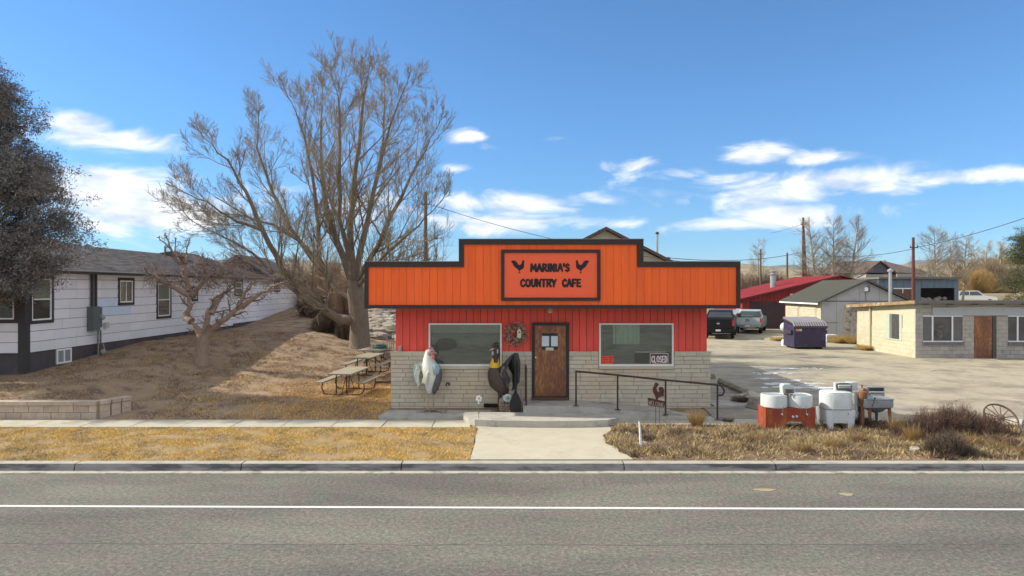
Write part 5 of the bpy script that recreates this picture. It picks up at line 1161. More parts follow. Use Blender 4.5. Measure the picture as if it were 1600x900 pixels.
limbs = [
 ([pp(556,500), pp(532,500,-.5), pp(502,480,-1), pp(470,462,-1.6), pp(440,420,-2.2), pp(412,360,-2.6), pp(385,300,-3), pp(355,250,-3.2), pp(318,215,-3.2)], .30),
 ([pp(555,470), pp(528,455,.3), pp(506,425,.6), pp(470,378,.8), pp(428,352,.8), pp(375,335,.5), pp(318,330,0)], .20),
 ([pp(514,440,.5), pp(499,405,.5), pp(497,350,.6), pp(488,270,.8), pp(468,190,1), pp(449,150,1)], .20),
 ([pp(553,450), pp(536,400,.8), pp(513,345,1.2), pp(503,280,1.8), pp(500,200,2.2), pp(504,140,2.5)], .26),
 ([pp(553,440), pp(548,390,-.4), pp(549,320,-.8), pp(560,230,-1.2), pp(570,150,-1.5), pp(574,122,-1.6)], .26),
 ([pp(553,440,.2), pp(572,350,1), pp(590,270,1.8), pp(612,190,2.2), pp(636,130,2.4)], .22),
 ([pp(555,445), pp(592,380,-1), pp(625,310,-1.8), pp(655,250,-2.2), pp(683,200,-2.4)], .18),
 ([pp(556,452), pp(590,410,-1.4), pp(622,378,-2.6), pp(655,352,-3.2), pp(686,318,-3.4)], .15),
 ([pp(502,420,.6), pp(455,360,1.5), pp(425,300,2), pp(402,230,2.3), pp(404,185,2.3)], .17),
 ([pp(550,420), pp(530,340,-1.5), pp(532,250,-2.5), pp(530,160,-3), pp(522,130,-3)], .17),
 ([pp(470,462,-1.6), pp(430,430,-2.5), pp(395,395,-3), pp(350,372,-3.5), pp(300,345,-3.5)], .12),
 ([pp(412,360,-2.6), pp(370,345,-3.2), pp(330,320,-3.8), pp(298,305,-4)], .10),
 ([pp(590,270,1.8), pp(600,215,2.8), pp(600,150,3.2), pp(600,130,3.4)], .10),
]
limbed_tree('bare_tree', 'huge bare multi-limbed tree standing on the lawn left of the cafe', tr, [.66,.52,.47,.46,.42,.36], limbs, Y, [19,6,6,5], 4, .38, (20,52), .60, 2.35, limb_k=.80, wander=.13)
# low twiggy shoots round the fork at the right
A = MB()
for i in range(150):
    q = pp(RT.uniform(560,690), RT.uniform(400,452), RT.uniform(-3,3)); branch([A,A], q, Vector((RT.uniform(-.6,.6),RT.uniform(-.5,.5),1)), RT.uniform(.8,2.0), .018, 3, 4, [0,0,0,5], .5, (20,50), .5)
bt = [o for o in COL.objects if o.name.startswith('bare_tree')][0]; A.build('crown_shoots', mat('pale_shoot', (.30,.22,.11), (.22,.16,.09), scale=.8), bt, kind='stuff')

# small pruned tree
Y = 25.6; tb = P(314, 575, Y); tb.z = ground_z(tb.x, Y)-.08
tr = [tb, pp(314,560), pp(316,540), pp(318,522)]
lim2 = [([pp(316,525), pp(307,512,-.1), pp(299,500,-.1)], .14), ([pp(318,527), pp(323,505), pp(328,485), pp(337,465), pp(352,455,.3)], .10), ([pp(320,530), pp(332,515), pp(352,498,-.2), pp(375,480,-.3), pp(383,458,-.4), pp(398,440,-.4), pp(420,438,-.5)], .11),
 ([pp(378,480,-.3), pp(400,462,-.6), pp(425,448,-.8), pp(444,441,-1)], .08), ([pp(299,502,-.1), pp(291,495), pp(296,478), pp(297,460), pp(290,452)], .12), ([pp(296,462), pp(275,452,-.2), pp(250,441,-.3), pp(238,428,-.4), pp(229,424,-.4)], .08),
 ([pp(297,462), pp(308,452,.2), pp(318,438,.3), pp(320,415,.4), pp(318,402,.4)], .09), ([pp(294,455), pp(288,425,.1), pp(284,408,.1), pp(268,392,.1), pp(251,375,.1)], .08), ([pp(284,408,.1), pp(276,400,.2), pp(274,378,.2)], .055), ([pp(290,412,.1), pp(291,398,.3), pp(296,380,.3)], .055), ([pp(268,392,.1), pp(261,372,0)], .035),
 ([pp(330,490), pp(345,462,.4), pp(362,452,.5), pp(366,445,.5)], .085), ([pp(318,440,.3), pp(335,425,.6), pp(350,415,.7)], .07)]
limbed_tree('pruned_tree', 'small stubby pruned bare tree with twiggy knobs on the left lawn', tr, [.32,.26,.235,.24], lim2, Y, [40,6,4,3], 3, .02, (25,85), .55, .55, limb_k=1.3, m1=mat('warm_bark', (.25,.18,.135), (.38,.28,.21), scale=6, rough=.95, bump=.9, bscale=18, stretch=(3,3,.6)), m2=mat('mauve_twig', (.15,.105,.09), (.24,.175,.145), scale=2), seg=.25, rmin=.010, wander=.28)
A = MB(); pt = [o for o in COL.objects if o.name.startswith('pruned_tree')][0]
for cx, cy, rx, ry, k in ((320,425,30,26,150),(350,430,26,20,110),(385,432,22,10,60),(240,430,16,12,60),(285,430,16,22,50),(420,438,15,8,40),(365,410,20,16,50)):
    for i in range(k):
        q = pp(cx+RT.gauss(0,rx*.5), cy+RT.gauss(0,ry*.5), RT.uniform(-.8,.8)); branch([A,A], q, rv(1)+Vector((0,0,.15)), RT.uniform(.25,.6), .009, 3, 4, [0,0,0,4], .0, (20,70), .6, wander=.4)
A.build('crown_knots', MATS['mauve_twig'], pt, kind='stuff')

def far_tree(label, px, ptop, Y_, spreadpx, mult=1, name='bare_tree', m1=None, m2=None, dens=1.0, group=None):
    global Y; Y = Y_; trk = []; h = P(px, ptop, Y).z
    b = P(px, 450, Y); b.z = ground_z(b.x, Y)-.1; o = top(name, (b.x,b.y,b.z), label, 'tree', group); A, B = MB(), MB()
    for i in range(mult):
        bb_ = b+Vector(((i-(mult-1)/2)*spreadpx/F*Y*.28,0,0)); H_ = h-b.z
        lean = Vector(((i-(mult-1)/2)*.12,0,1)).normalized()
        pts = [bb_+lean*H_*t_+Vector((RT.uniform(-.1,.1),0,0)) for t_ in (0,.2,.4,.6,.8,.98)]; r0 = H_*.02
        A.tube(pts, [r0,r0*.85,r0*.7,r0*.5,r0*.3,r0*.1], 8); W_ = spreadpx/F*Y/ (1.7 if mult == 1 else 2.3)
        n = int(34*dens)
        for j in range(n):
            t_ = .22+.76*(j+RT.random())/n; q = b.lerp(b, 0); q = bb_+lean*H_*t_; a = RT.uniform(0,6.28); Lq = W_*(1.05-t_*.75)*RT.uniform(.7,1.15)
            branch([A,B], q, Vector((math.cos(a),math.sin(a),.55)), Lq*1.35, r0*(.34-.2*t_), 2, 4, [0,0,10,6], .45, (25,60), .6, seg=.9)
    A.build('trunk', m1 or MATS['pale_far_bark'], o); B.build('crown', m2 or MATS['pale_far_twig'], o, kind='stuff')
mat('pale_far_bark', (.36,.32,.25), (.27,.235,.18), scale=2, rough=.9); mat('pale_far_twig', (.32,.27,.20), (.24,.20,.15), scale=.5, rough=.9)
far_tree('tall pale bare twin trunk tree before the brown roofed house', 1302, 342, 84, 86, 3)
far_tree('bare tree with spread grey limbs behind the open blue shed', 1460, 360, 82, 62, 1, dens=1.3)
far_tree('leaning pale bare tree right of the one behind the shed', 1497, 368, 84, 52, 2)
far_tree('small far bare tree left of the red garage roof', 1185, 376, 125, 42, 1, dens=.6)
far_tree('yellowish bare tree left of the dark evergreen, far off', 1542, 379, 150, 46, 3, m2=mat('yellow_twig', (.45,.34,.16), (.34,.26,.14), scale=.4))
far_tree('slim bare tree beside the left house roof end', 1572, 382, 150, 30, 2, m2=MATS['yellow_twig'])
for o in COL.objects:
    if o.get('label') == 'slim bare tree beside the left house roof end': o['label'] = 'second yellowish bare tree, just touching the dark evergreen'

def bush(name, label, c, rx, ry, rz, n, m_, cat='bush', w=.02, kind=None, up=.5, inner=.0, k3=1, group=None):
    rs = np.random.RandomState(abs(hash_(label)) % 10000); c = Vector(c)
    o = top(name, c, label, cat, group)
    n1 = int(n*.45); n2 = n-n1; nb = 26
    ba = rs.uniform(0, 2*np.pi, nb); bq = np.sqrt(rs.uniform(0, 1, nb))*.72; bxy = np.stack([np.cos(ba)*bq, np.sin(ba)*bq], 1); bh = rs.uniform(.75, 1.12, nb)
    k = rs.randint(0, nb, n1); b0 = bxy[k]+rs.normal(0, .05, (n1, 2)); lean = b0*rs.uniform(.1, .75, (n1, 1))+rs.normal(0, .13, (n1, 2)); t2 = b0+lean
    hh_ = np.sqrt(np.clip(1.08-(t2**2).sum(1), .04, 1))*bh[k]*rs.uniform(.5, 1.08, n1)
    base = np.stack([c.x+b0[:,0]*rx, c.y+b0[:,1]*ry, np.full(n1, c.z)], 1); tip = np.stack([c.x+t2[:,0]*rx, c.y+t2[:,1]*ry, c.z+rz*hh_], 1)
    q = rs.randint(0, n1, n2); s_ = rs.uniform(.3, .95, n2)[:, None]; a2 = base[q]+(tip[q]-base[q])*s_; d = rs.normal(size=(n2, 3))*np.array([1, 1, .7]); d[:, 2] += up; d /= np.linalg.norm(d, axis=1)[:, None]
    tp2 = a2+d*(rz*rs.uniform(.08, .26, n2))[:, None]
    a = np.concatenate([base, a2]); tip = np.concatenate([tip, tp2]); ww_ = w*np.concatenate([rs.uniform(.4, 1, n1), rs.uniform(.25, .6, n2)])[:, None]
    sd_ = rs.normal(size=(n,3)); sd_ /= np.linalg.norm(sd_, axis=1)[:, None]; sd_ *= ww_*.8
    v = np.zeros((n,3,3)); v[:,0] = a-sd_; v[:,1] = a+sd_; v[:,2] = tip
    tri_mesh('stems', v.reshape(-1,3), m_, o, kind='stuff')
    A = MB()
    for i in range(7):
        q = Vector((RT.uniform(-.5,.5)*rx, RT.uniform(-.5,.5)*ry, rz*.75)); A.tube([c-Vector((0,0,.1)), c+q*.5+rv(.1*rx), c+q], [w*2.5,w*2,w], 5)
    A.build('trunk', bark, o); return o
def hash_(s): 
    h = 0
    for ch_ in s: h = (h*31+ord(ch_)) % 1000003
    return h
tanst = mat('tan_stem', (.40,.285,.19), (.20,.135,.095), scale=.5, isl=.9, rough=.9); brst = mat('brown_stem', (.19,.13,.09), (.095,.065,.05), scale=.5, isl=.9, rough=.9); yst = mat('golden_willow_stem', (.55,.36,.12), (.30,.20,.09), scale=.1, isl=.8, rough=.9, c3=(.30,.21,.14), s3=.25, t3=.55); dkst = mat('dark_stem', (.075,.055,.04), (.14,.10,.07), scale=1, isl=.9)
def bs(px, py, Y_): v = P(px, py, Y_); v.z = ground_z(v.x, Y_); return v
def bw(name, label, px, ptop, Y_, wpx, n, m_, w=.03, **k):
    c = bs(px, 450, Y_); bush(name, label, c, wpx/2/F*Y_, wpx/2.4/F*Y_, Z(ptop, Y_)-c.z, n, m_, w=w, **k)
bw('brush_clump', 'round brown leafless brush clump behind the red garage roof', 1197, 420, 118, 88, 9000, brst, w=.05)
bw('brush_clump', 'tall pale brush at the right end of the cafe front', 1162, 416, 105, 42, 3000, tanst, w=.05)
bw('willow_tree', 'golden domed leafless willow behind the white car', 1512, 417, 104, 96, 26000, yst, w=.035, cat='tree')
bw('brush_tree', 'mauve brown leafless tree left of the dark evergreen', 1562, 425, 108, 62, 8000, mat('mauve_stem', (.22,.16,.14), (.13,.095,.085), scale=.5, isl=.9), w=.05, cat='tree')
bw('brush_tree', 'taller olive brown tree behind the golden willow', 1540, 400, 125, 60, 8000, brst, w=.06, cat='tree')
bw('brush_tree', 'wide brown tree mass far right behind the trailer', 1590, 408, 140, 60, 7000, brst, w=.06, cat='tree')
bw('brush_clump', 'low golden brush before the brown roofed house', 1395, 424, 92, 60, 3500, yst, w=.04)
bw('brush_clump', 'tangled brush under the pale twin tree', 1300, 424, 90, 80, 4000, tanst, w=.04)
for i, (px, pt_, Yq, wq_, n, m_) in enumerate(((470,398,52,90,9000,tanst),(515,388,50,80,9000,tanst),(548,405,46,60,6000,tanst),(490,440,44,70,6000,brst),(600,470,52,70,5000,tanst),(450,425,58,60,4000,tanst),(575,425,58,70,4000,tanst))):
    bw('brush_clump', ('widest tan brush clump beyond the end of the lavender house','tall tan brush clump left of the big tree trunk','tan brush clump directly behind the big tree fork','shorter brown brush clump before the tall tan ones','tan brush showing under the left end of the orange front','pale brush farthest left beside the house end','faint tan brush behind the big tree and cafe front')[i], px, pt_, Yq, wq_, n, m_, w=.022)
bw('dead_bush', 'dark tangled dead bush at the foot of the big tree', 512, 478, 38, 66, 9000, dkst, w=.02)
bw('dead_bush', 'smaller dark bush just left of the big trunk', 538, 492, 36.5, 36, 4000, dkst, w=.018)

# juniper at left, dark evergreen at right
def evergreen(name, label, c, prof, ncl, per, leaf, m_, seed, asp=1.0, cl_r=.42, trunk_r=.2):
    rs = np.random.RandomState(seed); c = Vector(c); o = top(name, c, label, 'tree'); A = MB(); zt = prof[-1][0]
    A.tube([c-Vector((0,0,.2)), c+Vector((.1,0,(zt)*.5)), c+Vector((0,0,zt*.93))], [trunk_r, trunk_r*.6, trunk_r*.15], 10)
    cs = []
    zs = [p[0] for p in prof]; rs_ = [p[1] for p in prof]
    for i in range(ncl):
        z = zs[0]+(zt-zs[0])*rs.uniform(0,1)**1.15; r = np.interp(z, zs, rs_); a = rs.uniform(0,6.283); q = rs.uniform(.25,1.0)**.6*r*(1+.14*math.sin(a*3+z*1.7)+.10*math.sin(a*7+z*3)); 
        p = c+Vector((math.cos(a)*q, math.sin(a)*q*asp, z+rs.normal(0,.15))); cs.append(p)
        A.tube([c+Vector((0,0,max(z-q*.55,.5))), c+Vector((math.cos(a)*q*.5, math.sin(a)*q*.5*asp, z-q*.2)), p], [.045,.03,.012], 4, cap=False)
    A.build('trunk', bark, o, smooth=True); allp = []
    for p in cs:
        k = int(per*rs.uniform(.6,1.3)); v = rs.normal(size=(k,3))*np.array([cl_r,cl_r,cl_r*.62])*.55
        sub = rs.randint(0, 9, k); off = rs.normal(size=(9,3))*cl_r*.62; v = v*.55+off[sub]; allp.append(v+np.array(p))
    tri_mesh('crown', leaf_quads(np.concatenate(allp), leaf, rs), m_, o, kind='stuff')
    return o
jf = mat('juniper_foliage', (.26,.245,.225), (.10,.095,.086), scale=1.2, isl=1.0, rough=.9, c3=(.19,.16,.145), s3=.7, t3=.5)
jg = ground_z(-16.5, 20.7)
evergreen('juniper_tree', 'large dusky brown grey juniper at the left edge before the house', (-16.5,20.7,jg), [(2.9,1.4),(3.4,2.7),(4.8,3.2),(6.0,3.0),(6.8,2.2),(7.8,1.75),(8.6,1.3),(9.3,.4)], 430, 640, .052, jf, 3, .50, cl_r=.44)
ef = mat('evergreen_foliage', (.035,.045,.02), (.12,.13,.045), scale=.8, isl=1.0, rough=.9)
eb = bs(1604, 450, 58); evergreen('evergreen_tree', 'dark green conifer at the right picture edge behind the block building', eb, [(.6,1.2),(2,1.9),(5,1.6),(6.5,1.0),(8.0,.35)], 110, 420, .07, ef, 6, cl_r=.55)

# grass and weeds --------------------------------------------------
rs = np.random.RandomState(21)
def nz(x, y, s, o=0.): return mnoise.noise(Vector((x*s, y*s, o)))
def scatter(n, x0, x1, y0, y1, dens=None, dz=0.0):
    P_ = np.stack([rs.uniform(x0,x1,n), rs.uniform(y0,y1,n)], 1); out_ = []
    for x, y in P_:
        if dens is None or rs.random_sample() < dens(x, y): out_.append((x, y, ground_z(x, y)+dz))
    return np.array(out_)
straw = mat('straw_blade', (.80,.54,.14), (.52,.34,.10), scale=1.5, isl=1.1, rough=.85, c3=(.30,.22,.10), s3=1.6, t3=.54)
lawn_b = mat('dry_lawn_blade', (.42,.29,.19), (.26,.17,.12), scale=1.2, isl=1.1, rough=.9, c3=(.48,.34,.16), s3=.9, t3=.55)
weed_b = mat('weed_blade', (.56,.43,.20), (.20,.145,.08), scale=1.5, isl=1.2, rough=.85, c3=(.13,.085,.06), s3=1.8, t3=.54)
p = scatter(120000, -15.5, -.86, 14.04, 17.16, lambda x, y: .62+1.3*nz(x, y, 1.7)+.5*nz(x, y, 5))
tri_mesh('verge_grass', blades(p, .02, .065, .007, 1.6, rs), straw, kind='stuff')
p = scatter(330000, -16, -3.3, 18.2, 36, lambda x, y: (.18+1.1*nz(x, y, .8)+.5*nz(x, y, 3.1))*(1 if (y > 18.6 or x > -12.2) and x > -15.6 else 0)*(1 if not (x > -3.45 and y > 19.3) else 0)*sm(44, 24, y))
tri_mesh('lawn_grass', blades(p, .02, .07, .010, 1.9, rs, None), lawn_b, kind='stuff')
gold = mat('golden_grass_blade', (.82,.50,.14), (.60,.36,.10), scale=1.5, isl=1.0, rough=.85)
p = scatter(42000, -9, -3.45, 18.2, 25, lambda x, y: max(0, .9*sm(-9.5, -4.5, x)+.5*nz(x, y, 1.2)))
tri_mesh('golden_grass', blades(p, .02, .055, .007, 1.7, rs), gold, kind='stuff')
pc = scatter(750, -15.4, -3.8, 18.6, 36, lambda x, y: .5+1.2*nz(x, y, .5, 3)); acc = []
for (x, y, z) in pc:
    if x < -12.2 and y < 18.7: continue
    k = rs.randint(15, 50); sg = rs.uniform(.05, .16); q = np.stack([x+rs.normal(0,sg,k), y+rs.normal(0,sg,k), np.full(k, z)], 1); acc.append(blades(q, .03, rs.uniform(.06,.15), .010, 2.2, rs))
tri_mesh('lawn_tufts', np.concatenate(acc), mat('lawn_tuft_blade', (.42,.29,.17), (.15,.10,.07), scale=1.4, isl=.9, c3=(.50,.36,.19), s3=.7, t3=.56), kind='stuff')
edge_x = lambda y: np.interp(y, [14.06,14.7,15.5,16.3,17.3], [2.5,2.3,2.12,2.16,2.62])
p = scatter(115000, 2.1, 15.5, 14.1, 17.45, lambda x, y: 0 if x < edge_x(y)+.03 else .5+.9*nz(x, y, 1.3)+.4*nz(x, y, 4)-(.35 if y < 14.5 else 0))
tri_mesh('weeds', blades(p, .03, .13, .009, 1.5, rs), weed_b, kind='stuff')
# leaf litter
p = scatter(11000, 2.2, 15, 14.08, 17.4, lambda x, y: 0 if x < edge_x(y) else .7); p[:, 2] += .03
tri_mesh('leaf_litter', leaf_quads(p, .028, rs), mat('dead_leaf', (.30,.18,.09), (.58,.46,.28), scale=2, isl=1.6), kind='stuff')
p = scatter(22000, -15.4, -3.4, 18.2, 32, lambda x, y: .35+1.2*nz(x, y, .9, 5)); p[:, 2] += .02
tri_mesh('leaf_litter', leaf_quads(p, .03, rs), mat('lawn_leaf', (.40,.25,.15), (.55,.42,.28), scale=2, isl=1.4), kind='stuff')
# clumps of bent straw, uneven in height, all over the weedy verge
pc = scatter(420, 2.3, 14.6, 14.3, 16.75, lambda x, y: 0 if x < edge_x(y)+.15 else .72+.7*nz(x, y, 1.1, 7)); acc = []
for (x, y, z) in pc:
    k = rs.randint(25, 70); q = np.stack([x+rs.normal(0,.05,k), y+rs.normal(0,.05,k), np.full(k, z)], 1); acc.append(blades(q, .08, rs.uniform(.13,.28), .008, 2.2, rs))
tri_mesh('straw_clumps', np.concatenate(acc), mat('clump_blade', (.54,.42,.22), (.17,.12,.075), scale=2.5, isl=.9, c3=(.13,.09,.065), s3=1.6, t3=.50), kind='stuff')
# taller straw tufts and dead brown shrubs in the verge: individuals
def tuft(name, label, x, y, r, h, n, m_, lean=.9, cat='grass tuft', w=.006, group=None):
    o = top(name, (x, y, ground_z(x, y)), label, cat, group); a = rs.uniform(0,6.283,n); q = r*.35*np.sqrt(rs.uniform(0,1,n)); base = np.stack([x+q*np.cos(a), y+q*np.sin(a), np.full(n, ground_z(x,y))], 1)
    hh_ = h*rs.uniform(.45,1.1,n); v = np.zeros((n,3,3)); b2 = rs.uniform(0,6.283,n)
    out_ = r*rs.uniform(.1,1,n)*lean; ww = w*rs.uniform(.6,1.4,n)
    v[:,0] = base; v[:,1] = base; v[:,2] = base; v[:,0,0] -= ww; v[:,1,0] += ww; v[:,0,1] -= ww*.5; v[:,1,1] += ww*.5
    v[:,2,0] += np.cos(a)*out_; v[:,2,1] += np.sin(a)*out_; v[:,2,2] += hh_
    tri_mesh('blades', v.reshape(-1,3), m_, o, kind='stuff'); return o
def wx(px, y): return X(px, y)
spots = [(1088,668,.28,.42,500,'fluffy golden brown dried plant below the ramp handrail'),(1137,662,.25,.16,200,'low dead tuft left of the red twin tub'),(1010,690,.22,.18,200,'small dark tuft beside the white stake'),(1056,682,.2,.2,180,'small dark tuft behind the white stake, towards the ramp'),
         (1180,690,.35,.22,300,'loose straw tuft in front of the red twin tub, left side'),(1250,705,.35,.25,320,'spreading straw tuft near the kerb below the red twin tub'),(1300,700,.4,.28,360,'wild straw tuft near the kerb below the white washer'),(1340,690,.35,.25,300,'straw tuft right below the white washer'),
         (1405,680,.3,.5,420,'tall golden straw tuft right of the grey washtub'),(1425,690,.3,.42,380,'second tall straw tuft by the pale rock'),(1455,672,.25,.4,260,'upright straw tuft among the dark reddish brush'),(1530,680,.4,.42,450,'arching straw tuft right of the dark brush'),(1515,695,.4,.3,350,'low arching tuft nearest the kerb under the brush'),(1560,700,.4,.25,350,'sprawling tuft below the wagon wheel'),(1590,708,.35,.2,300,'straw tuft at the foot of the white sign')]
for px, py, r, h, n, lb in spots:
    d = 3.55*F/(py-450); tuft('straw_tuft', lb, X(px, d), d, r, h, n, mat('tuft_blade', (.58,.42,.18), (.30,.20,.09), scale=2, isl=1.1) if n > 200 else brst)
rbr = mat('reddish_brush', (.075,.045,.036), (.17,.10,.072), scale=2, isl=1.0)
for i, (px, py, wpx, hpx, lb) in enumerate(((1428,678,70,36,'low reddish brown brush at the left end of the verge brush row'),(1462,676,84,56,'reddish brush with upright tips, left of the row centre'),(1502,676,90,58,'reddish brush at the centre of the verge row'),(1538,678,72,42,'reddish brush left of the wagon wheel'),(1566,690,64,20,'low brown brush directly under the wagon wheel'),(1480,704,96,48,'nearly black dead brush nearest the kerb'),(1370,668,46,22,'dark brush around the legs of the grey washtub'),(1350,664,30,20,'dark brush beside the rusty pump'))):
    d = 3.5*F/(py-450)-.1; x = X(px, d)
    bush('dead_brush', lb, (x, d, ground_z(x, d)-.02), wpx/2/F*d, .5, hpx/F*d*.88, 9000, rbr if i != 5 else dkst, 'brush', w=.010, up=1.2)
p_ = scatter(900, 10.2, 12.0, 16.2, 17.4); v = blades(p_, .25, .55, .008, .25, rs); tri_mesh('brush_stalks', v, rbr, kind='stuff')
# dry weeds along the buildings in the lot
for px, d, r, h, lb in ((1310,42.0,.8,.55,'yellow weeds before the peeling garage door'),(1334,41.5,.9,.6,'yellow weeds right of the peeling garage door'),(1352,37.2,.6,.35,'yellow weeds against the sunlit side wall'),(1215,44,.7,.25,'yellow straw pile left of the purple dumpster'),(1385,36.3,.4,.18,'low weeds below the sunlit wall window'),(1157,20.1,.3,.22,'rusty brown weeds beside the rock pile')):
    tuft('yard_weeds', lb, X(px, d), d, r, h, 900, mat('pale_gold_weed', (.72,.55,.24), (.45,.32,.13), scale=2, isl=1) if 'yellow' in lb else brst, lean=.9, w=.012)
# rubble bank behind the cafe's left side
rk = mat('bank_rock', (.36,.30,.23), (.24,.20,.155), scale=2, rough=.95, bump=.7, bscale=12, objv=.2, c3=(.48,.45,.41), s3=1.2, t3=.6)
def rock(name, c, sx, sy_, sz_, m_, parent=None, seed=0):
    s = MB(); rr = random.Random(seed); n, m_n = 9, 6
    for i in range(m_n+1):
        th = math.pi*i/m_n
        for j in range(n):
            ph = 2*math.pi*j/n; k = 1+.32*mnoise.noise(Vector((math.cos(ph)*math.sin(th)*1.3+seed*3.1, math.sin(ph)*math.sin(th)*1.3, math.cos(th)*1.3)))*1.6
            s.v.append((c[0]+sx*k*math.sin(th)*math.cos(ph), c[1]+sy_*k*math.sin(th)*math.sin(ph), c[2]-sz_*k*math.cos(th)))
    for i in range(m_n):
        for j in range(n): s.f.append((i*n+j, i*n+(j+1) % n, (i+1)*n+(j+1) % n, (i+1)*n+j))
    return s.build(name, m_, parent)
bank = top('rubble_bank', (X(597,44),44,.8), 'heap of tan stones and rubble beside the big trunk left of the cafe', 'rubble')
for i in range(150):
    d = R.uniform(39, 50); x = X(R.uniform(572, 640), d); sz0 = R.uniform(.12,.5)
    rock('stone', (x, d, ground_z(x,d)+(d-38)*.10), sz0*R.uniform(1,1.9), sz0, sz0*.55, rk, bank, i)
# ================================================================ ROOSTER STATUES
def feather(s, base, tip, bend, w, t=.012, n=8, side=Vector((0,1,0))):
    """long curved blade with thickness, from base to tip bulging along bend"""
    pts = [base.lerp(tip, i/n)+bend*math.sin(math.pi*i/n) for i in range(n+1)]
    secs = []
    for i, p in enumerate(pts):
        d = (pts[min(i+1,n)]-pts[max(i-1,0)]).normalized(); u = d.cross(side).normalized(); k = w*(.55+.45*math.sin(math.pi*min(i/n*1.1,1)))*(1 if i < n else .25)
        secs.append((p, u*k, side*t))
    s.loft(secs, 8)
def B2(Y, px, py, dy=0): return P(px, py, Y+dy)
# white rooster
Y = 19.05; w_ = lambda px, py, dy=0: P(px, py, Y+dy); pxm = Y/F
wmt = mat('rooster_white', (.70,.70,.64), (.58,.60,.55), scale=9, rough=.55, bump=.4, bscale=50); wdk = mat('rooster_slate', (.085,.075,.085), (.13,.12,.13), scale=9, rough=.5); wbl = mat('rooster_blue', (.28,.38,.44), (.24,.33,.40), scale=8); pnk = mat('rooster_pink', (.62,.20,.18), (.50,.14,.13), scale=12); wcr = mat('rooster_cream', (.78,.78,.62), (.55,.56,.44), scale=14, bump=.5, bscale=60, objv=.22)
wrr = top('rooster_statue', (w_(670,639).x, Y, .29), 'tall white metal rooster statue with pink comb standing before the left window', 'rooster statue')
s = MB(); V = Vector
def ell(c, a, b, ang=0): # section in horizontal plane tilted
    return (c, V((a*pxm,0,0)), V((0,b*pxm,0)))
s.loft([ell(w_(672,614),4,4), ell(w_(674,606),9,8), ell(w_(675,594),13,12), ell(w_(674,580),14,13), ell(w_(672,570),12,12), ell(w_(670,562),9,9), ell(w_(670,553),6.5,7), ell(w_(671,547),5.5,6)], 18); s.build('body', wmt, wrr, smooth=True)
s = MB(); s.loft([ell(w_(679,568,-.12),5,5), ell(w_(681.5,571,-.13),6.5,6.5), ell(w_(682,582,-.135),6.5,7), ell(w_(681.5,585,-.12),5,6)], 14); s.build('breast_patch', wbl, wrr, smooth=True)
s = MB(); s.loft([ell(w_(685,574,-.09),3,6), ell(w_(687,582,-.10),4.5,7), ell(w_(684,595,-.12),6,8), ell(w_(680,608,-.1),5,7), ell(w_(678,616,-.06),2,3)], 14); s.build('dark_flank', wdk, wrr, smooth=True)
s = MB(); s.sphere(w_(673,550,-.06), 6.6*pxm, 14, 10, (1,1.05,1.0)); hd = s.build('head', mat('rooster_face', (.50,.36,.35), (.42,.28,.28), scale=14), wrr, smooth=True)
s = MB(); s.loft([ell(w_(677,550,-.14),2,1.5), ((w_(680,551,-.18)), V((1.2*pxm,0,0)), V((0,0,1*pxm))), (w_(683,553,-.2), V((.4*pxm,0,0)), V((0,0,.3*pxm)))], 8); s.build('beak', mat('beak_yellow', (.5,.38,.2), (.4,.3,.15)), hd, smooth=True)
s = MB(); cmb = [(667,549),(668,545),(669,541),(671,545),(672.5,540),(674.5,545),(676.5,542),(677.5,547),(679,549)]
s.prism([w_(x, y, -.09) for x, y in cmb], (0,.025,0)); s.build('comb', pnk, hd)
s = MB(); s.sphere(w_(676.5,557,-.17), 3.0*pxm, 10, 8, (.9,.5,1.6)); s.build('wattle', pnk, hd, smooth=True)
s = MB(); s.sphere(w_(675,549,-.175), .8*pxm, 8, 6); s.build('eye', ink, hd)
s = MB()
for k in range(5):
    a = w_(668-k*.7, 602-k*2, .06+k*.02); tp_ = w_(660-k*1.1+3, 600-k*1.2, .1+k*.02)
tgm = mat('tail_grey_green', (.36,.40,.35), (.58,.60,.53), scale=18, bump=.5, objv=.35)
for k in range(6): # sickle tail feathers arch up, over and down to the left
    s = MB()
    c0 = w_(668, 600-k*2.2, .05+.02*k); pts = [c0, w_(664-k*.3, 584-k*3, .07+.02*k), w_(660-k*.1, 568-k*.3+ (5-k)*1.4, .08+.02*k), w_(655-k*.2, 565+(5-k)*2.6, .08+.02*k), w_(652-k*.1, 578+(5-k)*2.2, .06+.02*k), w_(654-k*.2, 590+(5-k)*2.6, .05+.02*k), w_(657,598+(5-k)*.6,.05+.02*k)]
    s.loft([(p_+V((-.02*k,-.012*k,.0))*(i/6), V((2.7*pxm*(1 if i < 5 else .5),0,1.3*pxm)), V((0,.022,0))) for i, p_ in enumerate(pts)], 8)
    s.build('tail_feather', tgm, wrr, smooth=True)
for k in range(6):
    s = MB(); feather(s, w_(673-k*.9, 572+k*2.5, -.2-.012*k), w_(659+k*1.5, 599+k*.4, -.17-.012*k), V((-.02,0,-.02)), 2.1*pxm, .012); s.build('wing_feather', wcr, wrr, smooth=True)
lg = mat('rooster_leg', (.42,.40,.30), (.32,.28,.20), scale=12)
for (a, b, c, d) in ((667.5,606,668.5,640),(678,606,677,641)):
    s = MB(); s.tube([w_(a,b), w_(a+.6,b+9), w_(c,b+14), w_(c,d-2)], [4*pxm,2.5*pxm,.9*pxm,.8*pxm], 10)
    for q in (-.09,0,.09): s.tube([w_(c,d-2), w_(c,d-.5)+V((q*.8,-.10+abs(q)*.3,0))], [.012,.007], 6)
    s.tube([w_(c,d-2), w_(c,d-.5)+V((0,.06,0))], [.012,.007], 6); s.build('leg', lg, wrr, smooth=True)
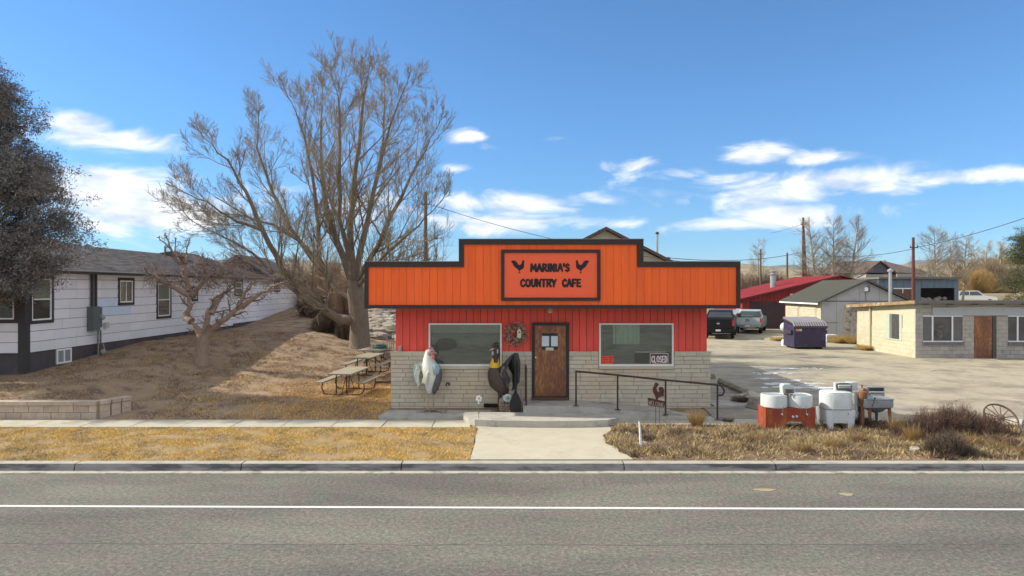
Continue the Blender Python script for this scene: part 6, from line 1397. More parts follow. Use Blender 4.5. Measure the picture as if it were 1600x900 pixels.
# dead leaves swept round its feet
# dark rooster
Y = 18.85; pxm = Y/F; dkr = top('rooster_statue', (w_(782,645).x, Y, .3), 'tall dark brown rooster statue with yellow collar and black arching tail', 'rooster statue')
brn = mat('rooster_brown', (.085,.055,.046), (.055,.038,.034), scale=8, rough=.5, bump=.4); blkf = mat('rooster_black', (.022,.020,.024), (.05,.045,.052), scale=14, rough=.45, bump=.5, bscale=50); yel = mat('rooster_yellow', (.72,.46,.03), (.62,.38,.03), scale=9); mot = mat('rooster_mottle', (.20,.17,.13), (.09,.08,.075), scale=16, bump=.5)
s = MB(); s.loft([ell(w_(786,617),3,3), ell(w_(784,611),10,8), ell(w_(780,603),15,11), ell(w_(777,592),15,12), ell(w_(774,582),12,11), ell(w_(773,574),8.5,9)], 18); s.build('body', brn, dkr, smooth=True)
s = MB(); s.loft([ell(w_(773,576),8.6,8.6), ell(w_(773.5,566),7.2,7.4), ell(w_(774.5,558),5.0,5.4)], 18); s.build('neck', yel, dkr, smooth=True)
s = MB(); s.loft([ell(w_(774.3,566,-.01),4.5,7.9), ell(w_(774.5,556),5.4,5.8), ell(w_(775,549),4.2,4.8), ell(w_(774,543),4.4,4.6), ell(w_(774,540),2.4,3)], 14); hd = s.build('head', mat('head_dark', (.05,.035,.03), (.08,.05,.04)), dkr, smooth=True)
s = MB(); s.loft([(w_(771,545,-.05),V((0,1.6*pxm,0)),V((0,0,1.6*pxm))),(w_(767,546,-.07),V((0,1*pxm,0)),V((0,0,1*pxm))),(w_(764,548,-.08),V((0,.3*pxm,0)),V((0,0,.3*pxm)))], 8); s.build('beak', mat('beak_grey', (.4,.38,.34)), hd, smooth=True)
s = MB(); s.prism([w_(x, y, -.02) for x, y in ((769,544),(770,539),(772,542),(774,537.5),(776,541.5),(778.5,539),(779,545))], (0,.02,0)); s.build('comb', mat('comb_dark_red', (.12,.035,.03)), hd)
s = MB(); s.sphere(w_(770,552,-.08), 2.2*pxm, 10, 8, (.8,.5,1.7)); s.sphere(w_(777.5,549,-.09), 1.8*pxm, 10, 8, (.8,.5,2.2)); s.build('wattle', mat('wattle_pale', (.38,.38,.36)), hd, smooth=True)
s = MB(); s.sphere(w_(772,545,-.085), .8*pxm, 8, 6); s.build('eye', yel, hd)
blkf = mat('rooster_black_plume', (.018,.017,.020), (.075,.07,.08), scale=14, rough=.4, bump=.5, bscale=50, objv=.4)
for k in range(9):
    s = MB(); o_ = k*1.5; dy = .10-.03*k+.05
    pts = [w_(788,606-k,dy), w_(784-.2*k,588-k,dy), w_(784+.7*k,566-.5*k+ (8-k)*.9,dy), w_(789+.9*k,552+(8-k)*1.9,dy), w_(797+.5*k,553+(8-k)*2.2,dy), w_(802+.3*k,568+(8-k)*1.8,dy), w_(803+.3*k,584+(8-k)*2.0,dy), w_(801+.4*k,598+(8-k)*1.5,dy)]
    s.loft([(p_, V((3.4*pxm*(1 if i < 6 else .55),0,1.8*pxm)), V((0,.026,0))) for i, p_ in enumerate([q_+V((.012*k,-.015*k,0)) for q_ in pts])], 8)
    s.build('tail_feather', blkf, dkr, smooth=True)
s = MB()
for k in range(9): feather(s, w_(784-k*.5, 574+k*2.2, -.22+.012*k), w_(800-k*1.2, 592+k*2.2, -.18+.012*k), V((.03,0,.04)), 3.6*pxm, .014)
s.build('wing', mot, dkr, smooth=True)
for (a, b, c, d) in ((781,610,778.5,646),(791,608,788,645)):
    s = MB(); s.tube([w_(a,b), w_(a,b+9), w_(c,b+15), w_(c,d-2)], [5*pxm,3*pxm,1.0*pxm,.8*pxm], 10)
    for q in (-.09,0,.09): s.tube([w_(c,d-2), w_(c,d-.5)+V((q*.8,-.1+abs(q)*.3,0))], [.012,.007], 6)
    s.build('leg', brn, dkr, smooth=True)
# glass flower, brick stack, smokers' post
Y = 18.62
s = MB(); fo = top('glass_flower', (w_(793,622).x, Y, w_(0,622).z), 'round blue green glass flower beside the legs of the dark rooster', 'garden ornament')
for k in range(10):
    a = k*.628; s.sphere(w_(793,622)+V((math.cos(a)*.085, 0, math.sin(a)*.075)), .042, 8, 6, (1,.4,1))
s.build('petals', mat('sea_glass', (.42,.52,.46), (.28,.36,.33), scale=30, rough=.2, c3=(.6,.62,.58), s3=25, t3=.55), fo, smooth=True)
s = MB(); s.sphere(w_(793,622,-.02), .05, 10, 6, (1,.6,1)); s.build('heart', mat('glass_green', (.25,.32,.24), rough=.2), fo, smooth=True); s = MB(); s.tube([w_(793,626,.02), V((w_(793,0).x, Y+.02, .33))], .008, 5); s.build('stem', railm, fo)
bkr = mat('red_brown_brick', (.22,.15,.11), (.15,.11,.085), scale=8, bump=.5, objv=.15)
bs_ = top('brick_stack', (w_(785,645).x, Y, .3), 'little stack of old bricks at the foot of the dark rooster', 'bricks')
for r_ in range(3):
    for c_ in range(2): piece('brick', bs_, w_(782,0).x+c_*.12+(.03 if r_%2 else 0), w_(782,0).x+c_*.12+.11+(.03 if r_%2 else 0), Y-.05, Y+.15, .345+r_*.068, .345+r_*.068+.062, bkr)
bs_2 = MB(); Y = 18.55; sk = top('ash_receptacle', (w_(805.5,645).x, Y, .345), 'black smokers post with wide house shaped base beside the step', 'ash bin')
c = w_(805.5, 645); z0 = .345
s = MB(); s.prism([V((c.x+a, Y-.12, z0+b)) for a, b in ((-.15,0),(.15,0),(.155,.27),(.10,.40),(.035,.50),(-.035,.50),(-.10,.40),(-.155,.27))], (0,.26,0)); s.build('base', mat('smoker_black', (.012,.012,.013), (.02,.02,.02), rough=.5), sk)
s = MB(); s.lathe((c.x,Y,z0+.48), [(.045,0),(.035,.08),(.035,.72),(.05,.75),(.055,.84),(.03,.88)], 14); s.build('neck', MATS['smoker_black'], sk, smooth=True)
# flower stake
Y = 17.55; fs = top('flower_stake', (X(748,Y),Y,.2), 'thin garden stake with white metal flower at the end of the golden verge', 'garden ornament')
s = MB(); s.tube([V((X(748,Y),Y,.1)), w_(748,626)], .008, 6); s.sphere(w_(748,644), .022, 8, 6); s.build('stake', mat('stake_grey', (.2,.19,.17), metal=.4), fs)
s = MB()
for k in range(6):
    a = k*1.047+.3; q = w_(748.5,623)+V((math.cos(a)*.05,0,math.sin(a)*.055)); s.sphere(q, .032, 8, 5, (1,.3,1.1))
s.sphere(w_(748,630), .02, 8, 5, (1,.4,1.8)); s.build('flower', mat('metal_white', (.7,.72,.7), (.55,.58,.56), scale=30), fs, smooth=True)
# swept dead leaves on the patio
rs = np.random.RandomState(77); cx = np.concatenate([rs.normal(X(676,18.75), .2, 160), rs.normal(X(780,18.7), .12, 120)]); cy = np.concatenate([rs.normal(18.72,.06,160), rs.normal(18.78,.07,120)])
tri_mesh('leaf_litter', leaf_quads(np.stack([cx,cy,np.full(280,.305)+rs.uniform(0,.03,280)],1), .035, rs), mat('brown_leaf', (.16,.09,.06), (.26,.16,.10), scale=3, isl=1.2), kind='stuff')

# ================================================================ WELCOME SIGN
Y = 17.55; ws = top('welcome_sign', (X(1024,Y),Y,.2), 'rusty cut out rooster with WELCOME plate on a stake before the ramp', 'sign'); rust = mat('rust_plate', (.11,.045,.035), (.075,.035,.03), scale=14, rough=.8, bump=.3)
zm = lambda x, y: (980+x/12.86, 580+y/12.86)
rp_ = [(545,262),(562,232),(575,240),(590,228),(612,240),(637,262),(622,285),(606,305),(590,340),(598,385),(625,418),(645,408),(630,362),(640,325),(680,310),(722,325),(746,370),(748,420),(732,450),(738,492),(716,525),(702,492),(682,522),(650,522),(622,542),(616,600),(572,590),(570,520),(545,470),(515,412),(508,360),(530,310),(548,284)]
s = MB(); s.prism([w_(*zm(x, y)) for x, y in rp_], (0,.012,0)); s.build('rooster_plate', rust, ws)
s = MB(); s.prism([w_(*zm(x, y), -.004) for x, y in ((412,532),(762,606),(740,740),(420,682))], (0,.012,0)); s.build('name_plate', rust, ws)
def slant(p):
    u = (p.x-X(1013.2,Y))/(X(1037.6,Y)-X(1013.2,Y)); return Vector((p.x, p.y, p.z-u*(72/12.86)*Y/F))
lettering('WELCOME', X(1013.6,Y), X(1037,Y), Z(631.2,Y), 6.0*Y/F, Y-.010, .011, .004, fn=slant).build('lettering', mat('cut_letter', (.42,.37,.29), (.36,.32,.25)), ws)
for px in (1024.5, 1030.5): s = MB(); s.tube([V((X(px,Y),Y+.02,.1)), w_(px, 634, .02)], .007, 5); s.build('stake', rust, ws)

# ================================================================ WASHING MACHINES
en = mat('white_enamel', (.58,.61,.59), (.50,.53,.515), scale=2.5, rough=.4, c3=(.30,.25,.18), s3=6, t3=.68); rstr = mat('red_rusted_enamel', (.30,.060,.030), (.24,.045,.028), scale=5, rough=.75, bump=.3, c3=(.36,.13,.04), s3=3.2, t3=.55, stretch=(1.5,1,.5)); galv = mat('weathered_galvanised', (.33,.35,.36), (.24,.25,.26), scale=7, rough=.5, metal=.3, bump=.2); dkg = mat('dark_grey_metal', (.14,.145,.15), (.09,.09,.095), scale=9, rough=.5, metal=.4); rsty = mat('rust_brown', (.26,.12,.055), (.17,.075,.04), scale=9, rough=.9, bump=.4)
Y = 16.9; pm = Y/F
def rrect(cx, cy, hx, hy_, rr, n=4):
    out_ = []
    for (sx, sy_, a0) in ((1,-1,-90),(1,1,0),(-1,1,90),(-1,-1,180)):
        for i in range(n+1):
            a = rad(a0+90*i/n); out_.append((cx+sx*(hx-rr)+rr*math.cos(a), cy+sy_*(hy_-rr)+rr*math.sin(a)))
    return out_
def ring(s, secs):
    b = len(s.v); n = len(secs[0][0])
    for pl, z in secs: s.v += [(x, y, z) for x, y in pl]
    for i in range(len(secs)-1):
        for j in range(n): s.f.append((b+i*n+j, b+i*n+(j+1) % n, b+(i+1)*n+(j+1) % n, b+(i+1)*n+j))
    s.f.append(tuple(b+j for j in range(n))[::-1]); s.f.append(tuple(b+(len(secs)-1)*n+j for j in range(n)))
tw = top('twin_tub_washer', (X(1235,Y),Y,.2), 'old twin tub washer, white enamel above rusty red cabinet, in the weeds', 'washing machine')
zb, zs_, zt = .18, Z(637,Y), Z(618.5,Y)
lt_, mid, rt_ = X(1196.5,Y), X(1235.3,Y), X(1274,Y); dpt = .30
s = MB()
pol = [(lt_,zb),(X(1226,Y),zb),(X(1228,Y),Z(662,Y)),(X(1231,Y),Z(659,Y)),(X(1251,Y),Z(659,Y)),(X(1254.5,Y),Z(662,Y)),(X(1256,Y),zb),(rt_,zb),(rt_,zs_),(lt_,zs_)]
s.prism([(x, Y-.0, z) for x, z in pol], (0,.02,0)); s.prism([(x, Y+.02, z) for x, z in ((lt_,zb),(lt_+.02,zb),(lt_+.02,zs_),(lt_,zs_))], (0,.54,0)); s.prism([(x, Y+.02, z) for x, z in ((rt_-.02,zb),(rt_,zb),(rt_,zs_),(rt_-.02,zs_))], (0,.54,0)); s.box(lt_+.02, rt_-.02, Y+.3, Y+.54, .45, zs_); s.build('cabinet', rstr, tw)
for a, b in ((lt_-.005, mid-.005),(mid+.005, rt_+.005)):
    s = MB(); cx, hx = (a+b)/2, (b-a)/2; cy = Y+.27
    ring(s, [(rrect(cx,cy,hx-.03,.28,.24,8),zs_-.03),(rrect(cx,cy,hx,.31,.27,8),zs_),(rrect(cx,cy,hx,.31,.27,8),zt-.03),(rrect(cx,cy,hx-.01,.30,.26,8),zt),(rrect(cx,cy,hx-.04,.27,.24,8),zt+.004),(rrect(cx,cy,hx-.05,.26,.23,8),zt-.02)]); tb_ = s.build('tub', en, tw, smooth=True)
    s = MB(); ring(s, [(rrect(cx,cy,hx-.055,.255,.225,8),zt-.019),(rrect(cx,cy,hx-.06,.25,.22,8),zt-.012)]); s.build('lid', mat('enamel_lid_grey', (.36,.40,.40), (.28,.31,.31), scale=6), tb_, smooth=True)
for px, py, rr_ in ((1238.5,651,.030),(1244.3,650.5,.030),(1221.3,647,.024),(1260.3,647.3,.024)):
    s = MB(); s.lathe((X(px,Y),Y-.02,Z(py,Y)), [(rr_*.8,-.025),(rr_,-.02),(rr_,.02)], 12, Matrix(((1,0,0),(0,0,1),(0,1,0)))); s.build('control_knob', mat('knob_pale', (.55,.58,.62), (.45,.47,.5)), tw, smooth=True)
for a, b in (((1221.5,646),(1225,635)),((1260.3,646),(1259.5,633))):
    s = MB(); s.tube([P(a[0],a[1],Y-.03), P(b[0],b[1],Y-.04)], .007, 5); s.build('lever', mat('lever_metal', (.4,.38,.35)), tw)
s = MB(); s.prism([(x, Y+.1, z) for x, z in [(X(a,Y),Z(b,Y)) for a, b in ((1225,604),(1228,601.5),(1238,601.5),(1244,604),(1245,613),(1243,616),(1238,616),(1237,620),(1234.5,621),(1235,615),(1230,614.5),(1226,616))]], (0,.2,0)); wg_ = s.build('wringer', en, tw)
s = MB(); s.tube([P(1227,609,Y+.06),P(1240,609,Y+.06)], .022, 8); s.tube([P(1227,612.5,Y+.06),P(1240,612.5,Y+.06)], .022, 8); s.build('roller', dkg, wg_, smooth=True)
s = MB(); s.tube([P(1236,616,Y+.2),P(1236,622,Y+.2)], .045, 10); s.tube([P(1225.5,615,Y+.1),P(1233,618,Y+.12)], .02, 6); s.build('post', rsty, tw)
# white washer
Y = 16.95; ww2 = top('white_washer', (X(1314,Y),Y,.2), 'tall white enamel wringer washer with two front legs, right of the twin tub', 'washing machine')
cx, cy = X(1313.5,Y), Y+.28; hx = X(1336,Y)-X(1314,Y)
ztp, zsm, zbt = Z(615,Y), Z(640,Y), Z(661,Y)
s = MB(); ring(s, [(rrect(cx,cy,hx,.30,.2,8),zsm+.004),(rrect(cx,cy,hx,.30,.2,8),ztp-.02),(rrect(cx,cy,hx-.015,.285,.19,8),ztp)]); s.build('tub', en, ww2, smooth=True)
s = MB(); ring(s, [(rrect(cx,cy,hx-.01,.29,.19,8),ztp+.002),(rrect(cx,cy,hx-.01,.29,.19,8),ztp+.012),(rrect(cx,cy,hx-.12,.16,.1,8),ztp+.04)]); s.build('lid', en, ww2, smooth=True)
s = MB(); ring(s, [(rrect(cx,cy,hx-.012,.288,.19,8),zbt),(rrect(cx,cy,hx-.012,.288,.19,8),zsm-.006)]); s.build('skirt', en, ww2, smooth=True)
s = MB(); ring(s, [(rrect(cx,cy,hx+.003,.303,.2,8),zsm-.005),(rrect(cx,cy,hx+.003,.303,.2,8),zsm+.004)]); s.build('seam', dkg, ww2)
for sx in (-1, 1):
    for dy in (-.28, .26):
        x0_ = cx+sx*(hx-.10); s = MB(); s.loft([((x0_+sx*.02,cy+dy,zsm-.02),V((.105,0,0)),V((0,.03,0))),((x0_+sx*.01,cy+dy,zbt-.02),V((.085,0,0)),V((0,.028,0))),((x0_-sx*.02,cy+dy,.16),V((.05,0,0)),V((0,.025,0)))], 12); s.build('leg', mat('chipped_enamel', (.60,.64,.65), (.55,.59,.6), scale=3, rough=.4, c3=(.10,.08,.06), s3=11, t3=.66), ww2, smooth=True)
s = MB(); s.box(X(1304,Y+.3),X(1331,Y+.3),Y+.25,Y+.36,Z(614,Y+.3),Z(598,Y+.3)); s.box(X(1328,Y+.3),X(1342,Y+.3),Y+.36,Y+.55,Z(611,Y+.3),Z(598,Y+.3)); wg_ = s.build('wringer', en, ww2)
yf_ = Y+.235; s = MB(); s.prism([(X(a,yf_),yf_,Z(b,yf_)) for a, b in ((1306.5,601),(1313,598.5),(1325,598.5),(1331,601.5),(1331.5,613),(1310,613),(1307,605))], (0,.015,0)); s.build('hood', dkg, wg_)
s = MB(); s.tube([(X(1309,yf_),yf_-.03,Z(602.5,yf_)),(X(1328,yf_),yf_-.03,Z(602.5,yf_))], .024, 8); s.tube([(X(1309,yf_),yf_-.03,Z(605.5,yf_)),(X(1328,yf_),yf_-.03,Z(605.5,yf_))], .014, 8); s.build('roller', mat('roller_pale', (.55,.55,.52), (.45,.45,.43)), wg_, smooth=True)
s = MB(); s.tube([P(1337.5,612,Y+.3),P(1337.5,648,Y+.3)], .035, 8); s.box(X(1336,Y+.3),X(1341,Y+.3),Y+.28,Y+.36,Z(648,Y+.3),Z(643,Y+.3)); s.build('column', en, ww2)
s = MB(); s.sphere((X(1325,Y),cy-.30,Z(646.5,Y)), .014, 8, 5); s.build('knob', dkg, ww2)
# grey square tub washer on legs
Y = 17.0; gw = top('grey_washtub', (X(1373,Y),Y,.2), 'grey galvanised square washtub with bowl bottom on rusty legs and wringer', 'washing machine')
cx, cy = X(1373.5,Y), Y+.3; hx = X(1397,Y)-cx; zt2 = Z(625.5,Y); zb2 = Z(637.5,Y)
s = MB(); ring(s, [(rrect(cx+.07,cy,.06,.06,.05),Z(648,Y)),(rrect(cx+.06,cy,.16,.14,.12),Z(645.5,Y)),(rrect(cx+.03,cy,.26,.22,.14),Z(641,Y)),(rrect(cx,cy,hx-.02,.29,.05),zb2),(rrect(cx,cy,hx,.31,.05),zb2+.01),(rrect(cx,cy,hx,.31,.05),zt2),(rrect(cx,cy,hx+.01,.32,.05),zt2+.01),(rrect(cx,cy,hx+.01,.32,.05),zt2+.03),(rrect(cx,cy,hx-.04,.27,.05),zt2+.035)]); s.build('tub', galv, gw, smooth=True)
s = MB(); ring(s, [(rrect(cx,cy,hx-.03,.28,.05),zt2+.036),(rrect(cx-.02,cy,hx-.12,.2,.1),zt2+.07),(rrect(cx-.02,cy,hx-.2,.1,.06),zt2+.09)]); s.build('lid', galv, gw, smooth=True)
for a, b, dy in ((1361.5,1362,-.22),(1392,1395,-.22),(1386.5,1386,.2),(1358,1357,.2)):
    s = MB(); s.loft([((X(a,Y),cy+dy,zb2+.02),V((.05,0,0)),V((0,.03,0))),((X(b,Y),cy+dy,.16),V((.03,0,0)),V((0,.02,0)))], 8); s.build('leg', rsty if dy < 0 else dkg, gw, smooth=True)
yf_ = Y+.28; s = MB(); s.box(X(1355.5,yf_),X(1382,yf_),yf_,yf_+.1,Z(619,yf_),Z(605,yf_)); wg_ = s.build('wringer', galv, gw); s = MB(); s.box(X(1358,yf_),X(1380,yf_),yf_-.02,yf_,Z(611,yf_),Z(606,yf_)); s.build('opening', mat('wringer_dark', (.03,.03,.03), (.05,.05,.05)), wg_)
s = MB(); s.tube([(X(1358,yf_),yf_-.03,Z(612.5,yf_)),(X(1380,yf_),yf_-.03,Z(612.5,yf_))], .022, 8); s.tube([(X(1360,yf_),yf_-.03,Z(616,yf_)),(X(1378,yf_),yf_-.03,Z(616,yf_))], .015, 8); s.build('roller', mat('roller_grey', (.42,.42,.42)), wg_, smooth=True)
s = MB(); s.tube([P(1367,623,Y-.05),P(1362.5,636,Y-.05)], .01, 5); s.sphere(P(1367,622.5,Y-.05), .022, 8, 5); s.build('lever', dkpl, gw)
# rusty hand pump
Y = 17.1; hp = top('rusty_pump', (X(1347.5,Y),Y,.2), 'rust brown hand pump standing between the white washer and grey tub', 'pump')
s = MB(); s.lathe((X(1347.5,Y),Y,.2), [(.12,0),(.11,.03),(.05,.06),(.045,.55),(.06,.60),(.10,.72),(.11,.82),(.09,.9),(.03,.93)], 14); s.build('barrel', rsty, hp, smooth=True)
s = MB(); s.tube([(X(1349,Y),Y,Z(608,Y)),(X(1353,Y),Y-.02,Z(609,Y)),(X(1354.5,Y),Y-.04,Z(612,Y))], .035, 8); s.tube([(X(1347,Y),Y,Z(606,Y)),(X(1346.5,Y),Y,Z(601,Y))], .02, 8); s.build('spout', rsty, hp, smooth=True)
# wagon wheel lying tilted on the brush
Y = 17.1; wc_ = P(1564,653,Y); wv_ = top('wagon_wheel', wc_, 'old iron rimmed wagon wheel with many spokes leaning back on the brush', 'wheel')
Mw = Matrix.Rotation(rad(49), 3, 'X') @ Matrix.Rotation(rad(8), 3, 'Z'); wood = mat('grey_wood', (.10,.075,.065), (.16,.12,.10), scale=9, rough=.9)
s = MB(); s.torus(wc_, .385, .022, 40, 6, Mw, (.55,1.1)); s.build('rim', wood, wv_, smooth=True); s = MB(); s.torus(wc_, .402, .012, 40, 6, Mw, (.6,2.2)); s.build('iron_tyre', mat('iron_tyre', (.14,.07,.055), (.10,.05,.04), scale=12), wv_, smooth=True)
s = MB(); s.lathe(wc_, [(.03,-.09),(.05,-.08),(.065,-.02),(.065,.02),(.05,.08),(.03,.09)], 14, Mw); s.build('hub', wood, wv_, smooth=True)
for k in range(12):
    a = k*math.pi/6; d = Mw @ V((math.cos(a), math.sin(a), 0)); s = MB(); s.tube([wc_+d*.05, wc_+d*.38], [.016,.011], 6); s.build('spoke', wood, wv_, smooth=True)
s = MB(); s.tube([wc_+V((0,.0,0)), V((wc_.x,wc_.y+.05,.15))], .02, 6); s.build('prop', wood, wv_)
# sign on a stake at the right edge, seen nearly edge on
Y = 16.4; es = top('yard_sign', (X(1597,Y),Y,.2), 'white and red yard sign on a dark stake, cut by the right picture edge', 'sign')
s = MB(); s.prism([P(1595.5,674,Y),P(1602.5,672,Y+.5),P(1605,628,Y+.5),P(1599,636,Y)], (.012,0,0)); s.build('panel', mat('sign_panel_white', (.75,.76,.78), (.68,.69,.7)), es)
s = MB(); a = P(1596.3,671,Y); s.prism([P(1598.6,668,Y-.005),P(1604,667,Y+.4),P(1604,655,Y+.4),P(1599.6,657,Y-.005)], (.01,-.01,0)); s.build('red_band', rd, es)
s = MB(); s.tube([P(1597.6,662,Y+.02), P(1593.5,684,Y), P(1592.5,690,Y)], .014, 6); s.build('stake', railm, es)
# thin white stake near the drive
Y = 15.1; vs = top('white_stake', (X(1001,Y),Y,.2), 'thin pointed white board standing upright at the corner of the driveway', 'stake')
s = MB(); s.prism([P(998.8,659,Y),P(1001.2,666,Y),P(1003.6,699,Y),P(1000.6,699,Y)], (.0,.09,0)); s.build('board', mat('stake_white', (.72,.73,.74), (.62,.63,.64)), vs)
# rocks
rk2 = mat('pale_rock', (.45,.40,.32), (.33,.29,.24), scale=6, bump=.7, objv=.15); dkr_ = mat('dark_rock', (.14,.125,.10), (.30,.27,.23), scale=8, bump=.8)
lb = ['rounded pale rock at the foot of the thin white stake','pale cobble at the top corner of the driveway edge','second pale cobble along the driveway edge','pale stone lying in the weeds near the kerb, below the dark brush','flat buried pale stone mid verge','small white stone among the weeds beside the dark tuft']
for i, (px, py, sx, sz_) in enumerate(((1002,697,.15,.06),(978,674,.10,.05),(982,680,.08,.05),(1430,706,.14,.07),(1092,684,.16,.03),(1062,681,.06,.04))):
    d = 3.55*F/(py-450); o = rock('rock', (X(px,d),d,.19), sx, sx*.7, sz_, rk2, None, 40+i); tag(o, lb[i], 'rock')
for i, (px, py, sx, sz_, m_, l_) in enumerate(((1188,634,.38,.32,dkr_,'lichened boulder behind the left end of the red twin tub'),(1179,624,.34,.26,rk2,'pale rounded boulder behind the lichened one'),(1169,617,.2,.16,rk2,'smallest stone at the left of the boulder pile'))):
    d = 3.42*F/(py+6-450); o = rock('rock', (X(px,d),d,.34), sx, sx*.8, sz_, m_, None, 60+i); tag(o, l_, 'rock')
# timber wheel stops
tmb = mat('old_sleeper', (.20,.18,.13), (.34,.30,.22), scale=5, rough=.95, bump=.8, bscale=20, stretch=(3,.6,3))
for i, (y0, y1, l_) in enumerate(((21.6,24.2,'nearest old timber wheel stop beside the cafe right corner'),(25.3,27.6,'middle timber wheel stop beside the cafe corner'),(29.2,31.2,'farthest timber wheel stop, barely showing past the cafe corner'))):
    s = MB(); pr = [(7.28,.31),(7.55,.31),(7.56,.42),(7.50,.50),(7.34,.50),(7.27,.42)]
    n_ = 8; b_ = len(s.v)
    secs = []
    for j in range(n_+1):
        y = y0+(y1-y0)*j/n_; s.v += [(x+R.uniform(-.012,.012), y, z+(R.uniform(-.012,.012) if z > .4 else 0)) for x, z in pr]
    for j in range(n_):
        for k in range(6): s.f.append((b_+j*6+k, b_+j*6+(k+1)%6, b_+(j+1)*6+(k+1)%6, b_+(j+1)*6+k))
    s.f += [tuple(b_+k for k in range(6)), tuple(b_+n_*6+k for k in range(5,-1,-1))]; tag(s.build('wheel_stop', tmb), l_, 'wheel stop')
# snow remnants in the building's shade
s = MB()
for px, py, w2, w3 in ((1237,576.5,2.3,.16),(1215,583.5,1.3,.14),(1198,585,.5,.1),(1228,605.8,1.6,.10),(1270,607,1.1,.12),(1295,607.2,1.1,.11),(1215,600,.7,.08),(1205,601,.3,.08),(1178,617,.25,.07),(1274,600,.6,.06),(1200,592,.8,.05),(1245,595,.5,.05),(1166,617,.3,.06),(1262,603,.5,.05)):
    d = 3.38*F/(py-450); x = X(px,d)
    for q_i in range(int(5+w2*9)):
        u = R.gauss(0, .33)*w2; yy_ = d+R.gauss(0, .5)*w3; r1 = R.uniform(.03,.16)*(1.2-abs(u)/w2*.8); r2 = r1*R.uniform(.25,.6); ph = R.uniform(0,6); zt_ = ground_z(x+u, yy_)+R.uniform(.040,.056); n_ = 9
        s.prism([(x+u+r1*math.cos(t_)*(1+.3*math.sin(2*t_+ph)), yy_+r2*math.sin(t_)*(1+.3*math.cos(3*t_+ph)), zt_) for t_ in [6.283*j_/n_ for j_ in range(n_)]], (0,0,-.02))
tag(s.build('snow', mat('old_snow', (.80,.82,.85), (.70,.72,.75), scale=9, rough=.6, bump=.3)), kind='stuff')

# ================================================================ PICNIC TABLES
wdt = mat('weathered_plank', (.33,.29,.21), (.25,.215,.16), scale=4, rough=.9, bump=.5, bscale=25, objv=.10, stretch=(.5,4,4)); frm = mat('brown_steel_tube', (.075,.045,.04), (.055,.04,.04), scale=9, rough=.5, metal=.4)
def picnic(loc, rz, label, gid, Lh=.92, zt=.72, sp=.66):
    t = top('picnic_table', loc, label, 'picnic table', 'picnic tables beside the cafe', rz); Bd = lambda s, n, m_: s.build(n, m_, t, local=True)
    for i in range(5): s = MB(); x0 = -.37+i*.149; s.box(x0+.003,x0+.145,-Lh,Lh,zt-.04,zt+R.uniform(-.003,.003)); Bd(s, 'top_plank', wdt)
    for sx in (-1,1):
        for k in range(2): s = MB(); x0 = sx*sp+(-.125 if k == 0 else .003); s.box(x0,x0+.122,-Lh,Lh,.42,.455); Bd(s, 'seat_plank', wdt)
    for y in (-.62,.62):
        for x in (-.22,.12):
            s = MB(); s.tube([(x,y,zt-.04),(x,y,.03)], .02, 8); Bd(s, 'leg', frm)
        s = MB(); s.tube([(-sp,y,.42),(-sp-.03,y,.22),(-sp+.04,y,.06),(-sp+.16,y,.02),(0,y,.02),(sp-.16,y,.02),(sp-.04,y,.06),(sp+.03,y,.22),(sp,y,.42)], .02, 8); Bd(s, 'base_frame', frm)
        s = MB(); s.tube([(-.3,y,zt-.05),(.3,y,zt-.05)], .018, 6); Bd(s, 'cross_bar', frm)
        s = MB(); s.tube([(-.05,y,.05),(-.05,y*.1,zt-.06)], .012, 6); Bd(s, 'brace', frm)
    return t
d1 = 22.2; picnic((X(546,d1),d1,ground_z(X(546,d1),d1)+.0), rad(-5), 'nearest of the weathered picnic tables left of the cafe', 1, Lh=1.0)
d2 = 26.6; picnic((X(575,d2),d2,ground_z(X(575,d2),d2)+.02), rad(-5), 'second picnic table behind the nearest one', 2, Lh=1.0)
d3 = 30.3; ft3 = top('folding_table', (X(586,d3),d3,ground_z(X(586,d3),d3)), 'farthest grey table with crossed legs holding the green hose', 'table'); zt3 = Z(544.5,d3)
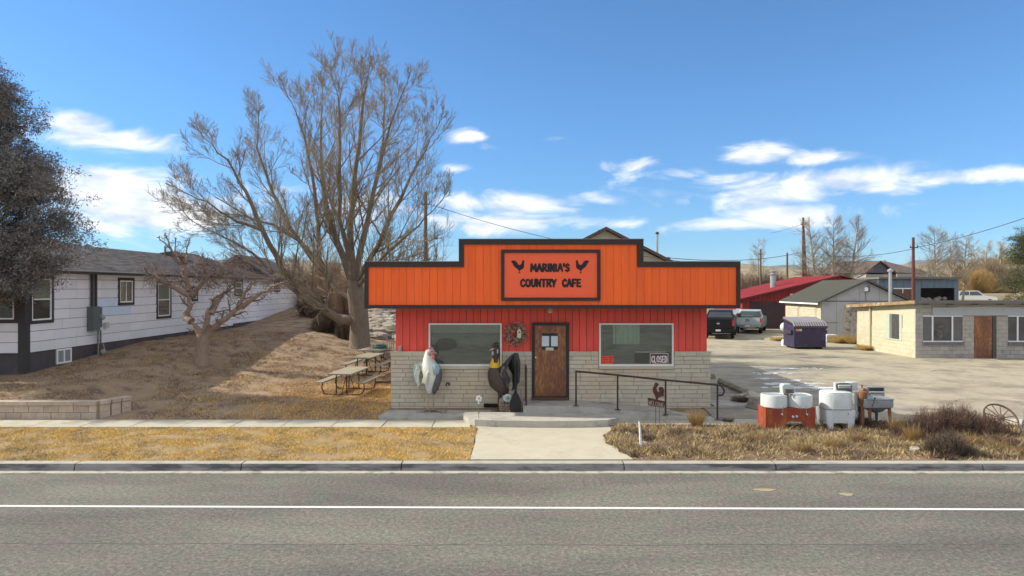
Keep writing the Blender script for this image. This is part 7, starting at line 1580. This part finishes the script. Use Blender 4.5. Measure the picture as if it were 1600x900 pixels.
s = MB(); s.cbox((X(586,d3),d3,zt3-.03), (1.1,1.7,.05), rz=rad(-6)); s.build('tabletop', wdt, ft3)
for dy in (-.6,.6):
    for sx in (-1,1): s = MB(); s.tube([(X(586,d3)+sx*.42,d3+dy,zt3-.06),(X(586,d3)-sx*.38,d3+dy,.45)], .022, 8); s.build('leg', frm, ft3)
s = MB(); hz1 = zt3+.02
for k in range(6): s.torus((X(593,d3),d3+.1,hz1+.022*k), .30-.015*(k%3), .022, 30, 6, Matrix.Rotation(rad(R.uniform(-3,3)),3,'X'))
tag(s.build('garden_hose', mat('green_hose', (.05,.14,.09), (.04,.11,.075), rough=.4), smooth=True), 'coiled dark green garden hose on the farthest table', 'hose')
s = MB(); s.tube([(X(588,24.2),24.2,.36),(X(626,24.0),24.0,.42)], .035, 8); tag(s.build('pole_on_ground', frm), 'brown pipe lying on the grass between the tables and the cafe wall', 'pipe')
mc = top('garden_chair', (X(606,31),31,.4), 'old metal garden chair behind the tables at the cafe corner', 'chair'); cx = X(606,31)
s = MB(); s.cbox((cx,31,.85), (.5,.5,.03)); s.build('seat', gp, mc)
for k in range(6): s = MB(); s.box(cx-.24+k*.09, cx-.21+k*.09, 31.22, 31.25, .9, 1.55); s.build('slat', gp, mc)
s = MB(); s.box(cx-.26,cx+.26,31.21,31.26,1.55,1.6); s.build('top_rail', gp, mc)
for a, b in ((-.22,-.22),(.22,-.22),(-.22,.22),(.22,.22)): s = MB(); s.tube([(cx+a,31+b,.85),(cx+a*1.1,31+b*1.1,.35)], .018, 6); s.build('leg', frm, mc)

# ================================================================ HAZE: thin even air over the whole scene
hm = bpy.data.materials.new('haze_air'); hm.use_nodes = True; hn = hm.node_tree; hn.nodes.clear(); ho = hn.nodes.new('ShaderNodeOutputMaterial'); hv_ = hn.nodes.new('ShaderNodeVolumePrincipled')
hv_.inputs['Color'].default_value = (.80, .88, 1.0, 1); hv_.inputs['Density'].default_value = .00006; hn.links.new(hv_.outputs[0], ho.inputs['Volume'])
s = MB(); s.box(-8200, 8200, -300, 5600, -1.2, 260); tag(s.build('haze', hm), kind='stuff')
